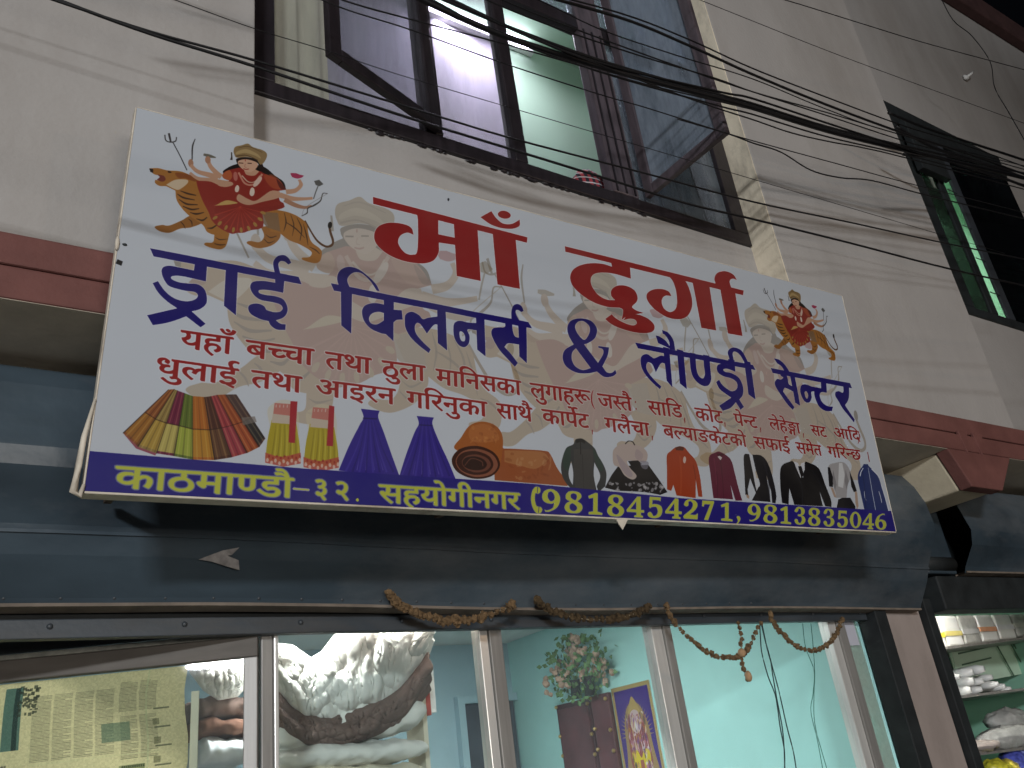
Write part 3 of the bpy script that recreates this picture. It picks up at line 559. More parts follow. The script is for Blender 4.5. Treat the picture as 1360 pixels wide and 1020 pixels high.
a02c2c 0.7 0 ffffff 0.6|452,1046~ 451,1049~ 449,1050~ 447,1049~ 446,1046~ 447,1044~ 449,1042~ 451,1043~
e8cfc0 0.8 0 ffffff 0.6|461,1055~ 460,1059~ 457,1061~ 455,1060~ 454,1056~ 454,1051~ 457,1050~ 459,1051~
a02c2c 0.7 0 ffffff 0.6|462,1040~ 461,1043~ 459,1044~ 457,1044~ 456,1041~ 457,1038~ 459,1037~ 461,1038~
e8cfc0 0.8 0 ffffff 0.6|472,1060~ 471,1064~ 468,1066~ 466,1064~ 464,1060~ 465,1056~ 468,1054~ 470,1056~
a02c2c 0.7 0 ffffff 0.6|472,1044~ 472,1047~ 470,1048~ 468,1048~ 467,1045~ 468,1042~ 469,1041~ 471,1042~
e8cfc0 0.8 0 ffffff 0.6|482,1051~ 481,1056~ 479,1057~ 476,1056~ 475,1052~ 476,1048~ 478,1046~ 481,1047~
a02c2c 0.7 0 ffffff 0.6|482,1039~ 482,1042~ 480,1043~ 478,1042~ 477,1039~ 478,1036~ 480,1035~ 482,1036~
e8cfc0 0.8 0 ffffff 0.6|493,1056~ 492,1060~ 490,1062~ 487,1061~ 486,1057~ 487,1053~ 489,1051~ 492,1052~
a02c2c 0.7 0 ffffff 0.6|493,1043~ 492,1046~ 490,1047~ 488,1046~ 488,1043~ 488,1040~ 490,1039~ 492,1040~
e8cfc0 0.8 0 ffffff 0.6|504,1048~ 503,1052~ 500,1054~ 498,1052~ 496,1048~ 497,1044~ 500,1042~ 502,1044~
a02c2c 0.7 0 ffffff 0.6|503,1037~ 503,1040~ 501,1041~ 499,1040~ 498,1037~ 498,1034~ 500,1033~ 502,1034~
e8e0d8 0.6 0 ffffff 0.6|431,889 431,898 428,898 429,889
e8e0d8 0.6 0 ffffff 0.6|441,888 441,897 438,897 439,888
e8e0d8 0.6 0 ffffff 0.6|451,887 451,896 448,896 449,887
e8e0d8 0.6 0 ffffff 0.6|461,886 461,895 458,895 459,886
d8cdb0 0.5 0 ffffff 0.6|512,913~ 530,886~ 555,872~ 585,879~ 600,919~ 601,970 526,977
b8a832 1 0 ffffff 0.6|524,937 593,940 604,1000~ 609,1050 561,1066 511,1058 515,998~
cdbfae 1 0 ffffff 0.6|527,919 583,921 586,946 525,947
c88478 1 0 ffffff 0.6|531,885 577,884 582,921 528,919
8a7a20 0.5 0 ffffff 0.6|537,951 535,997~ 530,1052 526,1051 532,997~ 536,951
e0d468 0.5 0 ffffff 0.6|543,950 540,996~ 537,1051 534,1051 538,996~ 542,950
8a7a20 0.5 0 ffffff 0.6|549,950 550,995~ 547,1050 543,1050 547,995~ 548,950
e0d468 0.5 0 ffffff 0.6|555,949 556,995~ 554,1050 551,1050 553,995~ 554,949
8a7a20 0.5 0 ffffff 0.6|562,948 565,994~ 563,1049 560,1049 562,994~ 560,949
e0d468 0.5 0 ffffff 0.6|568,948 571,993~ 570,1048 568,1048 568,994~ 567,948
8a7a20 0.5 0 ffffff 0.6|574,947 580,992~ 580,1047 576,1048 577,993~ 573,948
e0d468 0.5 0 ffffff 0.6|580,947 586,992~ 587,1047 584,1047 583,992~ 579,947
8a7a20 0.5 0 ffffff 0.6|586,946 595,991~ 597,1046 594,1046 592,991~ 585,946
e0d468 0.5 0 ffffff 0.6|592,945 601,990~ 604,1045 602,1046 599,991~ 592,946
c05a4a 0.85 0 ffffff 0.6|510,1038 537,1045 560,1046 608,1030 609,1062 561,1076 511,1068
e8cfc0 0.8 0 ffffff 0.6|521,1059~ 520,1063~ 517,1065~ 514,1064~ 513,1060~ 514,1055~ 517,1053~ 519,1055~
a02c2c 0.7 0 ffffff 0.6|524,1048~ 523,1051~ 521,1052~ 519,1051~ 518,1048~ 519,1046~ 521,1044~ 523,1045~
e8cfc0 0.8 0 ffffff 0.6|532,1066~ 531,1070~ 528,1072~ 526,1070~ 524,1066~ 525,1062~ 528,1060~ 531,1062~
a02c2c 0.7 0 ffffff 0.6|535,1052~ 534,1055~ 532,1056~ 530,1055~ 529,1052~ 530,1050~ 532,1048~ 534,1049~
e8cfc0 0.8 0 ffffff 0.6|543,1059~ 542,1063~ 539,1065~ 536,1064~ 535,1060~ 536,1056~ 539,1054~ 542,1055~
a02c2c 0.7 0 ffffff 0.6|545,1046~ 544,1049~ 542,1050~ 540,1049~ 540,1047~ 540,1044~ 542,1042~ 544,1044~
e8cfc0 0.8 0 ffffff 0.6|554,1066~ 553,1070~ 551,1072~ 548,1071~ 547,1067~ 548,1062~ 550,1061~ 553,1062~
a02c2c 0.7 0 ffffff 0.6|556,1050~ 555,1053~ 553,1054~ 551,1054~ 550,1051~ 551,1048~ 553,1047~ 555,1048~
e8cfc0 0.8 0 ffffff 0.6|565,1059~ 564,1064~ 562,1066~ 559,1064~ 558,1060~ 559,1056~ 561,1054~ 564,1055~
a02c2c 0.7 0 ffffff 0.6|567,1044~ 566,1047~ 564,1049~ 562,1048~ 561,1045~ 562,1042~ 564,1041~ 566,1042~
e8cfc0 0.8 0 ffffff 0.6|576,1064~ 576,1069~ 573,1071~ 570,1069~ 569,1065~ 570,1061~ 573,1059~ 575,1060~
a02c2c 0.7 0 ffffff 0.6|578,1049~ 577,1052~ 575,1053~ 573,1052~ 572,1049~ 573,1046~ 575,1045~ 577,1046~
e8cfc0 0.8 0 ffffff 0.6|588,1056~ 587,1060~ 584,1062~ 581,1060~ 580,1056~ 581,1052~ 584,1050~ 586,1052~
a02c2c 0.7 0 ffffff 0.6|588,1043~ 587,1046~ 586,1047~ 584,1046~ 583,1043~ 583,1040~ 585,1039~ 587,1040~
e8cfc0 0.8 0 ffffff 0.6|599,1061~ 598,1065~ 596,1067~ 593,1066~ 592,1061~ 592,1057~ 595,1055~ 598,1057~
a02c2c 0.7 0 ffffff 0.6|599,1047~ 598,1050~ 596,1051~ 594,1050~ 594,1047~ 594,1044~ 596,1043~ 598,1044~
e8cfc0 0.8 0 ffffff 0.6|610,1052~ 609,1056~ 607,1058~ 604,1057~ 603,1052~ 604,1048~ 606,1046~ 609,1048~
a02c2c 0.7 0 ffffff 0.6|610,1041~ 609,1044~ 607,1045~ 605,1044~ 604,1041~ 605,1038~ 607,1037~ 609,1038~
e8e0d8 0.6 0 ffffff 0.6|537,890 536,899 534,899 535,890
e8e0d8 0.6 0 ffffff 0.6|548,889 547,898 544,898 545,889
e8e0d8 0.6 0 ffffff 0.6|558,887 557,897 555,897 556,887
e8e0d8 0.6 0 ffffff 0.6|569,886 568,896 565,896 566,886
b0303c 1 0 ffffff 0.6|468,874 487,873 485,999 468,999
b0303c 1 0 ffffff 0.6|577,874 592,875 591,999 573,999
3c2c94 1 0 ffffff 0.6|671,873 728,873 724,895~ 741,941~ 766,1012~ 790,1078 698,1076 609,1070 638,992~ 667,927~ 679,900~
5a4cb4 0.5 0 ffffff 0.6|684,910 662,996~ 631,1075 625,1073 659,995~ 683,910
241a70 0.5 0 ffffff 0.6|688,909 673,994~ 651,1074 645,1072 670,994~ 687,909
5a4cb4 0.5 0 ffffff 0.6|692,909 684,993~ 671,1072 665,1072 680,993~ 691,909
241a70 0.5 0 ffffff 0.6|696,908 694,992~ 691,1071 685,1071 691,992~ 695,908
5a4cb4 0.5 0 ffffff 0.6|699,908 705,991~ 712,1069 706,1070 701,992~ 698,908
241a70 0.5 0 ffffff 0.6|703,908 716,990~ 732,1067 726,1068 712,991~ 702,908
5a4cb4 0.5 0 ffffff 0.6|707,907 726,989~ 753,1064 747,1067 723,990~ 706,907
241a70 0.5 0 ffffff 0.6|711,906 737,988~ 774,1062 768,1065 734,989~ 710,907
8a80d0 0.5 0 ffffff 0.6|668,1025 663,1066 660,1066 668,1025
8a80d0 0.5 0 ffffff 0.6|688,1024 688,1064 686,1064 688,1024
8a80d0 0.5 0 ffffff 0.6|708,1022 714,1062 712,1062 708,1022
8a80d0 0.5 0 ffffff 0.6|728,1020 740,1060 738,1061 728,1020
1c1458 0.6 0 ffffff 0.6|677,900 720,898 720,902 677,905
3c2c94 1 0 ffffff 0.6|846,876 902,875 897,898~ 916,950~ 945,1013~ 972,1079 878,1081 787,1080 811,1003~ 838,931~ 852,902~
5a4cb4 0.5 0 ffffff 0.6|860,890 834,980~ 798,1075 792,1074 831,979~ 859,890
241a70 0.5 0 ffffff 0.6|864,890 846,979~ 819,1074 813,1073 842,978~ 863,890
5a4cb4 0.5 0 ffffff 0.6|868,890 857,978~ 841,1073 835,1072 853,978~ 867,890
241a70 0.5 0 ffffff 0.6|872,889 868,976~ 863,1072 856,1072 865,977~ 871,889
5a4cb4 0.5 0 ffffff 0.6|876,889 880,975~ 885,1070 878,1071 876,976~ 875,889
241a70 0.5 0 ffffff 0.6|880,888 891,974~ 907,1068 901,1069 888,975~ 879,888
5a4cb4 0.5 0 ffffff 0.6|885,888 903,973~ 930,1065 923,1067 899,974~ 884,888
241a70 0.5 0 ffffff 0.6|889,887 915,972~ 952,1062 946,1065 911,973~ 888,888
8a80d0 0.5 0 ffffff 0.6|840,1024 832,1067 830,1066 839,1024
8a80d0 0.5 0 ffffff 0.6|861,1022 860,1064 857,1065 860,1022
8a80d0 0.5 0 ffffff 0.6|882,1020 888,1062 885,1063 882,1021
8a80d0 0.5 0 ffffff 0.6|904,1019 916,1060 913,1061 904,1019
1c1458 0.6 0 ffffff 0.6|852,903 898,900 898,905 852,907
a8613a 1 0 ffffff 0.6|1104,927 1142,956 1200,953~ 1294,951~ 1316,960~ 1341,1010~ 1376,1053 1375,1068 1103,1066
c89a68 0.5 0 ffffff 0.6|1144,962 1199,958~ 1287,956~ 1311,977 1258,1016~ 1196,1010~ 1142,1002
b06a35 1 0 ffffff 0.6|969,973~ 993,932~ 1023,890~ 1065,871~ 1107,875~ 1133,895~ 1141,929~ 1134,981~ 1123,1026 1048,988
c88450 0.5 0 ffffff 0.6|1023,901~ 1065,879~ 1106,886~ 1128,924~ 1086,940~ 1027,940~
4a2618 1 0 ffffff 0.6|1125,1015~ 1093,1053~ 1031,1066~ 976,1048~ 958,1009~ 988,971~ 1050,956~ 1107,974~
96604a 1 0 ffffff 0.6|1117,1016~ 1090,1048~ 1035,1060~ 987,1044~ 971,1011~ 997,978~ 1051,966~ 1101,981~
48261c 1 0 ffffff 0.6|1101,1016~ 1077,1044~ 1030,1053~ 988,1040~ 974,1011~ 996,984~ 1043,974~ 1087,987~
7a4c3c 1 0 ffffff 0.6|1092,1017~ 1073,1037~ 1036,1045~ 1003,1035~ 992,1013~ 1009,993~ 1046,985~ 1081,995~
3a1e18 1 0 ffffff 0.6|1078,1017~ 1063,1033~ 1032,1038~ 1003,1031~ 994,1014~ 1008,998~ 1039,992~ 1068,1000~
8a5a48 0.7 0 ffffff 0.6|1000,1024 1024,999~ 1060,1005~ 1066,1022 1062,1023 1058,1008~ 1025,1002~ 1002,1026
d8b080 0.3 0 ffffff 0.6|1252,992~ 1252,989~ 1254,986~ 1258,984~ 1261,984~ 1261,987~ 1258,990~ 1255,992~
e0a060 0.25 0 ffffff 0.6|1101,922~ 1102,918~ 1107,915~ 1113,914~ 1116,916~ 1115,919~ 1110,923~ 1104,924~
8a4a28 0.3 0 ffffff 0.6|1233,1053~ 1227,1055~ 1222,1053~ 1222,1048~ 1226,1044~ 1232,1041~ 1236,1043~ 1237,1048~
8a4a28 0.25 0 ffffff 0.6|1070,937~ 1068,940~ 1064,941~ 1060,940~ 1058,937~ 1060,934~ 1065,932~ 1069,934~
d8b080 0.3 0 ffffff 0.6|1184,1009~ 1183,1005~ 1185,995~ 1189,986~ 1192,983~ 1194,987~ 1192,996~ 1188,1005~
e0a060 0.25 0 ffffff 0.6|1092,898~ 1090,896~ 1090,893~ 1092,891~ 1095,890~ 1097,892~ 1096,895~ 1094,897~
8a4a28 0.3 0 ffffff 0.6|1170,996~ 1165,999~ 1155,999~ 1147,996~ 1145,991~ 1150,987~ 1160,987~ 1168,991~
8a4a28 0.25 0 ffffff 0.6|1070,916~ 1068,919~ 1064,920~ 1062,918~ 1062,914~ 1065,911~ 1068,910~ 1070,912~
d8b080 0.3 0 ffffff 0.6|1306,1019~ 1305,1014~ 1308,1004~ 1313,994~ 1317,990~ 1318,994~ 1315,1005~ 1310,1015~
e0a060 0.25 0 ffffff 0.6|1060,940~ 1056,939~ 1054,936~ 1056,933~ 1061,931~ 1065,932~ 1066,935~ 1064,939~
8a4a28 0.3 0 ffffff 0.6|1294,1033~ 1290,1036~ 1282,1036~ 1275,1035~ 1273,1031~ 1277,1028~ 1285,1028~ 1292,1030~
8a4a28 0.25 0 ffffff 0.6|1058,912~ 1059,910~ 1062,909~ 1064,909~ 1066,910~ 1065,912~ 1062,913~ 1059,913~
d8b080 0.3 0 ffffff 0.6|1229,998~ 1231,994~ 1237,991~ 1244,991~ 1247,994~ 1245,998~ 1238,1000~ 1232,1001~
e0a060 0.25 0 ffffff 0.6|1088,927~ 1085,930~ 1081,930~ 1078,928~ 1078,924~ 1081,921~ 1085,921~ 1088,923~
8a4a28 0.3 0 ffffff 0.6|1258,1051~ 1253,1050~ 1247,1045~ 1242,1038~ 1242,1033~ 1247,1034~ 1254,1039~ 1258,1047~
8a4a28 0.25 0 ffffff 0.6|1108,889~ 1104,888~ 1101,883~ 1102,876~ 1106,873~ 1110,874~ 1113,880~ 1112,886~
d8b080 0.3 0 ffffff 0.6|1189,1058~ 1188,1053~ 1193,1048~ 1199,1046~ 1204,1049~ 1204,1054~ 1200,1059~ 1193,1060~
e0a060 0.25 0 ffffff 0.6|1063,918~ 1061,917~ 1060,913~ 1060,909~ 1062,907~ 1064,908~ 1065,912~ 1065,916~
8a4a28 0.3 0 ffffff 0.6|1292,996~ 1290,990~ 1293,983~ 1300,977~ 1307,976~ 1309,981~ 1306,989~ 1298,995~
8a4a28 0.25 0 ffffff 0.6|1110,943~ 1108,941~ 1106,936~ 1105,930~ 1106,927~ 1108,928~ 1110,934~ 1111,940~
d8b080 0.3 0 ffffff 0.6|1315,991~ 1313,988~ 1312,978~ 1314,968~ 1317,964~ 1319,968~ 1320,977~ 1318,987~
e0a060 0.25 0 ffffff 0.6|1031,934~ 1033,930~ 1038,927~ 1044,926~ 1048,928~ 1046,931~ 1040,934~ 1034,935~
8a4a28 0.3 0 ffffff 0.6|1174,1019~ 1170,1020~ 1162,1018~ 1156,1014~ 1154,1011~ 1158,1010~ 1165,1012~ 1172,1016~
8a4a28 0.25 0 ffffff 0.6|1110,889~ 1106,887~ 1106,884~ 1108,881~ 1113,880~ 1117,882~ 1118,886~ 1115,888~
d8b080 0.3 0 ffffff 0.6|1186,1056~ 1182,1056~ 1179,1053~ 1178,1049~ 1180,1046~ 1183,1046~ 1186,1049~ 1188,1053~
e0a060 0.25 0 ffffff 0.6|1044,931~ 1043,927~ 1045,924~ 1048,924~ 1051,926~ 1052,930~ 1051,933~ 1047,934~
8a4a28 0.3 0 ffffff 0.6|1308,1037~ 1303,1040~ 1293,1040~ 1284,1037~ 1281,1033~ 1286,1031~ 1296,1031~ 1305,1034~
8a4a28 0.25 0 ffffff 0.6|1108,920~ 1108,916~ 1111,913~ 1114,914~ 1115,918~ 1115,922~ 1112,925~ 1110,924~
d8b080 0.3 0 ffffff 0.6|1286,1005~ 1282,1000~ 1284,991~ 1290,983~ 1297,981~ 1301,986~ 1299,995~ 1293,1003~
e0a060 0.25 0 ffffff 0.6|1074,939~ 1071,937~ 1071,932~ 1074,926~ 1077,924~ 1080,926~ 1080,932~ 1077,937~
8a4a28 0.3 0 ffffff 0.6|1261,1042~ 1259,1040~ 1260,1034~ 1262,1028~ 1265,1026~ 1267,1029~ 1266,1034~ 1264,1040~
8a4a28 0.25 0 ffffff 0.6|1035,934~ 1036,931~ 1039,928~ 1044,928~ 1046,931~ 1044,934~ 1041,936~ 1037,936~
d8b080 0.3 0 ffffff 0.6|1240,1008~ 1238,1006~ 1238,1002~ 1241,998~ 1245,997~ 1247,1000~ 1247,1004~ 1244,1007~
e0a060 0.25 0 ffffff 0.6|1022,949~ 1023,946~ 1027,941~ 1032,938~ 1035,937~ 1034,940~ 1030,945~ 1025,948~
8a4a28 0.3 0 ffffff 0.6|1304,981~ 1299,982~ 1292,979~ 1287,974~ 1287,970~ 1292,968~ 1299,971~ 1304,976~
8a4a28 0.25 0 ffffff 0.6|1069,912~ 1067,916~ 1062,917~ 1057,916~ 1055,913~ 1057,909~ 1062,907~ 1067,908~
d8b080 0.3 0 ffffff 0.6|1203,1032~ 1204,1029~ 1210,1027~ 1216,1026~ 1218,1027~ 1217,1030~ 1211,1033~ 1205,1034~
e0a060 0.25 0 ffffff 0.6|1084,926~ 1080,928~ 1076,928~ 1072,926~ 1071,922~ 1074,920~ 1079,920~ 1083,923~
8a4a28 0.3 0 ffffff 0.6|1217,1053~ 1214,1052~ 1210,1049~ 1208,1045~ 1209,1042~ 1212,1042~ 1216,1045~ 1218,1050~
8a4a28 0.25 0 ffffff 0.6|1084,934~ 1085,931~ 1089,928~ 1094,927~ 1097,928~ 1096,932~ 1092,934~ 1087,936~
d8b080 0.3 0 ffffff 0.6|1192,1015~ 1188,1015~ 1185,1012~ 1185,1007~ 1189,1004~ 1194,1004~ 1196,1007~ 1196,1012~
e0a060 0.25 0 ffffff 0.6|1037,903~ 1033,902~ 1030,896~ 1030,890~ 1033,886~ 1038,887~ 1040,893~ 1040,899~
8a4a28 0.3 0 ffffff 0.6|1276,1027~ 1275,1023~ 1277,1014~ 1282,1006~ 1286,1003~ 1287,1007~ 1284,1016~ 1280,1024~
8a4a28 0.25 0 ffffff 0.6|1113,910~ 1110,908~ 1110,904~ 1113,902~ 1118,903~ 1121,905~ 1121,909~ 1118,911~
d8b080 0.3 0 ffffff 0.6|1208,991~ 1203,991~ 1201,988~ 1202,983~ 1207,980~ 1212,981~ 1214,984~ 1213,988~
e0a060 0.25 0 ffffff 0.6|1113,942~ 1112,939~ 1112,934~ 1114,928~ 1116,925~ 1117,928~ 1117,934~ 1116,939~
8a4a28 0.3 0 ffffff 0.6|1262,1025~ 1260,1022~ 1261,1018~ 1264,1014~ 1267,1014~ 1269,1016~ 1268,1020~ 1265,1024~
8a4a28 0.25 0 ffffff 0.6|1105,898~ 1101,898~ 1099,895~ 1100,892~ 1104,889~ 1108,890~ 1110,892~ 1109,896~
d8b080 0.3 0 ffffff 0.6|1198,1014~ 1194,1011~ 1194,1004~ 1197,996~ 1202,994~ 1206,997~ 1206,1004~ 1203,1012~
e0a060 0.25 0 ffffff 0.6|1074,941~ 1072,938~ 1074,935~ 1077,934~ 1080,936~ 1082,939~ 1080,942~ 1077,943~
8a4a28 0.3 0 ffffff 0.6|1179,971~ 1177,975~ 1172,977~ 1167,976~ 1165,972~ 1167,969~ 1172,967~ 1177,968~
8a4a28 0.25 0 ffffff 0.6|1050,953~ 1046,954~ 1042,951~ 1038,947~ 1037,945~ 1040,944~ 1045,947~ 1049,950~
46484a 1 0 ffffff 0.6|1424,898~ 1447,892~ 1465,898~ 1499,922~ 1512,950~ 1531,982~ 1539,1015~ 1529,1059 1498,1082 1493,1061 1512,1022~ 1493,975 1485,1024~ 1492,1084 1394,1076 1402,1020~ 1398,978 1384,1017~ 1386,1045~ 1404,1076 1384,1072~ 1360,1042~ 1355,1005~ 1365,967~ 1384,932~ 1412,917~
3c5048 0.8 0 ffffff 0.6|1384,932~ 1403,925 1395,978 1382,1012~ 1366,1004~ 1366,967~
3c5048 0.8 0 ffffff 0.6|1493,922~ 1514,954~ 1530,987~ 1517,1007~ 1498,975~
565450 0.7 0 ffffff 0.6|1413,934 1492,927 1484,1005 1487,1075 1405,1071 1405,1011
1e2020 1 0 ffffff 0.6|1445,897 1441,951 1438,951 1442,898
2e3030 0.6 0 ffffff 0.6|1447,950 1439,1081 1438,1081 1445,950
222628 1 0 ffffff 0.6|1424,898 1447,892 1465,898 1461,910 1446,904 1426,911
1a1a20 1 0 ffffff 0.6|1593,982 1729,966 1770,1019~ 1802,1064 1767,1076 1691,1070~ 1576,1072 1527,1064 1560,1018~
c8c4c4 0.65 0 ffffff 0.6|1742,1053~ 1743,1052~ 1747,1050~ 1750,1050~ 1752,1051~ 1751,1053~ 1747,1054~ 1744,1055~
c8c4c4 0.65 0 ffffff 0.6|1781,1047~ 1776,1048~ 1771,1045~ 1769,1040~ 1771,1036~ 1776,1036~ 1781,1038~ 1783,1043~
c8c4c4 0.65 0 ffffff 0.6|1577,1069~ 1576,1066~ 1578,1061~ 1582,1056~ 1586,1056~ 1587,1058~ 1584,1063~ 1580,1068~
c8c4c4 0.65 0 ffffff 0.6|1616,1049~ 1615,1045~ 1617,1042~ 1620,1042~ 1623,1044~ 1624,1048~ 1623,1051~ 1619,1051~
c8c4c4 0.65 0 ffffff 0.6|1749,1059~ 1746,1059~ 1744,1057~ 1744,1054~ 1746,1052~ 1748,1052~ 1750,1054~ 1750,1057~
c8c4c4 0.65 0 ffffff 0.6|1696,1072~ 1693,1073~ 1691,1072~ 1691,1069~ 1695,1067~ 1698,1067~ 1700,1068~ 1700,1070~
c8c4c4 0.65 0 ffffff 0.6|1784,1030~ 1785,1027~ 1787,1025~ 1790,1025~ 1792,1028~ 1791,1031~ 1788,1033~ 1786,1032~
c8c4c4 0.65 0 ffffff 0.6|1701,1056~ 1696,1055~ 1694,1052~ 1696,1048~ 1701,1045~ 1705,1046~ 1707,1050~ 1705,1054~
c8c4c4 0.65 0 ffffff 0.6|1755,1055~ 1752,1057~ 1749,1056~ 1748,1054~ 1750,1051~ 1753,1050~ 1755,1050~ 1756,1052~
c8c4c4 0.65 0 ffffff 0.6|1670,1072~ 1668,1070~ 1669,1065~ 1672,1060~ 1676,1059~ 1678,1061~ 1677,1066~ 1674,1071~
c8c4c4 0.65 0 ffffff 0.6|1777,1052~ 1773,1053~ 1768,1051~ 1765,1047~ 1766,1044~ 1771,1042~ 1776,1044~ 1778,1048~
c8c4c4 0.65 0 ffffff 0.6|1577,1051~ 1576,1048~ 1578,1044~ 1582,1042~ 1586,1043~ 1588,1046~ 1585,1050~ 1581,1052~
c8c4c4 0.65 0 ffffff 0.6|1578,1073~ 1575,1074~ 1569,1074~ 1564,1073~ 1562,1071~ 1565,1070~ 1571,1070~ 1576,1071~
c8c4c4 0.65 0 ffffff 0.6|1562,1051~ 1558,1051~ 1557,1049~ 1558,1046~ 1562,1045~ 1566,1045~ 1567,1046~ 1566,1049~
c8c4c4 0.65 0 ffffff 0.6|1720,1042~ 1717,1040~ 1717,1036~ 1720,1033~ 1725,1032~ 1728,1034~ 1728,1038~ 1725,1041~
c8c4c4 0.65 0 ffffff 0.6|1720,1054~ 1718,1058~ 1713,1060~ 1708,1059~ 1707,1055~ 1709,1051~ 1714,1049~ 1719,1050~
c8c4c4 0.65 0 ffffff 0.6|1582,1080~ 1578,1078~ 1576,1073~ 1578,1067~ 1583,1064~ 1588,1066~ 1590,1072~ 1588,1078~
c8c4c4 0.65 0 ffffff 0.6|1759,1041~ 1756,1040~ 1755,1036~ 1757,1031~ 1760,1029~ 1763,1030~ 1764,1035~ 1762,1039~
c8c4c4 0.65 0 ffffff 0.6|1769,1068~ 1766,1066~ 1766,1064~ 1767,1061~ 1770,1059~ 1772,1060~ 1773,1063~ 1772,1066~
c8c4c4 0.65 0 ffffff 0.6|1770,1061~ 1771,1058~ 1775,1054~ 1780,1050~ 1784,1049~ 1783,1052~ 1779,1057~ 1774,1061~
c8c4c4 0.65 0 ffffff 0.6|1753,1036~ 1750,1034~ 1749,1031~ 1752,1029~ 1756,1028~ 1760,1029~ 1761,1032~ 1758,1035~
c8c4c4 0.65 0 ffffff 0.6|1695,1052~ 1692,1049~ 1693,1044~ 1696,1039~ 1701,1037~ 1704,1040~ 1703,1045~ 1700,1050~
c8c4c4 0.65 0 ffffff 0.6|1742,1040~ 1742,1037~ 1745,1034~ 1749,1033~ 1752,1033~ 1752,1036~ 1749,1039~ 1745,1040~
c8c4c4 0.65 0 ffffff 0.6|1715,1036~ 1713,1037~ 1709,1037~ 1708,1035~ 1708,1033~ 1710,1032~ 1714,1032~ 1716,1034~
c8c4c4 0.65 0 ffffff 0.6|1728,1068~ 1726,1064~ 1728,1058~ 1733,1053~ 1738,1052~ 1741,1056~ 1739,1062~ 1734,1067~
c8c4c4 0.65 0 ffffff 0.6|1757,1049~ 1755,1051~ 1750,1051~ 1747,1049~ 1746,1047~ 1749,1045~ 1753,1045~ 1757,1047~
c8c4c4 0.65 0 ffffff 0.6|1546,1078~ 1543,1082~ 1540,1083~ 1539,1081~ 1540,1076~ 1544,1072~ 1547,1071~ 1548,1074~
c8c4c4 0.65 0 ffffff 0.6|1562,1053~ 1557,1055~ 1554,1054~ 1554,1050~ 1557,1047~ 1562,1045~ 1566,1046~ 1566,1050~
c8c4c4 0.65 0 ffffff 0.6|1709,1051~ 1706,1054~ 1702,1054~ 1698,1052~ 1698,1050~ 1701,1047~ 1705,1047~ 1709,1048~
c8c4c4 0.65 0 ffffff 0.6|1630,1052~ 1629,1048~ 1632,1042~ 1639,1039~ 1644,1040~ 1645,1044~ 1642,1050~ 1635,1053~
c8c4c4 0.65 0 ffffff 0.6|1651,1042~ 1650,1040~ 1651,1037~ 1655,1035~ 1658,1036~ 1659,1038~ 1658,1041~ 1654,1043~
c8c4c4 0.65 0 ffffff 0.6|1706,1056~ 1703,1058~ 1698,1058~ 1694,1056~ 1693,1054~ 1696,1053~ 1701,1053~ 1705,1054~
c8c4c4 0.65 0 ffffff 0.6|1569,1074~ 1569,1070~ 1573,1066~ 1579,1064~ 1583,1066~ 1583,1070~ 1580,1075~ 1574,1076~
c8c4c4 0.65 0 ffffff 0.6|1781,1051~ 1778,1050~ 1778,1046~ 1781,1043~ 1785,1042~ 1788,1044~ 1789,1048~ 1786,1051~
c8c4c4 0.65 0 ffffff 0.6|1785,1051~ 1780,1052~ 1776,1050~ 1775,1046~ 1778,1042~ 1783,1041~ 1787,1043~ 1788,1047~
c8c4c4 0.65 0 ffffff 0.6|1684,1049~ 1678,1052~ 1672,1050~ 1668,1046~ 1670,1041~ 1676,1038~ 1682,1040~ 1686,1044~
c8c4c4 0.65 0 ffffff 0.6|1573,1046~ 1572,1043~ 1574,1041~ 1576,1041~ 1579,1042~ 1580,1044~ 1578,1047~ 1575,1047~
c8c4c4 0.65 0 ffffff 0.6|1755,1045~ 1751,1044~ 1749,1041~ 1750,1037~ 1754,1035~ 1759,1036~ 1761,1039~ 1759,1042~
c8c4c4 0.65 0 ffffff 0.6|1674,1066~ 1674,1062~ 1677,1058~ 1683,1057~ 1687,1060~ 1687,1064~ 1684,1068~ 1678,1069~
c8c4c4 0.65 0 ffffff 0.6|1639,1059~ 1640,1057~ 1643,1056~ 1646,1056~ 1647,1057~ 1646,1059~ 1644,1060~ 1641,1060~
c8c4c4 0.65 0 ffffff 0.6|1702,1062~ 1700,1060~ 1702,1055~ 1704,1051~ 1708,1049~ 1709,1051~ 1708,1056~ 1705,1061~
c8c4c4 0.65 0 ffffff 0.6|1720,1071~ 1717,1070~ 1717,1069~ 1718,1067~ 1720,1066~ 1723,1067~ 1723,1068~ 1722,1070~
c8c4c4 0.65 0 ffffff 0.6|1545,1052~ 1544,1048~ 1546,1043~ 1551,1041~ 1556,1042~ 1558,1046~ 1556,1051~ 1550,1053~
c8c4c4 0.65 0 ffffff 0.6|1636,1077~ 1634,1074~ 1636,1070~ 1640,1068~ 1644,1068~ 1646,1071~ 1645,1075~ 1641,1078~
c8c4c4 0.65 0 ffffff 0.6|1742,1036~ 1740,1036~ 1737,1034~ 1736,1032~ 1736,1030~ 1739,1029~ 1742,1031~ 1743,1034~
c8c4c4 0.65 0 ffffff 0.6|1682,1048~ 1683,1045~ 1689,1041~ 1695,1039~ 1698,1040~ 1697,1042~ 1691,1046~ 1685,1048~
c4b4ac 1 0 ffffff 0.6|1583,919~ 1621,896~ 1674,893~ 1714,902~ 1732,926~ 1716,958~ 1677,956~ 1636,959~ 1644,983~ 1670,1011~ 1650,1027~ 1617,1014~ 1598,986~ 1576,978~ 1574,949~
a89aa0 0.6 0 ffffff 0.6|1592,938~ 1624,965~ 1653,1007~ 1634,1018~ 1604,986~
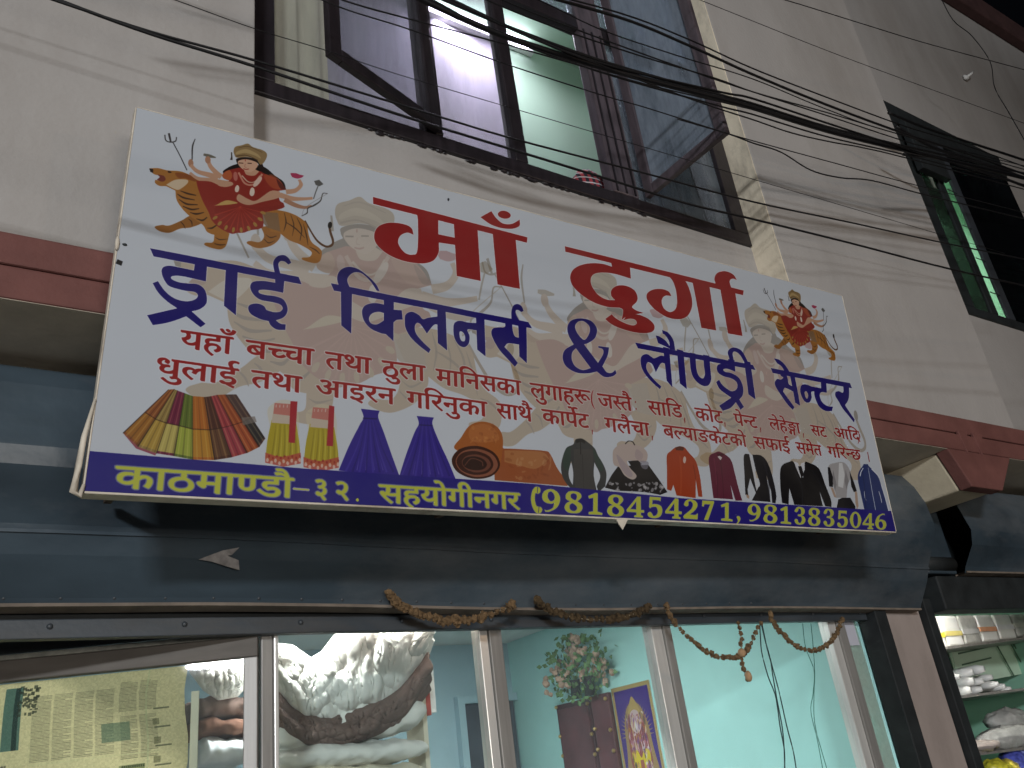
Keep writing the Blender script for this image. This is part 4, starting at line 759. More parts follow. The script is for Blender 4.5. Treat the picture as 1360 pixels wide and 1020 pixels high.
b0a0a0 0.6 0 ffffff 0.6|1684,910~ 1711,928~ 1695,954~ 1673,941~
181820 1 0 ffffff 0.6|1639,959 1684,953 1700,964 1678,990 1666,996~
9894a0 0.7 0 ffffff 0.6|1695,954~ 1731,956~ 1721,982~ 1698,979~
2a2024 1 0 ffffff 0.6|1634,894 1651,881~ 1671,882~ 1680,894 1676,897 1668,885~ 1652,884~ 1637,896
b04a26 1 0 ffffff 0.6|1867,888~ 1891,881~ 1913,884~ 1932,904~ 1959,933~ 1969,990~ 1967,1072 1947,1073 1946,1007 1933,1079 1843,1074 1834,1034 1821,1058 1802,1054 1813,980~ 1821,924~ 1843,904~
6a3426 1 0 ffffff 0.6|1867,888 1891,880 1911,884 1904,897 1869,898
e0d0c8 0.9 0 ffffff 0.6|1912,932~ 1908,942~ 1902,947~ 1897,943~ 1897,934~ 1901,924~ 1907,919~ 1912,923~
7a2c14 0.5 0 ffffff 0.6|1944,1007 1944,971~ 1942,950 1945,949 1948,970~ 1948,1006
d06a40 0.3 0 ffffff 0.6|1889,918 1882,996~ 1867,1068 1859,1068 1874,996~ 1880,919
6e2440 1 0 ffffff 0.6|2030,913~ 2068,890~ 2095,886~ 2141,911~ 2152,961~ 2160,1027~ 2169,1076 2133,1078 2120,1016 2121,1074 2021,1074 2024,983~
d8d0cc 1 0 ffffff 0.6|2075,906 2087,902 2099,908 2088,920
4a1428 0.7 0 ffffff 0.6|2090,918 2084,998~ 2074,1074 2071,1075 2081,999~ 2086,919
4a1428 0.8 0 ffffff 0.6|2072,893 2115,891 2100,901 2078,902
481428 0.5 0 ffffff 0.6|2060,967 2055,1020~ 2042,1073 2038,1073 2051,1020~ 2055,968
a04a68 0.3 0 ffffff 0.6|2058,914 2056,968~ 2050,1020 2045,1021 2051,968~ 2052,915
1c1c24 1 0 ffffff 0.6|2217,891~ 2248,881 2251,933~ 2253,1021 2279,1006~ 2270,945~ 2266,882 2316,882~ 2346,912~ 2359,973~ 2361,1042~ 2348,1078 2330,1076 2335,1030 2325,962 2322,1074 2220,1073 2249,1041 2231,982 2207,1031 2206,1054 2191,1051 2203,970~
d8d8dc 1 0 ffffff 0.6|2248,881 2258,880 2264,946~ 2268,1017 2255,1034 2251,953~
b89880 0.9 0 ffffff 0.6|2195,1048 2211,1054 2208,1067 2196,1064
30303a 0.6 0 ffffff 0.6|2326,892 2334,975~ 2324,1057 2318,1058 2328,976~ 2320,893
15161c 1 0 ffffff 0.6|2421,920~ 2493,889 2508,906 2538,961 2565,894 2574,886 2646,910~ 2667,981~ 2684,1045~ 2678,1077 2640,1075 2623,1012 2625,1076 2455,1078 2444,1009 2422,1079 2386,1074 2395,998~
dcdce0 1 0 ffffff 0.6|2525,897 2530,915 2545,896 2566,890 2558,924 2523,962 2506,913 2502,892
15161c 1 0 ffffff 0.6|2521,912 2542,909 2547,946 2528,962 2524,940
2c2e38 0.7 0 ffffff 0.6|2494,935 2523,990~ 2506,1075 2501,1075 2518,991~ 2489,937
2c2e38 0.4 0 ffffff 0.6|2606,919 2639,982~ 2647,1060 2641,1062 2633,984~ 2600,922
b4b0b0 1 0 ffffff 0.6|2710,901~ 2758,879~ 2823,874~ 2850,924~ 2814,972~ 2786,1032 2722,1035 2719,978~ 2703,979
dcdcdc 1 0 ffffff 0.6|2785,877 2806,875 2806,928 2778,989 2748,983
1c1c22 1 0 ffffff 0.6|2706,902 2720,901 2727,948 2713,989 2690,987
1c1c22 1 0 ffffff 0.6|2844,910 2857,954 2865,998 2842,1003 2834,978
1c1c22 1 0 ffffff 0.6|2759,1033 2812,1030 2833,1066 2827,1084 2710,1079 2731,1042
b89880 0.8 0 ffffff 0.6|2697,990 2714,992 2722,1035 2708,1033
b89880 0.8 0 ffffff 0.6|2851,999 2865,1002 2854,1065 2839,1080 2838,1051
8a8688 0.7 0 ffffff 0.6|2738,910 2740,976 2720,1007 2718,963
8a8688 0.7 0 ffffff 0.6|2819,904 2824,956 2797,995 2797,958
283c78 1 0 ffffff 0.6|2902,913~ 2940,880~ 2952,869 2983,867 2986,876~ 3030,912~ 3044,972~ 3049,1025~ 3051,1085 3017,1085 2991,1080 2888,1078 2887,997~ 2887,952~
c8d0e0 1 0 ffffff 0.6|2979,884 2972,976~ 2966,1078 2962,1078 2968,977~ 2976,885
e8ecf4 1 0 ffffff 0.6|2906,928 2918,908~ 2941,887 2945,888 2923,909~ 2911,928
e8ecf4 1 0 ffffff 0.6|3002,886 3033,910~ 3045,925 3040,928 3028,913~ 2997,889
e8ecf4 1 0 ffffff 0.6|2916,995 2912,1025~ 2917,1035 2914,1036 2908,1025~ 2913,995
e8ecf4 1 0 ffffff 0.6|3018,989 3021,1019~ 3020,1041 3016,1042 3017,1020~ 3014,990
e8ecf4 1 0 ffffff 0.6|3046,956 3054,1017~ 3060,1082 3054,1084 3048,1018~ 3041,958
1a2854 0.5 0 ffffff 0.6|2936,903 2923,994~ 2904,1070 2898,1070 2916,995~ 2929,904
2c2488 1 0 ffffff 0|-5,1066 515,1072 1237,1069 1864,1083 3077,1076 3077,1173 -5,1173
c9cc55 1 2 98a0a8 0.8|1279,1154 1289,1156~ 1310,1147~ 1319,1128 1303,1132~ 1280,1126~ 1274,1110~ 1284,1091~ 1310,1083~ 1334,1093~ 1341,1116~ 1327,1143~ 1299,1158~ 1282,1160/1305,1125~ 1320,1117~ 1320,1100~ 1309,1090~ 1297,1096~ 1294,1112~
c9cc55 1 2 98a0a8 0.8|1397,1085~ 1420,1089~ 1426,1103~ 1408,1119 1424,1129~ 1425,1144~ 1412,1157~ 1389,1160~ 1366,1157~ 1357,1144~ 1364,1129~ 1381,1120 1366,1113~ 1366,1099~ 1377,1088~/1396,1091~ 1384,1097~ 1385,1109~ 1400,1116~ 1408,1108~ 1408,1096~/1390,1126~ 1377,1133~ 1377,1148~ 1392,1154~ 1404,1147~ 1405,1137~
c9cc55 1 2 98a0a8 0.8|1455,1098 1484,1086 1494,1086 1486,1151 1505,1155 1504,1161 1450,1161 1451,1154 1469,1151 1475,1102 1457,1106
c9cc55 1 2 98a0a8 0.8|1569,1087~ 1593,1092~ 1598,1106~ 1580,1123 1595,1133~ 1596,1148~ 1582,1161~ 1560,1164~ 1536,1161~ 1527,1148~ 1535,1132~ 1553,1124 1537,1116~ 1537,1102~ 1549,1091~/1568,1094~ 1556,1100~ 1557,1112~ 1571,1119~ 1580,1110~ 1580,1098~/1561,1129~ 1548,1137~ 1548,1152~ 1562,1158~ 1575,1151~ 1576,1140~
c9cc55 1 2 98a0a8 0.8|1662,1089 1677,1088 1671,1137 1685,1137 1684,1145 1670,1145 1668,1156 1677,1158 1676,1163 1639,1163 1640,1158 1650,1156 1651,1145 1610,1145 1610,1138/1656,1105 1624,1136 1652,1136
c9cc55 1 2 98a0a8 0.8|1718,1086 1768,1086 1763,1100 1758,1096 1728,1096 1724,1114 1741,1112~ 1763,1118~ 1766,1137~ 1753,1156~ 1726,1163~ 1703,1158~ 1701,1147~ 1712,1142~ 1719,1148~ 1724,1156~ 1738,1152~ 1747,1137~ 1742,1122~ 1725,1122~ 1714,1127 1710,1125
c9cc55 1 2 98a0a8 0.8|1834,1086 1849,1086 1841,1134 1856,1134 1854,1143 1840,1143 1838,1153 1847,1156 1846,1161 1809,1160 1810,1155 1820,1153 1821,1143 1780,1143 1781,1135/1828,1102 1795,1134 1823,1134
c9cc55 1 2 98a0a8 0.8|1873,1106~ 1885,1091~ 1908,1085~ 1931,1092~ 1936,1107~ 1922,1124~ 1892,1143 1919,1144~ 1932,1137 1927,1159 1863,1158 1865,1148~ 1901,1125~ 1915,1107~ 1911,1094~ 1901,1092~ 1894,1097~ 1892,1108~ 1881,1112~
c9cc55 1 2 98a0a8 0.8|1964,1087 2021,1086 2019,1094 1978,1160 1960,1159 2001,1099 1972,1099 1966,1109 1959,1108
c9cc55 1 2 98a0a8 0.8|2054,1100 2085,1089 2095,1089 2082,1151 2101,1154 2100,1160 2044,1159 2045,1153 2065,1150 2074,1103 2055,1107
c9cc55 1 2 98a0a8 0.8|2190,1150 2200,1152~ 2223,1144~ 2234,1127 2217,1131~ 2194,1125~ 2190,1110~ 2203,1094~ 2230,1086~ 2253,1095~ 2257,1116~ 2240,1141~ 2210,1154~ 2192,1156/2220,1124~ 2236,1117~ 2238,1101~ 2228,1092~ 2215,1098~ 2210,1112~
c9cc55 1 2 98a0a8 0.8|2318,1085~ 2343,1089~ 2348,1103~ 2326,1119 2341,1129~ 2341,1144~ 2325,1157~ 2300,1160~ 2275,1156~ 2267,1144~ 2277,1129~ 2296,1120 2280,1113~ 2282,1099~ 2296,1088~/2316,1091~ 2302,1096~ 2302,1108~ 2317,1116~ 2327,1107~ 2328,1095~/2305,1126~ 2290,1133~ 2288,1148~ 2303,1153~ 2317,1147~ 2320,1136~
c9cc55 1 2 98a0a8 0.8|2371,1100 2403,1088 2413,1088 2398,1150 2416,1153 2415,1159 2358,1158 2360,1152 2380,1150 2391,1103 2372,1107
c9cc55 1 2 98a0a8 0.8|2451,1103~ 2466,1090~ 2487,1086~ 2507,1092~ 2508,1105~ 2498,1116~ 2485,1121 2499,1126~ 2503,1138~ 2491,1153~ 2466,1159~ 2445,1155~ 2440,1142~ 2451,1137~ 2458,1141~ 2459,1150~ 2470,1153~ 2483,1140~ 2482,1126~ 2464,1124 2466,1118 2482,1116~ 2489,1104~ 2485,1093~ 2475,1094~ 2468,1104~ 2457,1108~
c9cc55 1 2 98a0a8 0.8|2570,1086~ 2594,1090~ 2598,1104~ 2576,1120 2590,1130~ 2589,1145~ 2573,1158~ 2549,1161~ 2526,1158~ 2518,1145~ 2528,1130~ 2548,1122 2533,1114~ 2535,1100~ 2549,1089~/2568,1092~ 2554,1098~ 2554,1110~ 2568,1117~ 2578,1108~ 2579,1097~/2556,1127~ 2541,1134~ 2539,1149~ 2553,1155~ 2567,1148~ 2570,1138~
c9cc55 1 2 98a0a8 0.8|2623,1103~ 2639,1089~ 2661,1086~ 2682,1091~ 2683,1105~ 2672,1116~ 2658,1121 2673,1127~ 2677,1140~ 2664,1154~ 2638,1161~ 2616,1156~ 2610,1144~ 2622,1138~ 2630,1142~ 2630,1152~ 2641,1154~ 2655,1142~ 2655,1127~ 2636,1124 2638,1118 2655,1116~ 2663,1104~ 2659,1092~ 2648,1093~ 2641,1104~ 2629,1108~
c9cc55 1 2 98a0a8 0.8|2719,1090 2770,1090 2763,1104 2758,1100 2728,1100 2722,1116 2739,1114~ 2761,1120~ 2761,1138~ 2746,1155~ 2717,1162~ 2695,1158~ 2694,1146~ 2705,1142~ 2713,1148~ 2716,1156~ 2730,1152~ 2742,1138~ 2739,1123~ 2721,1123~ 2710,1128 2706,1126
c9cc55 1 2 98a0a8 0.8|2826,1091~ 2847,1101~ 2852,1126~ 2831,1152~ 2804,1162~ 2783,1152~ 2779,1126~ 2799,1101~/2809,1106~ 2799,1126~ 2797,1147~ 2806,1156~ 2821,1147~ 2832,1126~ 2834,1106~ 2824,1097~
c9cc55 1 2 98a0a8 0.8|2917,1093 2932,1093 2917,1138 2932,1138 2929,1146 2915,1146 2912,1156 2920,1158 2918,1163 2882,1163 2883,1158 2893,1156 2896,1146 2855,1146 2857,1139/2909,1108 2871,1138 2899,1138
c9cc55 1 2 98a0a8 0.8|3020,1097 3009,1095~ 2984,1104~ 2970,1122 2989,1118~ 3012,1124~ 3015,1139~ 3000,1156~ 2970,1163~ 2946,1154~ 2943,1133~ 2965,1107~ 2999,1093~ 3019,1091/2985,1125~ 2966,1132~ 2962,1148~ 2972,1157~ 2987,1151~ 2993,1137~
c9cc55 1 2 98a0a8 0.6|2126,1141~ 2141,1140~ 2141,1153~ 2122,1172 2119,1168 2129,1157~
c9cc55 1 2 98a0a8 0.6|1255,1078~ 1267,1081~ 1267,1095~ 1258,1101~ 1249,1100~ 1245,1118~ 1247,1136~ 1252,1144~ 1265,1146~ 1270,1154~ 1263,1165~ 1248,1166~ 1236,1150~ 1231,1123~ 1237,1096~ 1245,1083~
2c2488 1 0 ffffff 0.6|1260,1079 1257,1100 1255,1100 1258,1079
2c2488 1 0 ffffff 0.6|1260,1145 1256,1165 1254,1165 1258,1145
c9cc55 1 2 ffffff 0.6|486,1130 528,1131 528,1135 486,1134
c9cc55 1 0 ffffff 0.6|668,1154~ 667,1158~ 664,1159~ 661,1158~ 659,1154~ 661,1151~ 664,1149~ 667,1151~
a02a2b 1 1 ffffff 0.6|1519,701 1512,720~ 1510,750~ 1518,775 1516,776 1504,752~ 1507,720~ 1517,700
a02a2b 1 0 ffffff 0.6|1707,724~ 1706,726~ 1704,728~ 1702,727~ 1702,724~ 1703,722~ 1705,720~ 1707,721~
a02a2b 1 0 ffffff 0.6|1706,752~ 1705,755~ 1703,756~ 1702,755~ 1701,752~ 1702,750~ 1704,748~ 1706,749~
a02a2b 1 0 ffffff 0.6|1936,766 1935,783 1932,784 1931,768
a02a2b 1 0 ffffff 0.6|1500,855 1498,872 1496,873 1495,856
a02a2b 1 0 ffffff 0.6|1767,851 1764,869 1761,870 1761,852
a02a2b 1 0 ffffff 0.6|2147,757 2143,777 2140,777 2141,758
a02a2b 1 0 ffffff 0.6|2342,759 2338,780 2335,780 2337,760
a02a2b 1 0 ffffff 0.6|2596,759 2591,780 2588,781 2590,760
a02a2b 1 0 ffffff 0.6|1938,760 1935,780 1932,780 1933,761
a02a2b 1 0 ffffff 0.6|2963,714 2972,737~ 2946,775 2943,775 2964,738~ 2960,715
a02a2b 1 0 ffffff 0.6|3002,809 2999,855 2993,856 2996,810
30303a 1 0 ffffff 0.6|980,36~ 978,41~ 976,44~ 973,43~ 972,39~ 973,34~ 976,31~ 979,32~
15151a 1 0 ffffff 0.6|3,516 16,520 14,534 0,530
4a3a34 0.01 0 ffffff 0.6|1187,1191 1193,1196 1192,1197 1186,1192"""
GLYPHS = """5|-188,847 -188,868~ -159,896~ -139,896 -118,896~ -89,868~ -89,847 -89,826~ -118,797~ -139,797 -159,797~ -188,826~/69,863 46,763~ -61,680~ -138,680 -210,680~ -318,769~ -352,863 -283,887 -257,817~ -189,747~ -135,747 -77,747~ -21,822~ -5,889
10|470,218 470,148~ 379,80~ 312,80 226,80~ 92,208~ 29,356 100,382 143,276~ 243,153~ 305,153 343,153~ 391,188~ 391,227 391,264~ 350,322~ 318,347 291,342~ 260,341 255,411 323,413~ 380,457~ 380,494 380,530~ 333,562~ 302,562 265,562~ 205,542~ 171,525 146,594 172,608~ 249,632~ 298,632 376,632~ 459,554~ 459,495 459,417~ 392,375 403,365~ 412,355 450,350~ 486,350 518,350~ 568,356~ 594,363 594,551 521,551 521,622 1038,622 1038,551 934,551 934,0 853,0 853,551 675,551 675,0 594,0 594,290 570,284~ 524,279~ 498,279 481,279~ 455,282 470,252~
11|271,222 242,222~ 184,208~ 161,197 114,225~ 50,301~ 50,352 50,380~ 70,420~ 87,433 110,450~ 172,465~ 221,465 314,465 314,551 0,551 0,622 505,622 505,551 395,551 395,394 211,394 180,394~ 154,388~ 145,381 130,369~ 130,347 130,323~ 158,290~ 174,277 220,294~ 275,294 349,294~ 447,219~ 447,154 447,89~ 364,14~ 289,4 318,-8~ 381,-30~ 415,-40 382,-110 325,-84~ 221,-27~ 176,1 117,4~ 48,33~ 48,65 48,87~ 75,116~ 101,116 121,116~ 164,95~ 194,70 208,68~ 219,68 289,68~ 366,109~ 366,153 366,186~ 317,222~
12|271,222 242,222~ 184,208~ 161,197 114,225~ 50,301~ 50,352 50,380~ 70,420~ 87,433 110,450~ 172,465~ 221,465 314,465 314,551 0,551 0,622 505,622 505,551 395,551 395,394 211,394 180,394~ 154,388~ 145,381 130,369~ 130,347 130,323~ 158,290~ 174,277 220,294~ 275,294 349,294~ 447,219~ 447,154 447,89~ 364,14~ 289,4 318,-8~ 381,-30~ 415,-40 382,-110 325,-84~ 221,-27~ 176,1 117,4~ 48,33~ 48,65 48,87~ 75,116~ 101,116 121,116~ 164,95~ 194,70 208,68~ 219,68 289,68~ 366,109~ 366,153 366,186~ 317,222~/293,615 272,650~ 243,726~ 243,762 243,829~ 332,896~ 398,896 430,896~ 484,883~ 504,872 482,806 465,815~ 427,827~ 405,827 365,827~ 323,782~ 323,747 323,714~ 350,651~ 375,615
25|777,551 452,551 452,349 500,399~ 569,399 634,399~ 716,316~ 716,239 716,193~ 686,89~ 651,39 579,80 604,112~ 636,196~ 636,237 636,284~ 597,330~ 562,330 508,330~ 452,258 452,0 371,0 371,174 347,154~ 276,118~ 226,118 179,118~ 96,156~ 46,233~ 46,290 46,370~ 156,464~ 244,464 267,464~ 324,457~ 339,454 333,381 317,385~ 268,391~ 249,391 191,391~ 127,339~ 127,292 127,239~ 188,188~ 228,188 272,188~ 341,230~ 371,260 371,551 0,551 0,622 777,622
27|208,551 208,234 208,208~ 183,178~ 160,178 134,178~ 79,220~ 41,280~ 41,308 41,331~ 68,359~ 102,359 127,359 127,551 0,551 0,622 578,622 578,551 474,551 474,0 393,0 393,551
29|358,222 329,222~ 271,208~ 248,197 202,224~ 137,300~ 137,352 137,380~ 157,420~ 174,433 197,450~ 259,465~ 308,465 401,465 401,551 0,551 0,622 662,622 662,551 482,551 482,394 298,394 267,394~ 241,388~ 232,381 217,369~ 217,347 217,323~ 245,290~ 261,277 307,294~ 362,294 436,294~ 534,219~ 534,154 534,86~ 436,0~ 337,0 239,0~ 84,88~ 25,158 86,207 143,139~ 262,74~ 337,74 453,74~ 453,152 453,186~ 404,222~/511,337 511,360~ 541,392~ 563,392 585,392~ 615,360~ 615,337 615,315~ 585,282~ 563,282 541,282~ 511,315~
30|649,551 545,551 545,0 465,0 465,165 439,148~ 367,118~ 317,118 240,118~ 141,204~ 141,275 141,304~ 166,355~ 185,371 38,369 38,441 331,441 349,441~ 385,440~ 389,440 382,370 350,370 292,370~ 221,321~ 221,274 221,231~ 279,188~ 317,188 367,188~ 438,231~ 465,260 465,551 0,551 0,622 649,622
31|296,70 373,70~ 499,133~ 574,241~ 574,310 574,357~ 528,419~ 487,419 453,419~ 424,383~ 424,358 424,326~ 477,275~ 535,261 502,198 421,221~ 347,304~ 347,356 347,404~ 402,472~ 455,481 455,551 0,551 0,622 715,622 715,551 535,551 535,477 586,464~ 653,380~ 653,308 653,250~ 603,140~ 510,52~ 378,0~ 296,0 199,0~ 101,83~ 101,147 101,168~ 116,213~ 132,231 90,251~ 43,316~ 43,359 43,419~ 133,483~ 206,483 223,483~ 275,478~ 288,473 282,404 268,408~ 233,415~ 212,415 124,415~ 124,350 124,321~ 168,289~ 202,281 231,290~ 266,290 277,290~ 301,288~ 308,287 302,217 296,218~ 281,218~ 276,218 182,218~ 182,148 182,108~ 244,70~
32|653,551 653,0 572,0 572,370 435,370 394,370~ 378,373 414,343~ 458,263~ 458,218 458,172~ 417,110~ 350,80~ 310,80 257,80~ 161,141~ 73,282~ 31,401 102,426 148,292~ 248,153~ 306,153 338,153~ 379,187~ 379,227 379,271~ 318,349~ 273,377 302,441 572,441 572,551 0,551 0,622 757,622 757,551
35|519,551 371,551 371,349 316,349 268,349~ 204,333~ 181,318 126,280~ 126,215 126,167~ 170,104~ 241,74~ 283,74 337,74~ 413,99~ 455,121 482,47 438,27~ 339,0~ 286,0 217,0~ 108,52~ 46,150~ 46,220 46,285~ 114,374~ 225,420~ 288,420 290,420 290,551 0,551 0,622 519,622
36|600,551 371,551 371,414 451,384~ 539,271~ 539,198 539,128~ 473,41~ 363,0~ 297,0 184,0~ 46,113~ 46,216 46,283~ 114,374~ 225,420~ 287,420 290,420 290,551 0,551 0,622 600,622/293,72 364,72~ 458,133~ 458,200 458,248~ 400,325~ 343,349 308,349 234,349~ 187,321 159,304~ 126,249~ 126,210 126,140~ 221,72~
37|358,222 329,222~ 271,208~ 248,197 201,225~ 137,301~ 137,352 137,380~ 157,420~ 174,433 197,450~ 259,465~ 308,465 401,465 401,551 0,551 0,622 592,622 592,551 482,551 482,394 298,394 267,394~ 241,388~ 232,381 217,369~ 217,347 217,323~ 245,290~ 261,277 307,294~ 362,294 436,294~ 534,219~ 534,154 534,87~ 436,0~ 337,0 239,0~ 84,88~ 25,158 86,207 143,139~ 262,74~ 337,74 453,74~ 453,152 453,187~ 404,222~
40|481,551 481,0 400,0 400,328 291,328 230,328~ 169,316~ 150,299 126,280~ 126,237 126,188~ 200,97~ 271,40 217,-12 171,28~ 92,108~ 45,194~ 45,242 45,277~ 72,333~ 93,351 122,376~ 204,399~ 272,399 400,399 400,551 0,551 0,622 584,622 584,551
41|553,551 553,0 472,0 472,180 443,161~ 363,132~ 308,132 223,132~ 104,229~ 83,322 178,342~ 255,413~ 255,467 255,517~ 208,568~ 171,568 146,568~ 114,544~ 114,521 114,470~ 195,461 187,391 122,400~ 46,461~ 46,519 46,575~ 119,632~ 172,632 213,632~ 288,597~ 336,525~ 336,469 336,395~ 256,303~ 182,274 205,238~ 263,203~ 314,203 366,203~ 440,243~ 472,275 472,551 390,551 390,622 656,622 656,551
42|413,-58 392,-24~ 354,46~ 342,73 330,71~ 302,68~ 287,68 245,68~ 160,89~ 89,136~ 46,215~ 46,272 46,316~ 77,379~ 102,401 135,430~ 231,456~ 290,456 295,456 295,551 0,551 0,622 534,622 534,551 376,551 376,385 327,385 269,385~ 198,371~ 173,355 151,340~ 126,294~ 126,262 126,209~ 205,140~ 287,140 293,140~ 305,140~ 312,141 306,161~ 306,176 306,211~ 348,240~ 373,240 416,240~ 461,191~ 461,162 461,130~ 432,95~ 410,86 422,62~ 455,11~ 480,-24
43|630,551 526,551 526,0 445,0 445,150 414,130~ 341,103~ 283,103 206,103~ 111,184~ 111,251 111,278~ 129,328~ 148,348 101,366~ 42,437~ 42,493 42,553~ 124,632~ 187,632 240,632~ 311,576~ 311,531 311,484~ 271,443 210,482 221,492~ 230,515~ 230,526 230,541~ 210,568~ 184,568 156,568~ 116,524~ 116,489 116,457~ 147,418~ 196,400~ 223,397 253,405~ 288,405 299,405~ 326,403~ 333,402 326,332 320,333~ 303,333~ 298,333 248,333~ 191,292~ 191,254 191,213~ 248,173~ 292,173 345,173~ 419,216~ 445,245 445,551 383,551 383,622 630,622
44|0,622 569,622 569,551 466,551 466,0 385,0 385,298 204,298 204,244 204,216~ 176,188~ 153,188 129,188~ 75,230~ 37,290~ 37,318 37,341~ 64,369~ 98,369 385,369 385,551 0,551
46|479,551 479,0 398,0 398,191 369,172~ 301,146~ 254,146 214,146~ 149,173~ 128,194 103,221~ 79,294~ 79,358 79,551 0,551 0,622 583,622 583,551/398,551 160,551 160,369 160,328~ 166,280~ 179,251~ 190,240 213,217~ 263,217 303,217~ 373,255~ 398,280
47|460,551 460,349 485,373~ 543,399~ 578,399 643,399~ 725,316~ 725,239 725,193~ 695,89~ 660,39 588,80 613,112~ 645,196~ 645,237 645,284~ 605,330~ 570,330 517,330~ 460,257 460,0 379,0 379,193 355,174~ 291,146~ 248,146 208,146~ 144,175~ 125,197 100,226~ 79,297~ 79,354 79,551 0,551 0,622 786,622 786,551/160,551 160,360 160,305~ 172,257~ 188,240 208,217~ 248,217 289,217~ 353,251~ 379,278 379,551
48|585,551 482,551 482,0 401,0 401,165 374,147~ 297,118~ 241,118 185,118~ 96,160~ 46,235~ 46,286 46,372~ 167,464~ 265,464 279,464~ 319,461~ 358,457~ 369,454 363,385 343,389~ 293,395~ 268,395 248,395~ 230,392 365,224 384,238~ 401,256 401,551 0,551 0,622 585,622/127,287 127,235~ 194,184~ 242,184 260,184~ 293,190~ 308,195 168,370 127,342~
50|509,551 509,0 428,0 428,250 207,250 207,213 207,180~ 178,151~ 159,151 140,151~ 98,176~ 62,215~ 39,259~ 39,278 39,296~ 66,321~ 100,321 126,321 126,551 0,551 0,622 612,622 612,551/428,551 207,551 207,321 428,321
51|595,622 595,551 491,551 491,0 410,0 410,179 382,161~ 304,132~ 253,132 163,132~ 52,253~ 38,353 100,366~ 160,413~ 160,457 160,485~ 137,533~ 123,551 0,551 0,622/129,301 149,252~ 210,203~ 259,203 309,203~ 383,245~ 410,274 410,551 211,551 240,499~ 240,445 240,337~
52|395,42 341,-12 282,37~ 178,137~ 98,225~ 75,256 53,287~ 40,323~ 40,340 40,359~ 70,393~ 104,393 129,393~ 166,370~ 181,349 220,369~ 256,429~ 256,468 256,491~ 246,536~ 239,551 0,551 0,622 424,622 424,551 320,551 336,516~ 336,458 336,403~ 292,327~ 216,274~ 167,254 212,202~ 331,91~
54|0,551 0,622 693,622 693,551 589,551 589,0 508,0 508,355 502,356~ 494,356 470,356~ 420,332~ 374,269~ 356,208 279,232 291,278~ 311,313 287,331~ 239,353~ 209,353 169,353~ 126,307~ 126,271 126,233~ 169,164~ 251,89~ 309,40 255,-12 197,38~ 101,129~ 45,222~ 45,275 45,328~ 94,395~ 168,426~ 204,426 248,426~ 321,397~ 354,370 412,426~ 499,426 504,426~ 508,426 508,551
60|587,551 587,0 506,0 506,266 477,257~ 419,251~ 380,251 338,251~ 245,266~ 212,277 192,264~ 167,253 208,201~ 319,91~ 380,42 326,-12 270,37~ 171,137~ 95,225~ 73,256 51,287~ 40,323~ 40,340 40,359~ 70,393~ 104,393 129,393~ 166,370~ 181,350 202,369~ 217,428~ 217,458 217,488~ 208,536~ 201,551 0,551 0,622 691,622 691,551/369,322 408,322~ 472,330~ 506,339 506,551 281,551 288,534~ 298,488~ 298,458 298,416~ 279,354~ 262,333 314,322~
61|321,69 357,80~ 403,116~ 403,148 403,186~ 345,229~ 280,229 211,229~ 138,172~ 138,124 138,93~ 161,35~ 232,-36~ 302,-89 248,-142 157,-71~ 58,53~ 58,130 58,168~ 89,227~ 115,248 96,266~ 69,318~ 69,352 69,380~ 89,420~ 106,433 129,450~ 188,465~ 229,465 361,465 361,551 0,551 0,622 546,622 546,551 442,551 442,394 230,394 199,394~ 173,388~ 164,381 149,369~ 149,347 149,327~ 169,296~ 183,284 230,300~ 284,300 353,300~ 440,258~ 481,191~ 481,153 481,95~ 413,19~ 348,2
66|170,551 170,0 89,0 89,551 0,551 0,622 273,622 273,551
67|89,551 0,551 0,622 80,622 68,644~ 53,694~ 53,724 53,802~ 169,896~ 266,896 407,896~ 625,743~ 704,615 620,615 467,824~ 283,824 213,824~ 134,765~ 134,714 134,684~ 153,639~ 165,622 273,622 273,551 170,551 170,0 89,0
68|-185,615 -202,650~ -220,714~ -220,748 -220,813~ -136,896~ -61,896 -1,896~ 79,839~ 137,718~ 163,622 273,622 273,551 170,551 170,0 89,0 89,551 0,551 0,622 87,622 59,726~ -2,825~ -57,825 -97,825~ -139,776~ -139,733 -139,699~ -119,644~ -105,615
69|-248,-12 -194,11~ -136,11 -61,11~ 22,-66~ 22,-129 22,-190~ -71,-268~ -157,-268 -254,-268~ -395,-176~ -455,-100 -394,-57 -355,-105~ -285,-167~ -206,-196~ -157,-196 -51,-196~ -51,-122 -51,-89~ -100,-57~ -131,-57 -158,-57~ -201,-68~ -222,-79
75|-169,615 -190,694~ -231,785~ -281,823~ -315,823 -337,823~ -371,814~ -385,809 -409,882 -370,896~ -318,896 -264,896~ -185,845~ -122,722~ -94,615
76|-179,615 -206,655~ -251,692~ -294,703~ -320,703 -340,703~ -382,691~ -402,682 -428,751 -405,761~ -355,773~ -326,773 -281,773~ -211,730~ -187,692 -183,694 -203,746~ -241,803~ -285,827~ -316,827 -340,827~ -372,819~ -386,813 -409,882 -370,896~ -318,896 -264,896~ -185,845~ -122,722~ -94,615
79|170,551 170,0 89,0 89,551 0,551 0,622 273,622 273,551/90,615 69,694~ 28,785~ -22,823~ -56,823 -78,823~ -112,814~ -126,809 -150,882 -111,896~ -59,896 -5,896~ 74,845~ 137,722~ 165,615
80|170,551 170,0 89,0 89,551 0,551 0,622 273,622 273,551/80,615 53,655~ 8,692~ -35,703~ -61,703 -81,703~ -123,691~ -143,682 -169,751 -146,761~ -96,773~ -67,773 -22,773~ 48,730~ 72,692 76,694 56,746~ 18,803~ -26,827~ -57,827 -81,827~ -113,819~ -127,813 -150,882 -111,896~ -59,896 -5,896~ 74,845~ 137,722~ 165,615
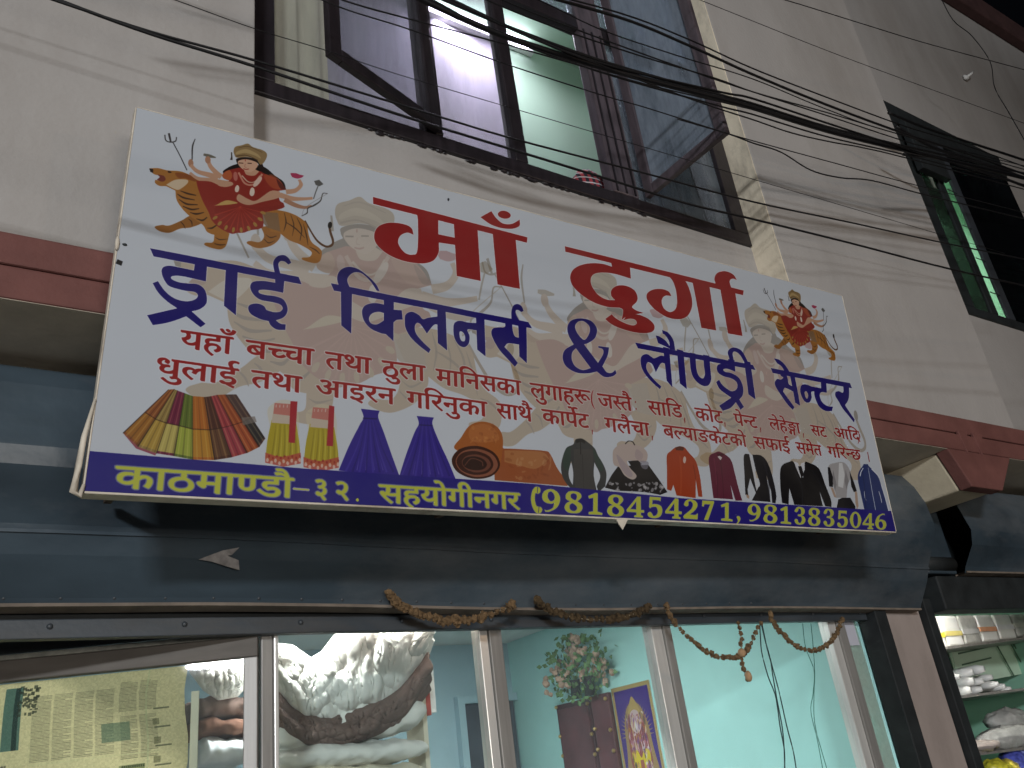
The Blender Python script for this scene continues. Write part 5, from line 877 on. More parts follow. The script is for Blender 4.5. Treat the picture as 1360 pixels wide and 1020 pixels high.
108|477,33 413,-12 318,132~ 239,208 213,204~ 187,204 152,204~ 104,239~ 104,270 104,299~ 140,329~ 168,329 187,329~ 225,313~ 255,291 298,306~ 360,385~ 360,442 360,501~ 295,561~ 243,561 208,561~ 148,545~ 110,526 84,595 121,614~ 204,632~ 247,632 302,632~ 391,590~ 443,505~ 443,440 443,370~ 373,262~ 316,233 361,189~ 448,77~
109|90,594 115,608~ 195,632~ 248,632 328,632~ 417,559~ 417,498 417,424~ 358,384 406,365~ 450,299~ 450,257 450,206~ 387,129~ 329,108 359,78~ 418,9~ 442,-25 377,-67 342,-17~ 282,61~ 254,91 225,87~ 193,87 159,87~ 111,122~ 111,152 111,182~ 147,212~ 175,212 195,212~ 240,195~ 274,167 322,176~ 367,224~ 367,260 367,295~ 314,343~ 264,346 231,340~ 193,340 189,411 249,411~ 313,432~ 338,470~ 338,495 338,530~ 290,562~ 252,562 218,562~ 150,542~ 115,525
181|-190,615 -211,650~ -240,726~ -240,762 -240,829~ -151,896~ -85,896 -53,896~ 1,883~ 21,872 -1,806 -18,815~ -56,827~ -78,827 -118,827~ -160,782~ -160,747 -160,714~ -133,651~ -108,615
188|0,622 410,622 410,551 0,551/509,200 491,185~ 438,146~ 365,118~ 317,118 240,118~ 141,204~ 141,275 141,304~ 166,355~ 185,371 38,369 38,441 331,441 349,441~ 385,440~ 389,440 382,370 350,370 292,370~ 221,321~ 221,274 221,231~ 279,188~ 317,188 368,188~ 441,233~ 469,262
197|251,146 158,146~ 114,205 97,228~ 79,298~ 79,352 79,551 0,551 0,622 481,622 481,551 420,551 420,321 420,279~ 403,221~ 385,198 364,173~ 298,146~/249,217 301,217~ 321,249 332,266~ 339,310~ 339,353 339,551 160,551 160,353 160,314~ 168,268~ 178,251 189,235~ 222,217~
202|0,622 373,622 373,551 0,551/204,298 204,244 204,216~ 176,188~ 153,188 129,188~ 75,230~ 37,290~ 37,318 37,341~ 64,369~ 98,369 385,369 385,298
210|0,622 515,622 515,551 0,551/537,349 517,356~ 494,356 470,356~ 420,332~ 374,269~ 356,208 279,232 291,278~ 311,313 288,331~ 239,353~ 209,353 169,353~ 126,307~ 126,271 126,233~ 169,164~ 251,89~ 309,40 255,-12 197,38~ 101,129~ 45,222~ 45,275 45,328~ 94,395~ 167,426~ 204,426 248,426~ 321,397~ 354,370 413,426~ 500,426 514,426~ 545,422~ 556,417
215|369,322 400,322~ 450,327~ 478,332 486,260 461,255~ 409,251~ 380,251 338,251~ 245,266~ 212,277 192,264~ 167,253 208,201~ 319,91~ 380,42 326,-12 270,37~ 171,137~ 95,225~ 73,256 51,287~ 40,323~ 40,340 40,359~ 70,393~ 104,393 129,393~ 166,370~ 181,350 202,369~ 217,428~ 217,458 217,488~ 208,536~ 201,551 0,551 0,622 403,622 403,551 281,551 288,534~ 298,488~ 298,458 298,416~ 279,354~ 262,333 314,322~
418|498,159 438,159~ 358,237~ 358,300 358,303~ 358,304 343,312~ 306,324~ 284,326 262,303~ 202,268~ 167,254 212,202~ 331,91~ 395,42 341,-12 282,37~ 178,137~ 98,225~ 75,256 53,287~ 40,323~ 40,340 40,359~ 70,393~ 104,393 129,393~ 166,370~ 181,349 220,369~ 256,429~ 256,468 256,491~ 246,536~ 239,551 0,551 0,622 801,622 801,551 320,551 336,516~ 336,458 336,421~ 325,390 353,384~ 378,373 396,401~ 461,437~ 510,437 571,437~ 664,382~ 736,289~ 764,232 701,198 655,284~ 567,369~ 512,369 469,369~ 429,326~ 429,298 429,261~ 471,230~ 500,230 515,230~ 544,235~ 561,242 585,175 560,165~ 516,159~
497|358,277 329,277~ 261,263~ 238,252 196,279~ 137,349~ 137,391 137,437~ 172,461 193,476~ 251,489~ 302,489 397,489 397,551 0,551 0,622 662,622 662,551 478,551 478,418 284,418 257,418~ 217,407~ 217,385 217,369~ 237,340~ 250,328 273,336~ 334,347~ 364,347 444,347~ 534,284~ 534,228 534,196~ 505,144~ 474,127 474,-155 398,-155 398,102 370,98~ 337,98 293,98~ 250,107 250,-69 250,-95~ 225,-125~ 202,-125 174,-125~ 122,-86~ 89,-30~ 89,-7 89,14~ 116,40~ 150,40 176,40 176,129 132,147~ 54,202~ 22,239 84,288 146,220~ 279,169~ 340,169 400,169~ 453,199~ 453,227 453,277~/511,379 511,402~ 541,434~ 563,434 585,434~ 615,402~ 615,379 615,356~ 585,324~ 563,324 541,324~ 511,356~"""
WORDS = """r 171.9 699.5 302.4 698.3 52.8 1370 51:0 61:580 66:1111 5:1370
r 338.6 700 525.8 698.2 52.8 1860 48:0 188:571 30:967 66:1601
r 561.2 700.6 697.8 701.7 52.8 1471 40:0 41:570 66:1212
r 733.2 703.6 873 701.2 52.8 1522 36:0 69:585 54:585 66:1263
r 910.9 705.4 1219.2 704.9 52.8 3368 50:0 66:598 67:857 44:1116 60:1671 25:2347 66:3109
r 1255.9 706 1499.4 705.7 52.8 2818 54:0 69:678 27:678 66:1241 61:1500 418:2031
r 1531.9 710.7 1683.6 708.1 52.8 1701 32:0 215:742 40:1131 76:1701
r 1759.9 710.3 1924.6 708.5 52.8 1771 60:0 66:676 67:935 37:1194
r 1991.8 711 2133.2 710.5 51.2 1525 25:0 79:762 35:1021
r 2197.4 712.3 2321.9 714.1 49.1 1430 46:0 75:568 202:568 35:926
r 2392.8 712 2575.6 714.4 47.5 2115 54:0 75:678 61:678 75:1209 497:1209 66:1856
r 2646.5 714.4 2741.7 715.8 45.9 1180 60:0 35:676
r 2790.4 712.3 2965.5 712.4 45.9 1802 10:0 67:1023 42:1282
r 119.3 789.7 322.1 793.7 50.8 2043 43:0 69:615 54:615 66:1293 12:1552
r 358.3 791.9 494.1 793.1 50.8 1471 40:0 41:570 66:1212
r 534.7 793.7 773.6 794.8 50.8 2478 10:0 11:1023 52:1514 44:1923
r 812.3 796.3 1085.2 799.5 50.8 2807 27:0 67:563 52:822 44:1231 69:1786 25:1786 66:2548
r 1121.6 798.5 1254.4 799.2 50.8 1577 60:0 66:676 41:935 76:1577
r 1295 798.8 1484 798.2 50.8 2093 25:0 66:762 46:1021 75:1589 181:1589 35:1589
r 1552.6 801.5 1751.7 801.9 50.8 2134 27:0 54:563 76:1241 30:1241 66:1875
r 1818.2 801.1 2243.3 801.2 49.3 4844 48:0 210:571 51:1071 66:1651 29:1910 25:2557 75:3319 35:3319 25:3823 79:4585
r 2286.5 802.6 2490.8 803.1 48.3 2197 60:0 47:676 66:1447 12:1706
r 2529.7 803.9 2685.6 804.3 47.2 1844 60:0 50:676 75:1274 40:1274
r 2726.8 805 2942.1 804.2 47.2 2290 27:0 67:563 52:822 202:1231 31:1589
y 58.8 1099.3 482.9 1101.2 55.5 3766 25:0 66:762 36:1021 50:1606 66:2204 197:2463 37:2930 80:3507
y 537.8 1101.2 580.5 1100.8 52.7 551 109:0
y 594.6 1103.7 641.2 1103.1 52.7 551 108:0
y 725.5 1103.6 1186.3 1103.2 53.4 4395 60:0 61:676 51:1207 79:1787 27:2046 68:2609 44:2868 27:3423 52:3986"""
def make_paper():
    """yellowed newspaper sheets: grey text columns, rules, headlines as rows of ticks, two pictures"""
    H_, W_ = 900, 900; a = np.empty((H_, W_, 3), np.float32); a[:] = (.86, .80, .66); r = np.random.default_rng(4)
    def rect(x0, y0, x1, y1, c, k=1.0):
        s = a[max(0, int(y0)):int(y1), max(0, int(x0)):int(x1)]; s += k * (np.array(c, np.float32) - s)
    def cols(x0, y0, x1, y1, n, vert=False):
        w_ = (x1 - x0) / n
        for i in range(n):
            y = y0
            while y < y1:
                L_ = w_ * .88 * (1 if r.random() > .12 else .6); rect(x0 + i * w_, y, x0 + i * w_ + L_, y + 2.2, (.24, .24, .20), .5); y += 5.2
    for (x0, y0, x1, y1, n) in ((330, 60, 640, 300, 4), (650, 40, 800, 150, 2), (330, 420, 560, 880, 3), (570, 420, 700, 880, 2), (20, 60, 90, 380, 1), (240, 330, 330, 880, 1), (20, 600, 200, 880, 2), (655, 170, 800, 330, 2)): cols(x0, y0, x1, y1, n)
    for y in (310, 400): rect(330, y, 800, y + 2, (.8, .8, .65), .6)
    rect(225, 20, 290, 250, (.20, .36, .36), .8); rect(262, 20, 280, 250, (.08, .16, .15), .8)
    for k in range(60): rect(*(lambda x, y: (x, y, x + r.integers(4, 16), y + r.integers(4, 14)))(r.integers(270, 340), r.integers(15, 120)), (.16, .18, .13), .7)
    for k in range(30): rect(*(lambda x, y: (x, y, x + 8, y + 10))(r.integers(205, 245), r.integers(300, 340)), (.2, .2, .16), .5)
    rect(585, 190, 690, 260, (.32, .42, .36), .6); rect(650, 350, 745, 860, (.36, .42, .24), .55)
    for k in range(34): x = 660 + (k % 12) * 7; rect(x, 352 + (k // 12) * 16, x + 5, 362 + (k // 12) * 16, (.12, .16, .12), .7)
    for k in range(26): x = 360 + (k % 13) * 9; rect(x, 352 + (k // 13) * 16, x + 7, 360 + (k // 13) * 16, (.2, .2, .16), .7)
    for k in range(26): rect(168, 90 + k * 9, 178, 96 + k * 9, (.22, .2, .16), .75)
    for k in range(16): rect(112, 100 + k * 9, 120, 106 + k * 9, (.25, .22, .18), .6); rect(100, 330 + k * 9, 110, 336 + k * 9, (.3, .28, .24), .5)
    rect(60, 330, 66, 560, (.05, .05, .04), .9); rect(500, 470, 620, 488, (.14, .16, .10), .85)
    rect(750, 0, 756, 900, (.75, .76, .62), .6)
    for k in range(10): rect(780, 150 + k * 70, 840, 156 + k * 70, (.2, .22, .16), .6); rect(775, 190 + k * 70, 800, 214 + k * 70, (.3, .3, .2), .5)
    n = r.random((H_ // 6, W_ // 6, 1)).astype(np.float32); n = np.kron(n, np.ones((6, 6, 1), np.float32))[:H_, :W_]; a *= .94 + .1 * n
    yy = np.linspace(0, 1, H_)[:, None, None]; a *= np.array([1.0, 1.0, .92], np.float32)
    return a
def make_poster():
    C = Canvas(360, 720, hexc('9c8656'))
    def poly(s, c, al=1): C.fill([smooth(x) for x in rdc(s)], hexc(c), al)
    poly('22,22 338,22 338,700 22,700', '3e2870'); poly('30,30 330,30 330,690 30,690', '46307a', .6)
    for k in range(26):
        t = math.pi * (k / 25) ; x = 180 + 150 * math.cos(t); y = 260 - 190 * math.sin(t)
        poly('%g,%g %g,%g %g,%g' % (180 + 90 * math.cos(t - .05), 260 - 120 * math.sin(t - .05), x, y, 180 + 90 * math.cos(t + .05), 260 - 120 * math.sin(t + .05)), 'a58c5c', .75)
    poly('60,330~ 76,200~ 120,115~ 180,92~ 240,115~ 284,200~ 300,330~ 320,520~ 180,620~ 40,520~', '937850'); poly('90,320~ 110,200~ 180,110~ 250,200~ 270,320~ 260,420~ 100,420~', '8a4a48')
    poly('140,110~ 160,80~ 180,62~ 200,80~ 220,110~ 230,150~ 130,150~', 'a48a54'); poly('140,150~ 180,130~ 220,150~ 226,215~ 180,250~ 134,215~', 'b8a0a0'); 
    for k in range(9): poly('%d,%d %d,%d %d,%d' % (105 + k * 18, 190 + abs(k - 4) * 12, 118 + k * 18, 330, 112 + k * 18, 350), ('c8c0cc', '9a6a80', 'd8d0d4')[k % 3], .8)
    poly('100,340~ 150,330~ 180,370~ 215,330~ 262,345~ 250,420~ 225,440~ 230,560~ 190,600~ 140,560~ 120,470~', 'c8b028'); poly('165,380 195,380 200,470 160,470', '8a3c50', .8)
    poly('60,470~ 110,430~ 130,520~ 90,600~', 'b0a8b0', .8); poly('250,450~ 300,440~ 310,560~ 260,600~', 'b08aa0', .8); poly('150,560~ 220,560~ 260,640~ 180,690~ 110,640~', '6a5060'); poly('40,600~ 110,590~ 130,660~ 60,690~', 'b8b0b8', .7); poly('230,600~ 300,600~ 320,680~ 240,690~', 'a89ab0', .7)
    rr = np.random.default_rng(8)
    for k in range(230):
        x, y = 95 + rr.random() * 175, 150 + rr.random() * 520; w_, h_ = 3 + rr.random() * 9, 6 + rr.random() * 22; t = rr.random() * 1.2 - .6
        if 150 < x < 215 and 330 < y < 480: continue
        poly('%g,%g~ %g,%g~ %g,%g~ %g,%g~' % (x - w_, y + t * 6, x + t * 8, y - h_, x + w_, y, x - t * 8, y + h_), ('c9b27a', '8a4458', 'd8d2dc', '6a3f7c', 'a8782e', 'b47a8e', '4a3a48')[k % 7], .6)
    for k in range(14): poly('%d,28 %d,28 %d,60' % (30 + k * 22, 48 + k * 22, 39 + k * 22), '3a2070', .8)
    return C.a

# ------------------------------------------------------------------ palette (linear albedo)
plaster = mat('painted_plaster', (.37, .345, .325), rough=.9, var=.05, scale=2.2, bump=.5, bscale=38, stain_sheen=(.22, .19, .16), stain_sheen_amt=.32, streak=(1.2, 1, .45), bdist=.006)
plaster_ret = mat('lit_return_plaster', (.80, .70, .54), rough=.9, var=.08, scale=4, bump=.45, bscale=35, stain_sheen=(.12, .10, .08), stain_sheen_amt=.6, streak=(1, 1.6, .7), bdist=.006)  # paler, warmer plaster: lamplight on the return put into its colour
soffit_m = mat('soffit_plaster', (.56, .49, .39), rough=.92, var=.08, scale=3, bump=.35, bscale=40, stain_sheen=(.20, .17, .13), stain_sheen_amt=.4)
redp = mat('red_oxide_paint', (.165, .066, .056), rough=.75, var=.14, scale=5, bump=.5, bscale=45, stain_sheen=(.10, .035, .03), stain_sheen_amt=.5, bdist=.005)
colm = mat('column_plaster', (.34, .28, .25), rough=.9, var=.09, scale=5, bump=.4, bscale=50, stain_sheen=(.16, .13, .11), stain_sheen_amt=.35, streak=(1, 1, .4))
hoodm = mat('blue_grey_sheet_metal', (.042, .060, .075), rough=.38, metal=.0, var=.35, scale=2.2, bump=.35, bscale=5, spec=.5, stain_sheen=(.17, .175, .18), stain_sheen_amt=.5, streak=(.6, 1, 1.6), bdist=.02)  # pale patches put lit and reflecting areas of the sheet into the colour
railm = mat('shutter_rail_metal', (.042, .05, .058), rough=.45, var=.25, scale=6, bump=.2, bscale=60, spec=.45, stain_sheen=(.09, .075, .06), stain_sheen_amt=.4, streak=(.5, 1, 2))
lipm = mat('faded_lip_paint', (.18, .145, .115), rough=.8, var=.25, scale=9, bump=.3, bscale=60)
darkm = mat('dark_channel_paint', (.022, .025, .026), rough=.55, var=.25, scale=8, bump=.2)
woodm = mat('dark_window_wood', (.018, .0135, .016), rough=.42, var=.35, scale=5, bump=.3, bscale=50, spec=.5, streak=(5, 5, .8))
woodl = mat('lit_window_wood', (.082, .064, .072), rough=.35, var=.35, scale=5, bump=.3, bscale=50, spec=.55, streak=(5, 5, .8))  # lighter copy of the dark wood, room light on it put into the colour
alu = mat('brushed_aluminium', (.72, .70, .66), rough=.3, metal=.4, var=.08, scale=8, bump=.1, bscale=90, streak=(4, 4, .3))
taupe = mat('taupe_frame_paint', (.14, .125, .11), rough=.7, var=.15, scale=8, bump=.15, streak=(.5, 1, 3))
alud = mat('dark_aluminium', (.30, .285, .265), rough=.45, metal=.3, var=.15, scale=8, bump=.1, bscale=90, streak=(4, 4, .3))
turq = mat('turquoise_wall_paint', (.38, .66, .63), rough=.7, var=.05, scale=1.5, bump=.15, bscale=40, stain_sheen=(.22, .45, .43), stain_sheen_amt=.25)
turqd = mat('dull_turquoise_wall_paint', (.36, .50, .56), rough=.75, var=.06, scale=1.5, bump=.15, bscale=40, stain_sheen=(.09, .18, .21), stain_sheen_amt=.3)
whitep = mat('white_wall_paint', (.74, .74, .72), rough=.85, var=.03, scale=2, bump=.1)
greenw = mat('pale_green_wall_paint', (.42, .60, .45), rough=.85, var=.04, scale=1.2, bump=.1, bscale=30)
greend = mat('strong_green_wall_paint', (.26, .50, .37), rough=.85, var=.06, scale=1.2, bump=.1, bscale=30)
cream = mat('cream_sign_edge', (.62, .55, .45), rough=.6, var=.15, scale=12, bump=.2, stain_sheen=(.25, .18, .12), stain_sheen_amt=.5)
rust = mat('rusty_steel', (.10, .065, .045), rough=.7, var=.35, scale=20, bump=.4)
cable_m = mat('black_cable_rubber', (.006, .006, .007), rough=.5, var=.2, scale=30, bump=.05)
asphalt = mat('asphalt', (.05, .05, .052), rough=.95, var=.2, scale=8, bump=.6, bscale=120)
pave = mat('concrete_pavement', (.22, .21, .20), rough=.95, var=.15, scale=5, bump=.5, bscale=60)

# ------------------------------------------------------------------ ground
g = sheet('road', [[(-120, 120, -.1), (120, 120, -.1)], [(-120, -120, -.1), (120, -120, -.1)]], asphalt); struct(g)
g = MB().box(-25, 35, 1.7, 12, -.3, 0).obj('pavement', pave, bevel=.02); struct(g)

# ------------------------------------------------------------------ the building: upper storey
YF = 2.9; YR = 3.115; Y2 = 3.38        # front wall, window recess, second recess
bld = thing('building', 'plastered concrete building front with brown-red slab bands above the shops', 'building')
ZB = 1.6 + .665 * 2.86                  # top of the red band
ZS = 1.6 + 1.637                        # slab soffit
ZT = 9.5
XA, XB, XC = .306 * YF, 1.514 * YF, 2.277 * YF
def wall(name, x0, x1, y0, y1, z0, z1, m=plaster, bevel=.006): return MB().box(x0, x1, y0, y1, z0, z1).obj(name, m, bld, bevel=bevel)
wall('wall', -6, XA, YF, YF + .5, ZS + .01, ZT)
wall('wall', XB, XC, YF + .0, YF + .75, ZS + .01, 10.7)
o = MB().box(XB - .012, XB - .002, YF + .004, YR, ZB - .2, ZT - .1).obj('wall_return', plaster_ret, bld)
zsill = 1.6 + 1.0 * YR
wall('sill_wall', XA - .1, XB + .1, YR - .01, YR + .12, ZS + .01, zsill)
wall('head_wall', XA - .1, XB + .1, YR - .01, YR + .12, 7.55, ZT)
XW2 = 9.9; zs2 = 1.6 + 1.006 * Y2; zt2 = 1.6 + 1.757 * Y2 + .05
wall('sill_wall', XC - .1, 18, Y2, Y2 + .12, ZS + .01, zs2)
wall('head_wall', XC - .1, 18, Y2, Y2 + .12, zt2, 11.2)
wall('pier', XW2, 18, Y2, Y2 + .12, zs2 + .004, zt2 - .004)
# slab bands
def band(x0, x1):
    MB().box(x0, x1, YF - .045, YF + .02, ZB - .125, ZB).obj('fascia', redp, bld, bevel=.008)
    MB().box(x0, x1, YF - .03, YF + .02, ZB - .14, ZB - .126).obj('fascia_groove', redp, bld)
    MB().box(x0, x1, YF - .058, YF + .02, ZS + .002, ZB - .141).obj('fascia', redp, bld, bevel=.008)
band(-6, 12.5)
MB().box(-6, 18, YF - .05, YF + 1.4, ZS, ZS + .0018).obj('soffit', soffit_m, bld)
MB().box(-6, 18, YF + .021, YF + 1.4, ZS + .002, ZS + .008).obj('slab', soffit_m, bld)
# cantilever beam with the red wrapped end
xb0, xb1 = 5.64, 6.12
zbm = 2.985
MB().hexa([(5.60, 2.935, zbm), (5.97, 2.935, zbm), (5.97, 3.70, zbm), (5.60, 3.70, zbm), (5.47, 2.935, ZS - .002), (6.22, 2.935, ZS - .002), (6.22, 3.70, ZS - .002), (5.47, 3.70, ZS - .002)]).obj('beam', mat('beam_plaster', (.60, .52, .38), rough=.9, var=.08, scale=4, bump=.4, bscale=35, stain_sheen=(.28, .22, .15), stain_sheen_amt=.4), bld, bevel=.015)
MB().slab([(5.46, 2.842, ZS + .001), (5.60, 2.842, zbm - .004), (5.97, 2.842, zbm - .008), (6.24, 2.842, ZS + .001)], (0, .092, 0)).obj('beam_end', redp, bld, bevel=.008)
for xa, xc in ((5.66, 5.78), (5.84, 5.97)): MB().slab([(xa, 2.838, ZS + .15), (xa + .02, 2.834, ZS - .02), (xc, 2.838, ZS + .15)], (0, .02, 0)).obj('beam_rib', redp, bld, bevel=.004)
# upper slab band far up on the right
MB().box(5.2, 18, 3.24, 3.378, 1.6 + 2.745 * 3.24, 1.6 + 2.745 * 3.24 + .42).obj('upper_band', mat('dark_brown_band_paint', (.07, .035, .033), var=.2, bump=.4, bscale=45), bld, bevel=.02)
# columns between the shops
MB().box(5.255, 5.70, 3.55, 4.0, 0, ZS - .003).obj('column', colm, bld, bevel=.012)
MB().box(5.702, 8.899, 3.60, 3.9, 2.50, ZS - .003).obj('light_stop_panel', darkm, bld)  # dark panel added to stop shop light leaking between the hoods
MB().box(-6, -1.2, 3.55, 4.0, 0, ZS - .003).obj('column', colm, bld, bevel=.012)
MB().box(8.9, 9.35, 3.55, 4.0, 0, ZS - .003).obj('column', colm, bld, bevel=.012)
MB().box(-1.2, 9.0, 3.98, 4.05, 2.42, ZS - .004).obj('lintel_wall', colm, bld)

# ---- first window, five bays with two open casements
clear = glass('clear_glass', dirt=.03, refl=.8)
dirtyg = glass('dirty_streaked_glass', tint=(.72, .78, .80), dirt=.55, dcol=(.30, .33, .36), scale=2.2, streak=(3.2, 3.2, .9), refl=.9, rough=.06)
frost = glass('frosted_window_glass', tint=(.93, .93, .94), dirt=.2, dcol=(.45, .45, .45), scale=1.6, streak=(4, 4, .35), refl=.6, rough=.15)
win = bpy.data.objects.new('window', None); scn.collection.objects.link(win); win.parent = bld; win['label'] = 'wide dark timber window above the sign, two casements swung open, tube light on inside'
y0, y1 = YR - .03, YR + .05
zb, zt = zsill, 7.55; zr = zb + .095
ztr = 1.6 + 1.494 * YR
def wp(name, x0, x1, za, zc, m=woodm, ya=y0, yb=y1, bevel=.006): return MB().box(x0, x1, ya, yb, za, zc).obj(name, m, win, bevel=bevel)
wp('bottom_rail', XA - .04, 4.372, zb, zr); wp('top_rail', XA - .04, 4.372, zt - .1, zt)
wp('frame_post', XA - .05, 1.045, zr + .001, zt - .101); wp('frame_post', 4.235, 4.372, zr + .001, zt - .101)
wp('frame_post', 1.868, 1.978, zr + .001, zt - .101, bevel=.01)
wp('frame_post', 2.445, 2.535, zr + .001, zt - .101, bevel=.01); wp('frame_post', 3.165, 3.375, zr + .001, zt - .101, woodl, y0 - .004, bevel=.01)
for xx in (3.19, 3.262, 3.335): MB().box(xx, xx + .012, y0 - .012, y0 - .0045, zr + .01, ztr - .06).obj('post_bead', woodm, win)
for xa, xc in ((1.046, 1.867), (1.979, 2.444), (2.536, 3.164), (3.376, 4.234)):
    MB().box(xa, xc, y0 + .003, y1, ztr - .06, ztr + .06).obj('transom', woodm, win, bevel=.006)
wp('pane', 1.046, 1.867, zr + .001, ztr - .061, frost, YR, YR + .005, 0)
wp('pane', 3.376, 4.234, zr + .001, ztr - .061, dirtyg, YR, YR + .005, 0)
for xa, xc in ((1.046, 1.867), (1.979, 2.444), (2.536, 3.164), (3.376, 4.234)): wp('pane', xa, xc, ztr + .061, zt - .101, dirtyg, YR, YR + .005, 0)
wp('pane', 1.979, 2.444, zr + .001, ztr - .061, glass('hazy_glass', tint=(.93, .92, .95), dirt=.22, dcol=(.55, .55, .58), scale=1.2, streak=(3, 3, .6), refl=.6), YR + .012, YR + .016, 0)
def casement(hx, hy, fx, fy, z0, z1, m, gm, wid=.075):
    h = Vector((hx, hy, 0)); f = Vector((fx, fy, 0)); d = (f - h).normalized(); n = Vector((-d.y, d.x, 0)); L_ = (f - h).length
    def bx(a, b, za, zc, name, mm, t=.02, bev=.005):
        q = [h + d * a - n * t, h + d * b - n * t, h + d * b + n * t, h + d * a + n * t]
        MB().hexa([v + Vector((0, 0, za)) for v in q] + [v + Vector((0, 0, zc)) for v in q]).obj(name, mm, win, bevel=bev)
    bx(0, wid, z0, z1, 'casement_stile', m); bx(L_ - wid, L_, z0, z1, 'casement_stile', m)
    bx(wid + .001, L_ - wid - .001, z0, z0 + wid, 'casement_rail', m); bx(wid + .001, L_ - wid - .001, z1 - wid, z1, 'casement_rail', m)
    bx(wid + .001, L_ - wid - .001, z0 + wid + .001, z1 - wid - .001, 'casement_pane', gm, .0025, 0)
casement(1.93, 3.065, 1.205, 2.81, 1.6 + 3.205, ztr - .07, woodm, glass('smeared_glass', tint=(.93, .93, .96), dirt=.12, dcol=(.45, .45, .5), scale=1.5, streak=(3, 3, .5), refl=1))
casement(3.42, 3.06, 3.455, 2.385, 1.6 + 3.21, 1.6 + 5.30, woodl, glass('dusty_sheen_glass', tint=(.72, .78, .84), dirt=.8, dcol=(.46, .52, .60), scale=2.4, streak=(3, 3, .7), refl=.9, rough=.06), .07)  # glass film mixes dust with a painted bluish reflection
for i in range(4): MB().bar((3.5 + i * .2, YR + .07, zr + .02), (3.38 + i * .2, YR + .07, ztr - .08), .008, .008).obj('grille_bar', darkm, win)
# plaster crumbs stuck under the bottom rail
cr = MB()
for i in range(46):
    x = random.uniform(1.5, 3.4); cr.blob((x, YR - .018, zb - random.uniform(0, .012)), random.uniform(.006, .018), 6, 4, .3, (1.6, .5, .7))
o = cr.obj('mortar_crumbs', woodm, win); o['kind'] = 'stuff'
# upper room behind the first window
room = []
def rs(name, x0, x1, ya, yb, za, zc, m): o = MB().box(x0, x1, ya, yb, za, zc).obj(name, m); struct(o); return o
lilac = mat('tube_lit_wall_lilac', (.46, .445, .50), rough=.85, var=.03, scale=1.2, bump=.1)  # tube glare on the left of the green wall put into its colour
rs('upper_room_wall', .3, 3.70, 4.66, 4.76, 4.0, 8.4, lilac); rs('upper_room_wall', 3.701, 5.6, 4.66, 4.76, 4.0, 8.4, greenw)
rs('upper_room_wall', .2, .3, 3.24, 4.76, 4.0, 8.4, whitep); rs('upper_room_wall', 5.6, 5.7, 3.24, 4.76, 4.0, 8.4, greenw)
rs('upper_room_ceiling', .2, 5.7, 3.24, 4.76, 7.92, 8.02, greenw); rs('upper_room_floor', .2, 5.7, 3.24, 4.76, 3.6, 3.7, whitep)
tube_m = emis('lit_fluorescent_tube', (.86, .80, 1.0), 14)
tl = thing('tube_light', 'lit white fluorescent tube on the upper room wall, seen through the open window', 'tube light')
MB().tube([(2.90, 4.56, 7.83), (3.98, 4.56, 7.83)], .03, 12).obj('tube', tube_m, tl, smooth=True)
MB().box(2.85, 4.06, 4.60, 4.655, 7.80, 7.86).obj('batten', whitep, tl, bevel=.004)
lamp('upper_tube_light', 'AREA', (3.35, 4.42, 7.80), (2.9, 3.9, 4.0), 56, (.88, .82, 1.0), 1.1, .06)
# curtain behind the frosted left bay, lit edge
cur = []
for j in range(20):
    x = 1.0 + j * .022; cur.append((x, 3.30 + .022 * math.sin(j * 1.1) + .01 * math.sin(j * 2.3)))
cg = [[(x, y, z) for x, y in cur] for z in (6.3, 5.4, 4.55)]
tag(sheet('curtain', cg, mat('thin_curtain_cloth', (.62, .60, .44), rough=.9, var=.2, scale=3, streak=(4, 1, .4), bump=.2, trans=.0), smooth=True, thick=0), 'pale yellow curtain hanging behind the frosted left pane of the upper window', 'curtain')
cg = [[(x + 2.62, y + .02, z) for x, y in [(1.0 + j * .022, 3.30 + .022 * math.sin(j * 1.1)) for j in range(28)]] for z in (6.3, 5.4, 4.72)]
tag(sheet('curtain', cg, mat('grey_curtain_cloth', (.30, .33, .36), rough=.9, var=.25, scale=3, streak=(4, 1, .4), bump=.2), smooth=True, thick=.003), 'grey blue curtain hanging behind the dirty right pane of the upper window', 'curtain')
# checked cloth on the sill
plaid = bpy.data.materials.new('red_checked_cloth'); plaid.use_nodes = True; nt = plaid.node_tree; bsd = nt.nodes['Principled BSDF']; tc = nt.nodes.new('ShaderNodeTexCoord')
wx = nt.nodes.new('ShaderNodeTexWave'); wx.inputs['Scale'].default_value = 7; wx.bands_direction = 'X'; wz = nt.nodes.new('ShaderNodeTexWave'); wz.inputs['Scale'].default_value = 7; wz.bands_direction = 'Z'
for n_ in (wx, wz): nt.links.new(tc.outputs['Object'], n_.inputs['Vector'])
r1 = nt.nodes.new('ShaderNodeValToRGB'); r1.color_ramp.elements[0].color = (.02, .02, .03, 1); r1.color_ramp.elements[0].position = .45; r1.color_ramp.elements[1].color = (.38, .05, .06, 1); r1.color_ramp.elements[1].position = .55
r2 = nt.nodes.new('ShaderNodeValToRGB'); r2.color_ramp.elements[0].color = (0, 0, 0, 1); r2.color_ramp.elements[0].position = .86; r2.color_ramp.elements[1].color = (1, 1, 1, 1); r2.color_ramp.elements[1].position = .93
mxp = nt.nodes.new('ShaderNodeMixRGB'); mxp.inputs['Color2'].default_value = (.6, .55, .55, 1)
nt.links.new(wx.outputs['Fac'], r1.inputs[0]); nt.links.new(wz.outputs['Fac'], r2.inputs[0]); nt.links.new(r2.outputs[0], mxp.inputs['Fac']); nt.links.new(r1.outputs[0], mxp.inputs['Color1']); nt.links.new(mxp.outputs[0], bsd.inputs['Base Color']); bsd.inputs['Roughness'].default_value = .95
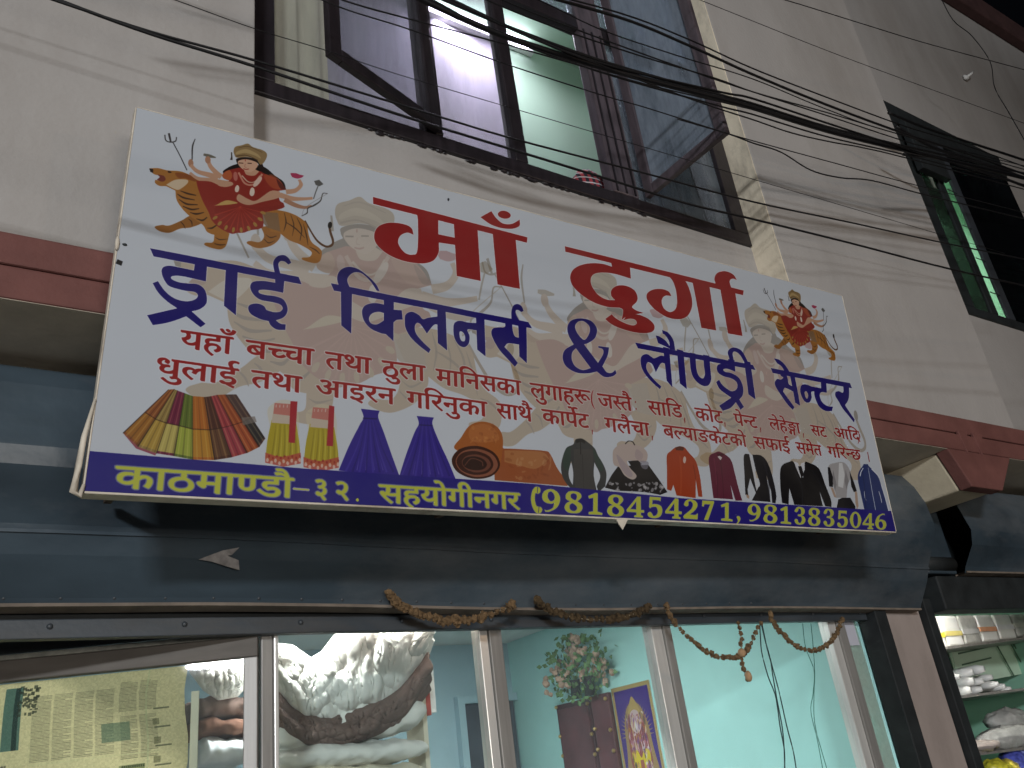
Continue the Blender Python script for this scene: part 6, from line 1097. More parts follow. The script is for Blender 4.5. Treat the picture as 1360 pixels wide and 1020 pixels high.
cl = MB(); cl.blob((3.22, 3.33, 4.97), .17, 20, 14, .04, (.95, .45, 1.15)); tag(cl.obj('checked_cloth', plaid, smooth=True), 'red and black checked cloth bundled on the sill of the upper window', 'cloth')

# ---- second window on the right
win2 = bpy.data.objects.new('window', None); scn.collection.objects.link(win2); win2.parent = bld; win2['label'] = 'dark window at the right edge with a narrow green lit gap'
ya, yb = Y2 - .02, Y2 + .008
def w2(name, xa, xc, za, zc, m=darkm, a=ya, b=yb, bev=.006): return MB().box(xa, xc, a, b, za, zc).obj(name, m, win2, bevel=bev)
w2('bottom_rail', XC - .1, XW2, zs2, zs2 + .09); w2('top_rail', XC - .1, XW2, zt2 - .3, zt2)
w2('frame_post', XC - .1, 7.83, zs2 + .091, zt2 - .301); w2('frame_post', 8.12, 8.24, zs2 + .091, zt2 - .301); w2('frame_post', 8.42, 8.56, zs2 + .091, zt2 - .301, mat('grey_post_paint', (.045, .05, .058), rough=.5, var=.2))
w2('pane', 7.831, 8.119, zs2 + .091, zt2 - .301, glass('dark_grey_glass', tint=(.16, .18, .17), dirt=.25, dcol=(.10, .11, .10), refl=.6), Y2, Y2 + .005, 0); w2('pane', 8.561, XW2, zs2 + .091, zt2 - .301, glass('black_window_glass', tint=(.04, .04, .05), dirt=.12, dcol=(.05, .05, .06), refl=.7), Y2, Y2 + .005, 0)  # left pane tinted dark grey, right pane nearly black
for z in (5.35, 5.75, 6.15, 6.6): MB().tube([(8.24, Y2 - .025, z), (8.42, Y2 - .025, z + .0)], .005, 6).obj('grille_bar', darkm, win2)
w2('hinged_shutter', 7.70, 8.2, zt2 - .95, zt2 - .301, darkm, Y2 - .12, Y2 - .05)
rs('green_room_wall', 7.0, 12.2, 4.6, 4.7, 3.5, 9, greend); rs('green_room_wall', 12.1, 12.2, 3.6, 4.6, 3.5, 9, greend)
rs('green_room_ceiling', 7.0, 12.2, 3.55, 4.6, 8.35, 8.45, greend)
lamp('assumed_green_room_light', 'AREA', (10.0, 4.0, 8.0), (9.6, 4.4, 5), 130, (.95, 1.0, .85), .5)  # assumed lamp of the lit green room, itself out of view

# ------------------------------------------------------------------ roller shutter hoods
def hood(name, label, x0, x1, prof, sag0, sag1, rivets=True):
    t = thing(name, label, 'shutter hood')
    nx = 36; grid = []
    for (Y, Z) in prof:
        row = []
        for j in range(nx + 1):
            u = j / nx; x = x0 + (x1 - x0) * u; s = sag0 * (1 - u) + sag1 * u; k = (prof[0][1] - Z) / (prof[0][1] - prof[-1][1])
            row.append((x, Y + .012 * math.sin(x * 2.3 + Z * 3) * k + .006 * noise.noise((x * 3, Z * 5, 1)), 1.6 + Z + s * k + .006 * math.sin(x * 1.7) * k))
        grid.append(row)
    sheet('cover_sheet', grid, hoodm, t, thick=.004, smooth=False)
    last = grid[-1]; pts = [Vector(p) for p in last]
    m = MB()
    for a, b in zip(pts[:-1], pts[1:]): m.add([a + Vector((0, -.012, 0)), b + Vector((0, -.012, 0)), b + Vector((0, .075, -.006)), a + Vector((0, .075, -.006)), a + Vector((0, -.012, .012)), b + Vector((0, -.012, .012)), b + Vector((0, .075, .006)), a + Vector((0, .075, .006))], [(0, 1, 2, 3), (4, 7, 6, 5), (0, 4, 5, 1), (2, 6, 7, 3)])
    m.obj('lip', lipm, t)
    if rivets:
        r0 = None
        for k in range(28):
            x = x0 + .32 + k * .178
            if x > x1 - .2: break
            u = (x - x0) / (x1 - x0) * nx; j = min(int(u), nx - 1); p = lerp(last[j], last[j + 1], u - j)
            if r0 is None: r0 = MB().blob((0, 0, 0), .0085, 8, 5, 0, (1, .7, 1)).obj('rivet', railm, t, smooth=True); q = r0
            else: q = r0.copy(); scn.collection.objects.link(q); q.parent = t
            q.location = p + Vector((0, -.012, .03))
    return t, grid
prof = [(3.36, 1.60), (3.235, 1.585), (3.20, 1.50), (3.185, 1.25), (3.20, 1.18), (3.315, 1.0), (3.325, .975), (3.36, .90), (3.455, .765), (3.47, .735)]
h1, hg = hood('shutter_hood', 'long dented blue grey sheet metal hood of the laundry shutter, behind and below the sign', -1.2, 5.60, prof, .045, -.02)
# folded seam along the middle of the sheet
m = MB(); row = hg[6]
for a, b in zip(row[:-1], row[1:]): m.bar(Vector(a) + Vector((0, -.004, 0)), Vector(b) + Vector((0, -.004, 0)), .006, .012)
m.obj('seam', hoodm, h1)
# scraped patches on the sheet: bare galvanised scars with their own shape
scar = mat('scraped_zinc', (.34, .32, .31), rough=.5, metal=.0, var=.3, scale=30, bump=.3, bscale=60)
def on_hood(px, py):
    d = CAM.transposed() @ Vector((px - 680, 510 - py, -FPX)); best = None
    for (a, b) in zip(prof[:-1], prof[1:]):
        for s in range(33):
            t_ = s / 32; Y = a[0] + (b[0] - a[0]) * t_; Z = a[1] + (b[1] - a[1]) * t_; e = abs(d.z / d.y * Y - Z)
            if best is None or e < best[0]: best = (e, Y)
    return EYE + d * ((best[1] - .012) / d.y)
def patch(name, pxs, m_): MB().slab([on_hood(*p) for p in pxs], (0, .002, 0)).obj(name, m_, h1)
patch('scar', [(264, 743), (285, 735), (296, 731), (318, 727), (308, 737), (302, 738), (317, 744), (318, 757), (300, 752), (282, 746)], scar)
# second hood over the neighbouring shop
prof2 = [(3.42, 1.59), (3.30, 1.575), (3.25, 1.45), (3.21, 1.22), (3.24, 1.12), (3.34, .99), (3.36, .95)]
h2, hg2 = hood('shutter_hood', 'blue grey sheet metal hood of the neighbouring shop right of the beam', 6.08, 10.5, prof2, 0, .02, False)
MB().box(5.72, 6.07, 3.40, 3.55, 2.55, 3.02).obj('drum_box', hoodm, h1, bevel=.01)
MB().tube([(5.62, 3.42, 2.62), (6.05, 3.42, 2.62)], .055, 14).obj('axle', darkm, h1, smooth=True)
MB().box(5.79, 10.5, 3.40, 3.56, 2.30, 2.535).obj('lower_casing', darkm, h2, bevel=.01)

# shutter bottom bar just above the glass
sh = thing('rolled_shutter', 'rolled-up shutter end slat with a row of bolts above the shop glass', 'roller shutter')
MB().hexa([(-1.2, 3.56, 2.275), (5.12, 3.56, 2.275), (5.12, 3.61, 2.275), (-1.2, 3.61, 2.275), (-1.2, 3.56, 2.345), (5.12, 3.56, 2.345), (5.12, 3.61, 2.345), (-1.2, 3.61, 2.345)]).obj('bottom_slat', railm, sh, bevel=.004)
MB().hexa([(-1.2, 3.575, 2.3455), (5.12, 3.575, 2.3455), (5.12, 3.60, 2.3455), (-1.2, 3.60, 2.3455), (-1.2, 3.60, 2.6), (5.12, 3.60, 2.6), (5.12, 3.63, 2.6), (-1.2, 3.63, 2.6)]).obj('slat_curtain', darkm, sh)
bz = None
for k in range(14):
    if bz is None: bz = MB().blob((0, 0, 0), .011, 8, 5, 0, (1, .8, 1)).obj('bolt', railm, sh, smooth=True); q = bz
    else: q = bz.copy(); scn.collection.objects.link(q); q.parent = sh
    q.location = (-.12 + k * .47, 3.556, 2.318)
for x0 in (5.13, 5.705): MB().box(x0, x0 + (.12 if x0 < 5.5 else .09), 3.50, 3.64, 0, 2.40).obj('guide_channel', darkm, sh, bevel=.006)

# ------------------------------------------------------------------ the sign
SC = [(182, 143, 2.665), (1118, 393, 2.665), (1190, 706, 2.77), (112, 652, 2.77)]
TL, TR, BR, BL = [P(*c) for c in SC]
S = make_sign(1.0); S.a = .82 * np.clip(S.a, 0, 1) ** 1.15
sign_m = image_mat('printed_flex_banner', S.a, rough=.5, spec=.18, dirt=.10, scale=2.0)
sg = thing('shop_sign', 'large white printed flex signboard of the laundry with red and blue Devanagari lettering', 'sign')
nr, nc = 8, 24; grid = []
nrm = (TR - TL).cross(BL - TL).normalized()
if nrm.y > 0: nrm = -nrm
for i in range(nr + 1):
    v = i / nr; grid.append([lerp(lerp(TL, TR, j / nc), lerp(BL, BR, j / nc), v) + nrm * (.0015 * noise.noise((j * .7, i * .9, 0)) * min(i, nr - i, j, nc - j)) for j in range(nc + 1)])
pn = sheet('printed_panel', grid, sign_m, sg, smooth=True)
def edge(a, b, out, name, mt, wdt=.012, dep=.045):
    a = Vector(a); b = Vector(b); o_ = Vector(out).normalized() * wdt; bk = -nrm * dep; f_ = nrm * .002
    MB().hexa([a + f_, b + f_, b + f_ + o_, a + f_ + o_, a + bk, b + bk, b + bk + o_, a + bk + o_]).obj(name, mt, sg, bevel=.003)
up = (TL - BL).normalized(); rt = (TR - TL).normalized()
edge(TL, TR, up, 'top_edge', cream, .004); edge(BL, BR, -up, 'bottom_edge', cream, .008, .07); edge(TL, BL, -rt, 'side_edge', cream, .006); edge(TR, BR, rt, 'side_edge', cream, .006)
bk = -nrm * .05
MB().hexa([TL + bk, TR + bk, BR + bk, BL + bk, TL + bk * 1.06, TR + bk * 1.06, BR + bk * 1.06, BL + bk * 1.06]).obj('backing_sheet', rust, sg)
for u in (.03, .35, .66, .97):
    a = lerp(TL, TR, u) + bk * 1.5 - up * .25; b = lerp(BL, BR, u) + bk * 1.5 + up * .08
    MB().bar(lerp(TL, TR, u) + bk * 1.4, lerp(BL, BR, u) + bk * 1.4, .03, .03, (0, 1, 0)).obj('frame_tube', rust, sg)
    MB().bar(a, (a.x, YF + .02, a.z + .02), .025, .025).obj('bracket', rust, sg)
    MB().bar(b, (b.x, 3.19, b.z + .03), .025, .025).obj('bracket', rust, sg)
# curled flex at the lower left corner and folded cloth lip on the left edge
c0 = BL + nrm * .004; MB().tube([c0 + up * .30 - rt * .006, c0 + up * .17 - rt * .022, c0 + up * .08 - rt * .026, c0 - rt * .03 - up * .005, c0 - rt * .012 - up * .018, c0 - rt * .004 + up * .02], [.004, .009, .010, .012, .009, .005], 8).obj('curled_edge', cream, sg, smooth=True)
c0 = lerp(TL, BL, .40); MB().blob(c0 - rt * .004 + nrm * .003, .011, 8, 6, .15, (.7, .5, 2.6)).obj('curled_edge', cream, sg, smooth=True)
MB().blob(c0 + rt * .02 + nrm * .002, .007, 8, 5, .1, (1.2, .3, .8)).obj('screw', darkm, sg)
c0 = lerp(BL, BR, .515) - up * .008; MB().slab([c0 - rt * .03, c0 + rt * .035, c0 + rt * .012 - up * .03, c0 + rt * .0 - up * .045, c0 - rt * .018 - up * .022], nrm * .003).obj('torn_flap', cream, sg)

# ------------------------------------------------------------------ shop interior (the laundry)
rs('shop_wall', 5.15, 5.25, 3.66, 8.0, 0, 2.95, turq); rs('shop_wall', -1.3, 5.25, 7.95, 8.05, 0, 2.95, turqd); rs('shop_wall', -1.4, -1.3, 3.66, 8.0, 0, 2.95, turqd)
rs('shop_ceiling', -1.4, 5.25, 3.66, 8.05, 2.951, 3.05, whitep); rs('shop_floor', -1.4, 5.25, 3.66, 8.05, .001, .02, pave)
shop = thing('glazed_partition', 'aluminium framed glass partition of the laundry under the shutter', 'glass partition')
sg_gl = glass('shop_glass', tint=(.93, .97, .96), dirt=.05, dcol=(.6, .65, .68), rough=.03, scale=1.2, refl=.55)
def mull(xa, xc, m1, m2, split=.5):
    xm = xa + (xc - xa) * split
    MB().box(xa, xm - .002, 3.625, 3.70, 0, 2.40).obj('mullion', m1, shop, bevel=.004); MB().box(xm, xc, 3.612, 3.70, 0, 2.40).obj('mullion', m2, shop, bevel=.004)
mull(1.145, 1.213, alud, alu, .72); mull(2.195, 2.315, alu, alud, .42); mull(3.29, 3.425, alu, alud, .6); mull(4.79, 4.94, alu, alud, .5)  # paired bright and dark halves paint the reflection and the shaded side
for xa, xc in ((1.215, 2.193), (2.317, 3.288), (3.427, 4.788)): MB().box(xa, xc, 3.66, 3.666, 0, 2.40).obj('glass_pane', sg_gl, shop)
MB().box(4.942, 5.12, 3.66, 3.666, 0, 2.40).obj('frosted_pane', glass('side_pane_glass', tint=(.8, .85, .8), dirt=.7, dcol=(.50, .55, .50), scale=2, refl=.4), shop)
MB().box(4.950, 5.075, 3.640, 3.645, 2.13, 2.38).obj('paper_notice', mat('lilac_paper', (.50, .50, .56), var=.04, bump=0), shop)
# door ajar on the left, papered over with newspaper
door = thing('door', 'aluminium framed glass door left ajar, papered over with yellowed newspaper', 'door')
hP = Vector((1.13, 3.62, 0)); fP = Vector((.235, 4.01, 0)); dd = (fP - hP).normalized(); nn = Vector((-dd.y, dd.x, 0))
if nn.y < 0: nn = -nn
def dbx(a, b, za, zc, name, m_, t=.02, bev=.004, off=0):
    q = [hP + dd * a + nn * (off - t), hP + dd * b + nn * (off - t), hP + dd * b + nn * (off + t), hP + dd * a + nn * (off + t)]
    return MB().hexa([v + Vector((0, 0, za)) for v in q] + [v + Vector((0, 0, zc)) for v in q]).obj(name, m_, door, bevel=bev)
dbx(0, 1.6, 2.195, 2.275, 'top_rail', taupe, .025); dbx(0, 1.6, 2.301, 2.56, 'header_board', railm, .012); dbx(.0, .055, 0, 2.194, 'stile', alud, .022)
dbx(.0, 1.6, 2.278, 2.298, 'weather_strip', mat('peeling_white_strip', (.50, .50, .44), var=.3, scale=20, bump=.4), .012)
dbx(.056, 1.6, .1, 2.194, 'glass_pane', sg_gl, .003, 0)
NP = make_paper(); news_m = image_mat('newspaper_print', NP, rough=.85, spec=.15, trans=.45)
a0, a1 = .275, 1.17
pg = [[hP + dd * (a1 + (a0 + (.012 * math.sin(i * 1.3)) - a1) * j / 12) + nn * (.012 + .004 * noise.noise((i * .8, j * .9, 3))) + Vector((0, 0, 2.19 - (2.19 - 1.3) * i / 10)) for j in range(13)] for i in range(11)]
sheet('newspaper', pg, news_m, door, smooth=True)
sheet('newspaper', [[p - dd * -.9 + nn * .002 for p in r] for r in pg], news_m, door, smooth=True)
dbx(.232, .262, .3, 2.09, 'spacer_strip', mat('cream_edge_strip', (.66, .60, .45), var=.1), .006, .002, .03)
# assumed lamps in the shop: two ceiling tubes, out of view
for i, (x, y) in enumerate(((1.9, 4.35), (3.2, 5.6))):
    t = thing('tube_light', ('assumed lit ceiling tube of the laundry above the quilts, out of view', 'assumed lit ceiling tube of the laundry by the turquoise wall, out of view')[i], 'tube light')
    MB().box(x - .6, x + .6, y - .03, y + .03, 2.90, 2.949).obj('batten', whitep, t, bevel=.004); MB().tube([(x - .58, y, 2.875), (x + .58, y, 2.875)], .014, 10).obj('tube', tube_m, t, smooth=True)
lamp('assumed_laundry_light', 'AREA', (1.9, 4.25, 2.84), (1.9, 4.4, 0), 66, (1, 1, .97), 1.15, .08)
lamp('assumed_laundry_light', 'AREA', (3.2, 5.6, 2.84), (3.4, 5.6, 0), 66, (.95, 1, 1), 1.15, .08)
# dark door in the back wall
dk = thing('back_door', 'closed grey timber door at the back of the laundry', 'door'); gd = mat('grey_door_paint', (.07, .08, .10), var=.15)
MB().box(4.52, 5.1, 7.88, 7.945, 0, 2.36).obj('leaf', gd, dk, bevel=.01); MB().box(4.44, 4.515, 7.86, 7.945, 0, 2.44).obj('frame', turqd, dk); MB().box(4.515, 5.14, 7.86, 7.945, 2.365, 2.44).obj('frame', turqd, dk)

# quilts on their rack
quilt_w = mat('white_quilt_cotton', (.78, .77, .74), rough=.95, var=.05, scale=5, bump=.3, bscale=14, bdist=.02, stain_sheen=(.55, .52, .46), stain_sheen_amt=.25)
quilt_c = mat('cream_quilt_cotton', (.66, .60, .48), rough=.95, var=.1, scale=5, bump=.3, bscale=14, bdist=.02)
quilt_b = mat('brown_velvet_blanket', (.17, .115, .10), rough=.9, var=.2, scale=4, bump=.3, bscale=14, bdist=.02)
def puffy(name, blobs, m_, label, vox=.02, folds=.03, fs=.12):
    b = MB()
    for (c, r, sc) in blobs: b.blob(c, r, 14, 9, .03, sc)
    o = b.obj(name, m_); rm = o.modifiers.new('weld', 'REMESH'); rm.mode = 'VOXEL'; rm.voxel_size = vox; rm.use_smooth_shade = True
    sm = o.modifiers.new('soft', 'SMOOTH'); sm.factor = .6; sm.iterations = 5
    for k, (st, sc_) in enumerate(((folds, fs), (folds * .45, fs * .4))):
        tx = bpy.data.textures.new(name + '_folds', 'MUSGRAVE' if k == 0 else 'CLOUDS'); tx.noise_scale = sc_
        d = o.modifiers.new('folds', 'DISPLACE'); d.texture = tx; d.strength = st; d.mid_level = .4; d.texture_coords = 'OBJECT' if False else 'LOCAL'
    tag(o, label, 'quilt'); return o
def Q(px, py, Y=4.3): return P(px, py, Y)
def interp(u, tab):
    for (a, va), (c, vc) in zip(tab[:-1], tab[1:]):
        if u <= c: return va + (vc - va) * (u - a) / (c - a)
    return tab[-1][1]
def ridge(x, y, z=0): return 1 - abs(noise.noise((x, y, z))) * 2
def swag(name, px0, px1, top, bot, Y, m_, label, depth=.16):
    nu, nv = 150, 80; vs = []; fs = []
    for i in range(nv + 1):
        v = i / nv
        for j in range(nu + 1):
            u = j / nu; px = px0 + (px1 - px0) * u + 5 * noise.noise((v * 4, u * 2, 7)); py = interp(u, top) * (1 - v) + interp(u, bot) * v
            e = max(0, math.sin(math.pi * min(1, max(0, v * .98 + .01)))) ** .45 * max(0, math.sin(math.pi * (u * .97 + .015))) ** .3
            lob = noise.noise((u * 4.5 + .8 * noise.noise((u * 3, v * 3, 2)), v * 2.2, 1.3)); fold = ridge(u * 13 + (v - .5) * 5 * (u - .5), v * 1.7 + 3, .5) ** 3; fine = ridge(u * 34 + v * 6 * (u - .5), v * 7, 4) ** 2; big = ridge(u * 4.2 + v, v * 2.4, 9) ** 5
            d = depth * e + .055 * lob * e + (.030 * fold * (.35 + v) + .009 * fine - .045 * big) * e
            vs.append(P(px, py, Y - d + .02 * (1 - e)))
    for i in range(nv):
        for j in range(nu): a = i * (nu + 1) + j; fs.append((a, a + 1, a + nu + 2, a + nu + 1))
    me = bpy.data.meshes.new(name); me.from_pydata(vs, [], fs); me.update(); me.materials.append(m_)
    for p in me.polygons: p.use_smooth = True
    o = bpy.data.objects.new(name, me); link(o); s = o.modifiers.new('thick', 'SOLIDIFY'); s.thickness = .03; s.offset = 1 if False else 0
    return tag(o, label, 'quilt')
swag('quilt', 366, 574, [(0, 858), (.10, 860), (.22, 878), (.30, 868), (.38, 846), (.46, 842), (.55, 815), (1, 812)], [(0, 930), (.1, 948), (.22, 962), (.36, 966), (.5, 962), (.66, 950), (.8, 930), (.92, 896), (1, 850)], 4.30, quilt_w, 'bulging bright white quilt draped at the top of the bedding pile behind the glass')
swag('blanket', 364, 570, [(0, 918), (.1, 936), (.22, 951), (.36, 952), (.5, 945), (.66, 933), (.8, 920), (.92, 888), (1, 868)], [(0, 968), (.12, 978), (.28, 990), (.45, 988), (.65, 974), (.85, 954), (1, 915)], 4.235, quilt_b, 'brown blanket folded under the white quilt', .09)['category'] = 'blanket'
def folded(name, px0, px1, ytop, ybot, Y, m_, label, tilt=0, cat='quilt', r=None):
    """folded quilt: rounded front edges stacked as leaves"""
    a = Q(px0, (ytop + ybot) / 2, Y); b = Q(px1, (ytop + ybot) / 2 - tilt, Y); h = (Q(px0, ytop, Y).z - Q(px0, ybot, Y).z); r = h / 2
    pts = []; n_ = 14; m_n = 22; vs = []; fs = []
    for j in range(m_n + 1):
        u = j / m_n; c = lerp(a, b, u); e = min(1, (min(u, 1 - u) * m_n / 2) ** .5) if 0 < u < 1 else .35
        for i in range(n_):
            t = 2 * math.pi * i / n_; ww = noise.noise((u * 7, i * .35, r * 50)) * .018
            vs.append(c + Vector((0, .30 + (-(.30 + ww)) * (abs(math.cos(t)) ** .6) * (1 if math.cos(t) > 0 else -1) * (.8 + .2 * e), (r + ww) * e * (1 if math.sin(t) > 0 else -1) * abs(math.sin(t)) ** .7)))
    for j in range(m_n):
        for i in range(n_): fs.append((j * n_ + i, j * n_ + (i + 1) % n_, (j + 1) * n_ + (i + 1) % n_, (j + 1) * n_ + i))
    fs += [tuple(range(n_)), tuple(range(m_n * n_, m_n * n_ + n_))]
    o = MB().add(vs, fs).obj(name, m_, smooth=True); s_ = o.modifiers.new('sub', 'SUBSURF'); s_.levels = 1; s_.render_levels = 2
    tx = bpy.data.textures.new(name + 'w', 'CLOUDS'); tx.noise_scale = .09; d = o.modifiers.new('wrinkle', 'DISPLACE'); d.texture = tx; d.strength = .03; d.mid_level = .5
    return tag(o, label, cat)
folded('quilt', 366, 577, 948, 1002, 4.17, quilt_w, 'white folded quilt just below the brown blanket in the bedding pile', 34)
folded('quilt', 366, 579, 990, 1026, 4.13, quilt_w, 'second white folded quilt, under the upper one', 18)
folded('quilt', 366, 580, 1016, 1052, 4.14, quilt_c, 'lowest cream quilt of the bedding pile', 10)
swag('pillow', 256, 334, [(0, 880), (.2, 860), (.5, 856), (.8, 860), (1, 885)], [(0, 892), (.2, 914), (.45, 926), (.75, 922), (1, 900)], 4.62, quilt_w, 'small white pillow on top of the bundle behind the door', .14)['category'] = 'pillow'
swag('quilt', 322, 352, [(0, 850), (.5, 845), (1, 850)], [(0, 880), (.5, 908), (1, 905)], 4.72, quilt_c, 'cream quilt wedged upright beside the small white pillow', .10)
folded('blanket', 262, 345, 920, 952, 4.62, quilt_b, 'dark brown blanket under the small white pillow', 0, 'blanket')
folded('blanket', 265, 345, 950, 975, 4.60, mat('tan_brown_blanket', (.20, .10, .07), rough=.9, var=.5, scale=9), 'reddish brown blanket under the darker one', 0, 'blanket')
folded('quilt', 272, 345, 975, 1012, 4.60, mat('bluish_white_cotton', (.66, .70, .74), rough=.95, var=.05), 'bluish white quilt at the bottom of the bundle behind the door', 0)
rk = thing('rack', 'steel rack carrying the bedding behind the glass', 'rack')
MB().box(.95, 2.35, 4.15, 4.9, 1.55, 1.60).obj('shelf', alud, rk)
for x in (.97, 2.31):
    for y in (4.17, 4.86): MB().box(x, x + .03, y, y + .03, .02, 1.549).obj('leg', alud, rk)
# things hung beside the pile
a = Q(557, 893, 4.3); MB().box(a.x, a.x + .025, 4.3, 4.5, 1.7, a.z).obj('hanging_cloth', quilt_c); tag(bpy.data.objects['hanging_cloth'], 'narrow cream cloth edge hanging right of the bedding pile', 'cloth')
a = Q(562, 890, 4.3); o = MB().box(a.x + .003, a.x + .04, 4.32, 4.5, Q(562, 950, 4.3).z, a.z).obj('hanging_cloth', mat('red_cloth', (.5, .1, .08), var=.2)); tag(o, 'narrow red cloth hanging between the cream edge and the white one', 'cloth')
a = Q(566, 880, 4.3); o = MB().box(a.x + .012, a.x + .06, 4.34, 4.5, Q(566, 946, 4.3).z, a.z).obj('hanging_cloth', quilt_w); tag(o, 'narrow white cloth hanging right of the red one', 'cloth')

# ---- side wall: cabinets with flowers, printed poster
XW = 5.148
def SW(px, py, x=XW): return PXp(px, py, x)
maroon = mat('maroon_lacquer', (.095, .024, .028), rough=.35, var=.25, scale=6, bump=.1, spec=.5); maroond = mat('dark_maroon_lacquer', (.055, .014, .018), rough=.3, var=.25, scale=6, bump=.1, spec=.5); gold = mat('brass', (.65, .45, .18), rough=.3, metal=.9, var=.1)
def cab(px0, px1, ptop0, dep, label, m_):
    A = SW(px0, ptop0, XW - dep); B = SW(px1, ptop0 - (px1 - px0) * .21, XW - dep); t = thing('wall_cabinet', label, 'cabinet')
    MB().box(XW - dep, XW - .001, B.y, A.y, .9, A.z).obj('case', m_, t, bevel=.008)
    MB().box(XW - dep - .012, XW - dep - .001, B.y + .03, A.y - .03, .95, A.z - .05).obj('door', maroon if m_ is maroond else maroond, t, bevel=.004) if m_ is maroond else None
    for zz in (A.z - .02, A.z - .28, A.z - .45):
        MB().blob((XW - dep - .012, A.y - .02, zz), .018, 8, 6, .05).obj('brass_stud', gold, t, smooth=True)
        MB().blob((XW - dep - .012, B.y + .02, zz - .03), .018, 8, 6, .05).obj('brass_stud', gold, t, smooth=True)
    return A, B
A1_, B1_ = cab(738, 782, 937, .03, 'dark maroon cabinet with brass studs under the flowers', maroond)
A2_, B2_ = cab(783, 806, 925, .05, 'plain maroon cabinet nearest the poster', maroon)
bq = thing('flower_vase', 'bouquet of pale pink artificial roses in dark vases on the maroon cabinets', 'flowers')
cxp = SW(767, 886, XW - .14); pink = mat('dusty_pink_petals', (.44, .30, .22), rough=.9, var=.2, scale=20); leafm = mat('plastic_leaf', (.13, .24, .09), rough=.7, var=.4, scale=20)
for dy in (-.13, .08):
    MB().tube([(XW - .14, cxp.y + dy, A1_.z), (XW - .14, cxp.y + dy, A1_.z + .10), (XW - .14, cxp.y + dy, A1_.z + .16)], [.05, .045, .07], 12).obj('vase', darkm, bq, smooth=True)
ros = MB(); lv = MB(); R_ = random.Random(3)
for k in range(64):
    a_ = R_.uniform(0, 6.28); rr = R_.random() ** .6; c = Vector((XW - .16 + .13 * math.sin(a_ * 2) * rr, cxp.y + .46 * rr * math.cos(a_), cxp.z + .02 + .27 * rr * math.sin(a_)))
    MB().blob(c, R_.uniform(.020, .034), 8, 6, .2).obj('rose', pink, bq, smooth=False)
for k in range(330):
    a_ = R_.uniform(0, 6.28); rr = R_.random() ** .5; c = Vector((XW - .13 + .13 * R_.uniform(-1, 1), cxp.y + .48 * rr * math.cos(a_), cxp.z + .30 * rr * math.sin(a_)))
    d1 = Vector((R_.uniform(-1, 1), R_.uniform(-1, 1), R_.uniform(-1, 1))).normalized() * .062; d2 = d1.cross(Vector((R_.uniform(-1, 1), 1, .3))).normalized() * .022
    lv.add([c, c + d1 * .5 + d2, c + d1, c + d1 * .5 - d2], [(0, 1, 2, 3)])
for dy in (-.13, .08):
    for q in range(5): lv.tube([(XW - .14, cxp.y + dy, A1_.z + .1), (XW - .14, cxp.y + dy + R_.uniform(-.15, .15), cxp.z)], .006, 4)
o = lv.obj('leaves', leafm, bq); o['kind'] = 'stuff'
pA = SW(812, 915); pB = SW(862, 901); pC = SW(892, 1035)
po = thing('poster', 'tall purple and gold devotional poster with a crowned yellow-robed figure on the turquoise wall', 'poster')
PO = make_poster(); yl, yr = pA.y, SW(886, 990).y; yr = pB.y; ztp = pA.z; zbp = ztp - 1.15
sheet('print', [[(XW - .008, yl, ztp), (XW - .008, yr, ztp)], [(XW - .008, yl, zbp), (XW - .008, yr, zbp)]], image_mat('devotional_print', PO, rough=.35), po)
MB().box(XW - .006, XW - .001, yr, yl, zbp, ztp).obj('backing', whitep, po)

# ---- wires hanging in the doorway and their reflection, modelled as tubes behind the glass
def wire(name, pts, Y, r, m_, label, cat='cable', group=None, parent=None):
    V = [P(px, py, Y if not isinstance(Y, (list, tuple)) else Y[i]) for i, (px, py) in enumerate(pts)]
    out = []
    for i in range(len(V) - 1):      # catmull-rom
        a = V[max(i - 1, 0)]; b = V[i]; c = V[i + 1]; d = V[min(i + 2, len(V) - 1)]; n_ = 6
        for k in range(n_):
            t = k / n_; out.append(.5 * ((2 * b) + (c - a) * t + (2 * a - 5 * b + 4 * c - d) * t * t + (3 * b - a - 3 * c + d) * t ** 3))
    out.append(V[-1])
    if group == 'overhead cables across the lane' and 'curly' not in label and 'wavy' not in label:     # on past the frame, to the poles
        d0 = (out[0] - out[3]).normalized(); d1 = (out[-1] - out[-4]).normalized(); out = ([out[0] + d0 * 1.6] if pts[0][1] < -25 else []) + out + [out[-1] + d1 * 2, out[-1] + d1 * 5]
    o = MB().tube(out, r, 6).obj(name, m_, parent, smooth=True)
    if label: tag(o, label, cat, group)
    return o
dgw = mat('dark_green_wire', (.008, .03, .03), rough=.5, var=.2)
t = thing('hanging_wires', 'tangle of three dark wires hanging in front of the right glass pane', 'wires')
for pts in ([(1009, 828), (1010, 848), (1012, 868), (1020, 898), (1030, 925), (1036, 965), (1042, 1000), (1041, 1040)], [(1011, 828), (1016, 850), (1023, 875), (1026, 895), (1032, 930), (1040, 975), (1043, 1040)], [(1012, 828), (1019, 862), (1027, 890), (1035, 920), (1045, 965), (1054, 1000), (1060, 1040)]): wire('wire', pts, 3.54, .0035, dgw, None, parent=t)
t = thing('hanging_wires', 'faint reflection of the hanging wires, modelled as two green strands behind the glass', 'wires'); gw2 = mat('wire_reflection_green', (.02, .16, .12), rough=.5, var=.2)
for pts in ([(1066, 828), (1070, 860), (1081, 890), (1080, 920), (1077, 945), (1086, 985), (1096, 1040)], [(1077, 828), (1080, 860), (1082, 893), (1081, 925), (1082, 960), (1092, 1000), (1104, 1040)]): wire('wire', pts, 3.80, .0025, gw2, None, parent=t)

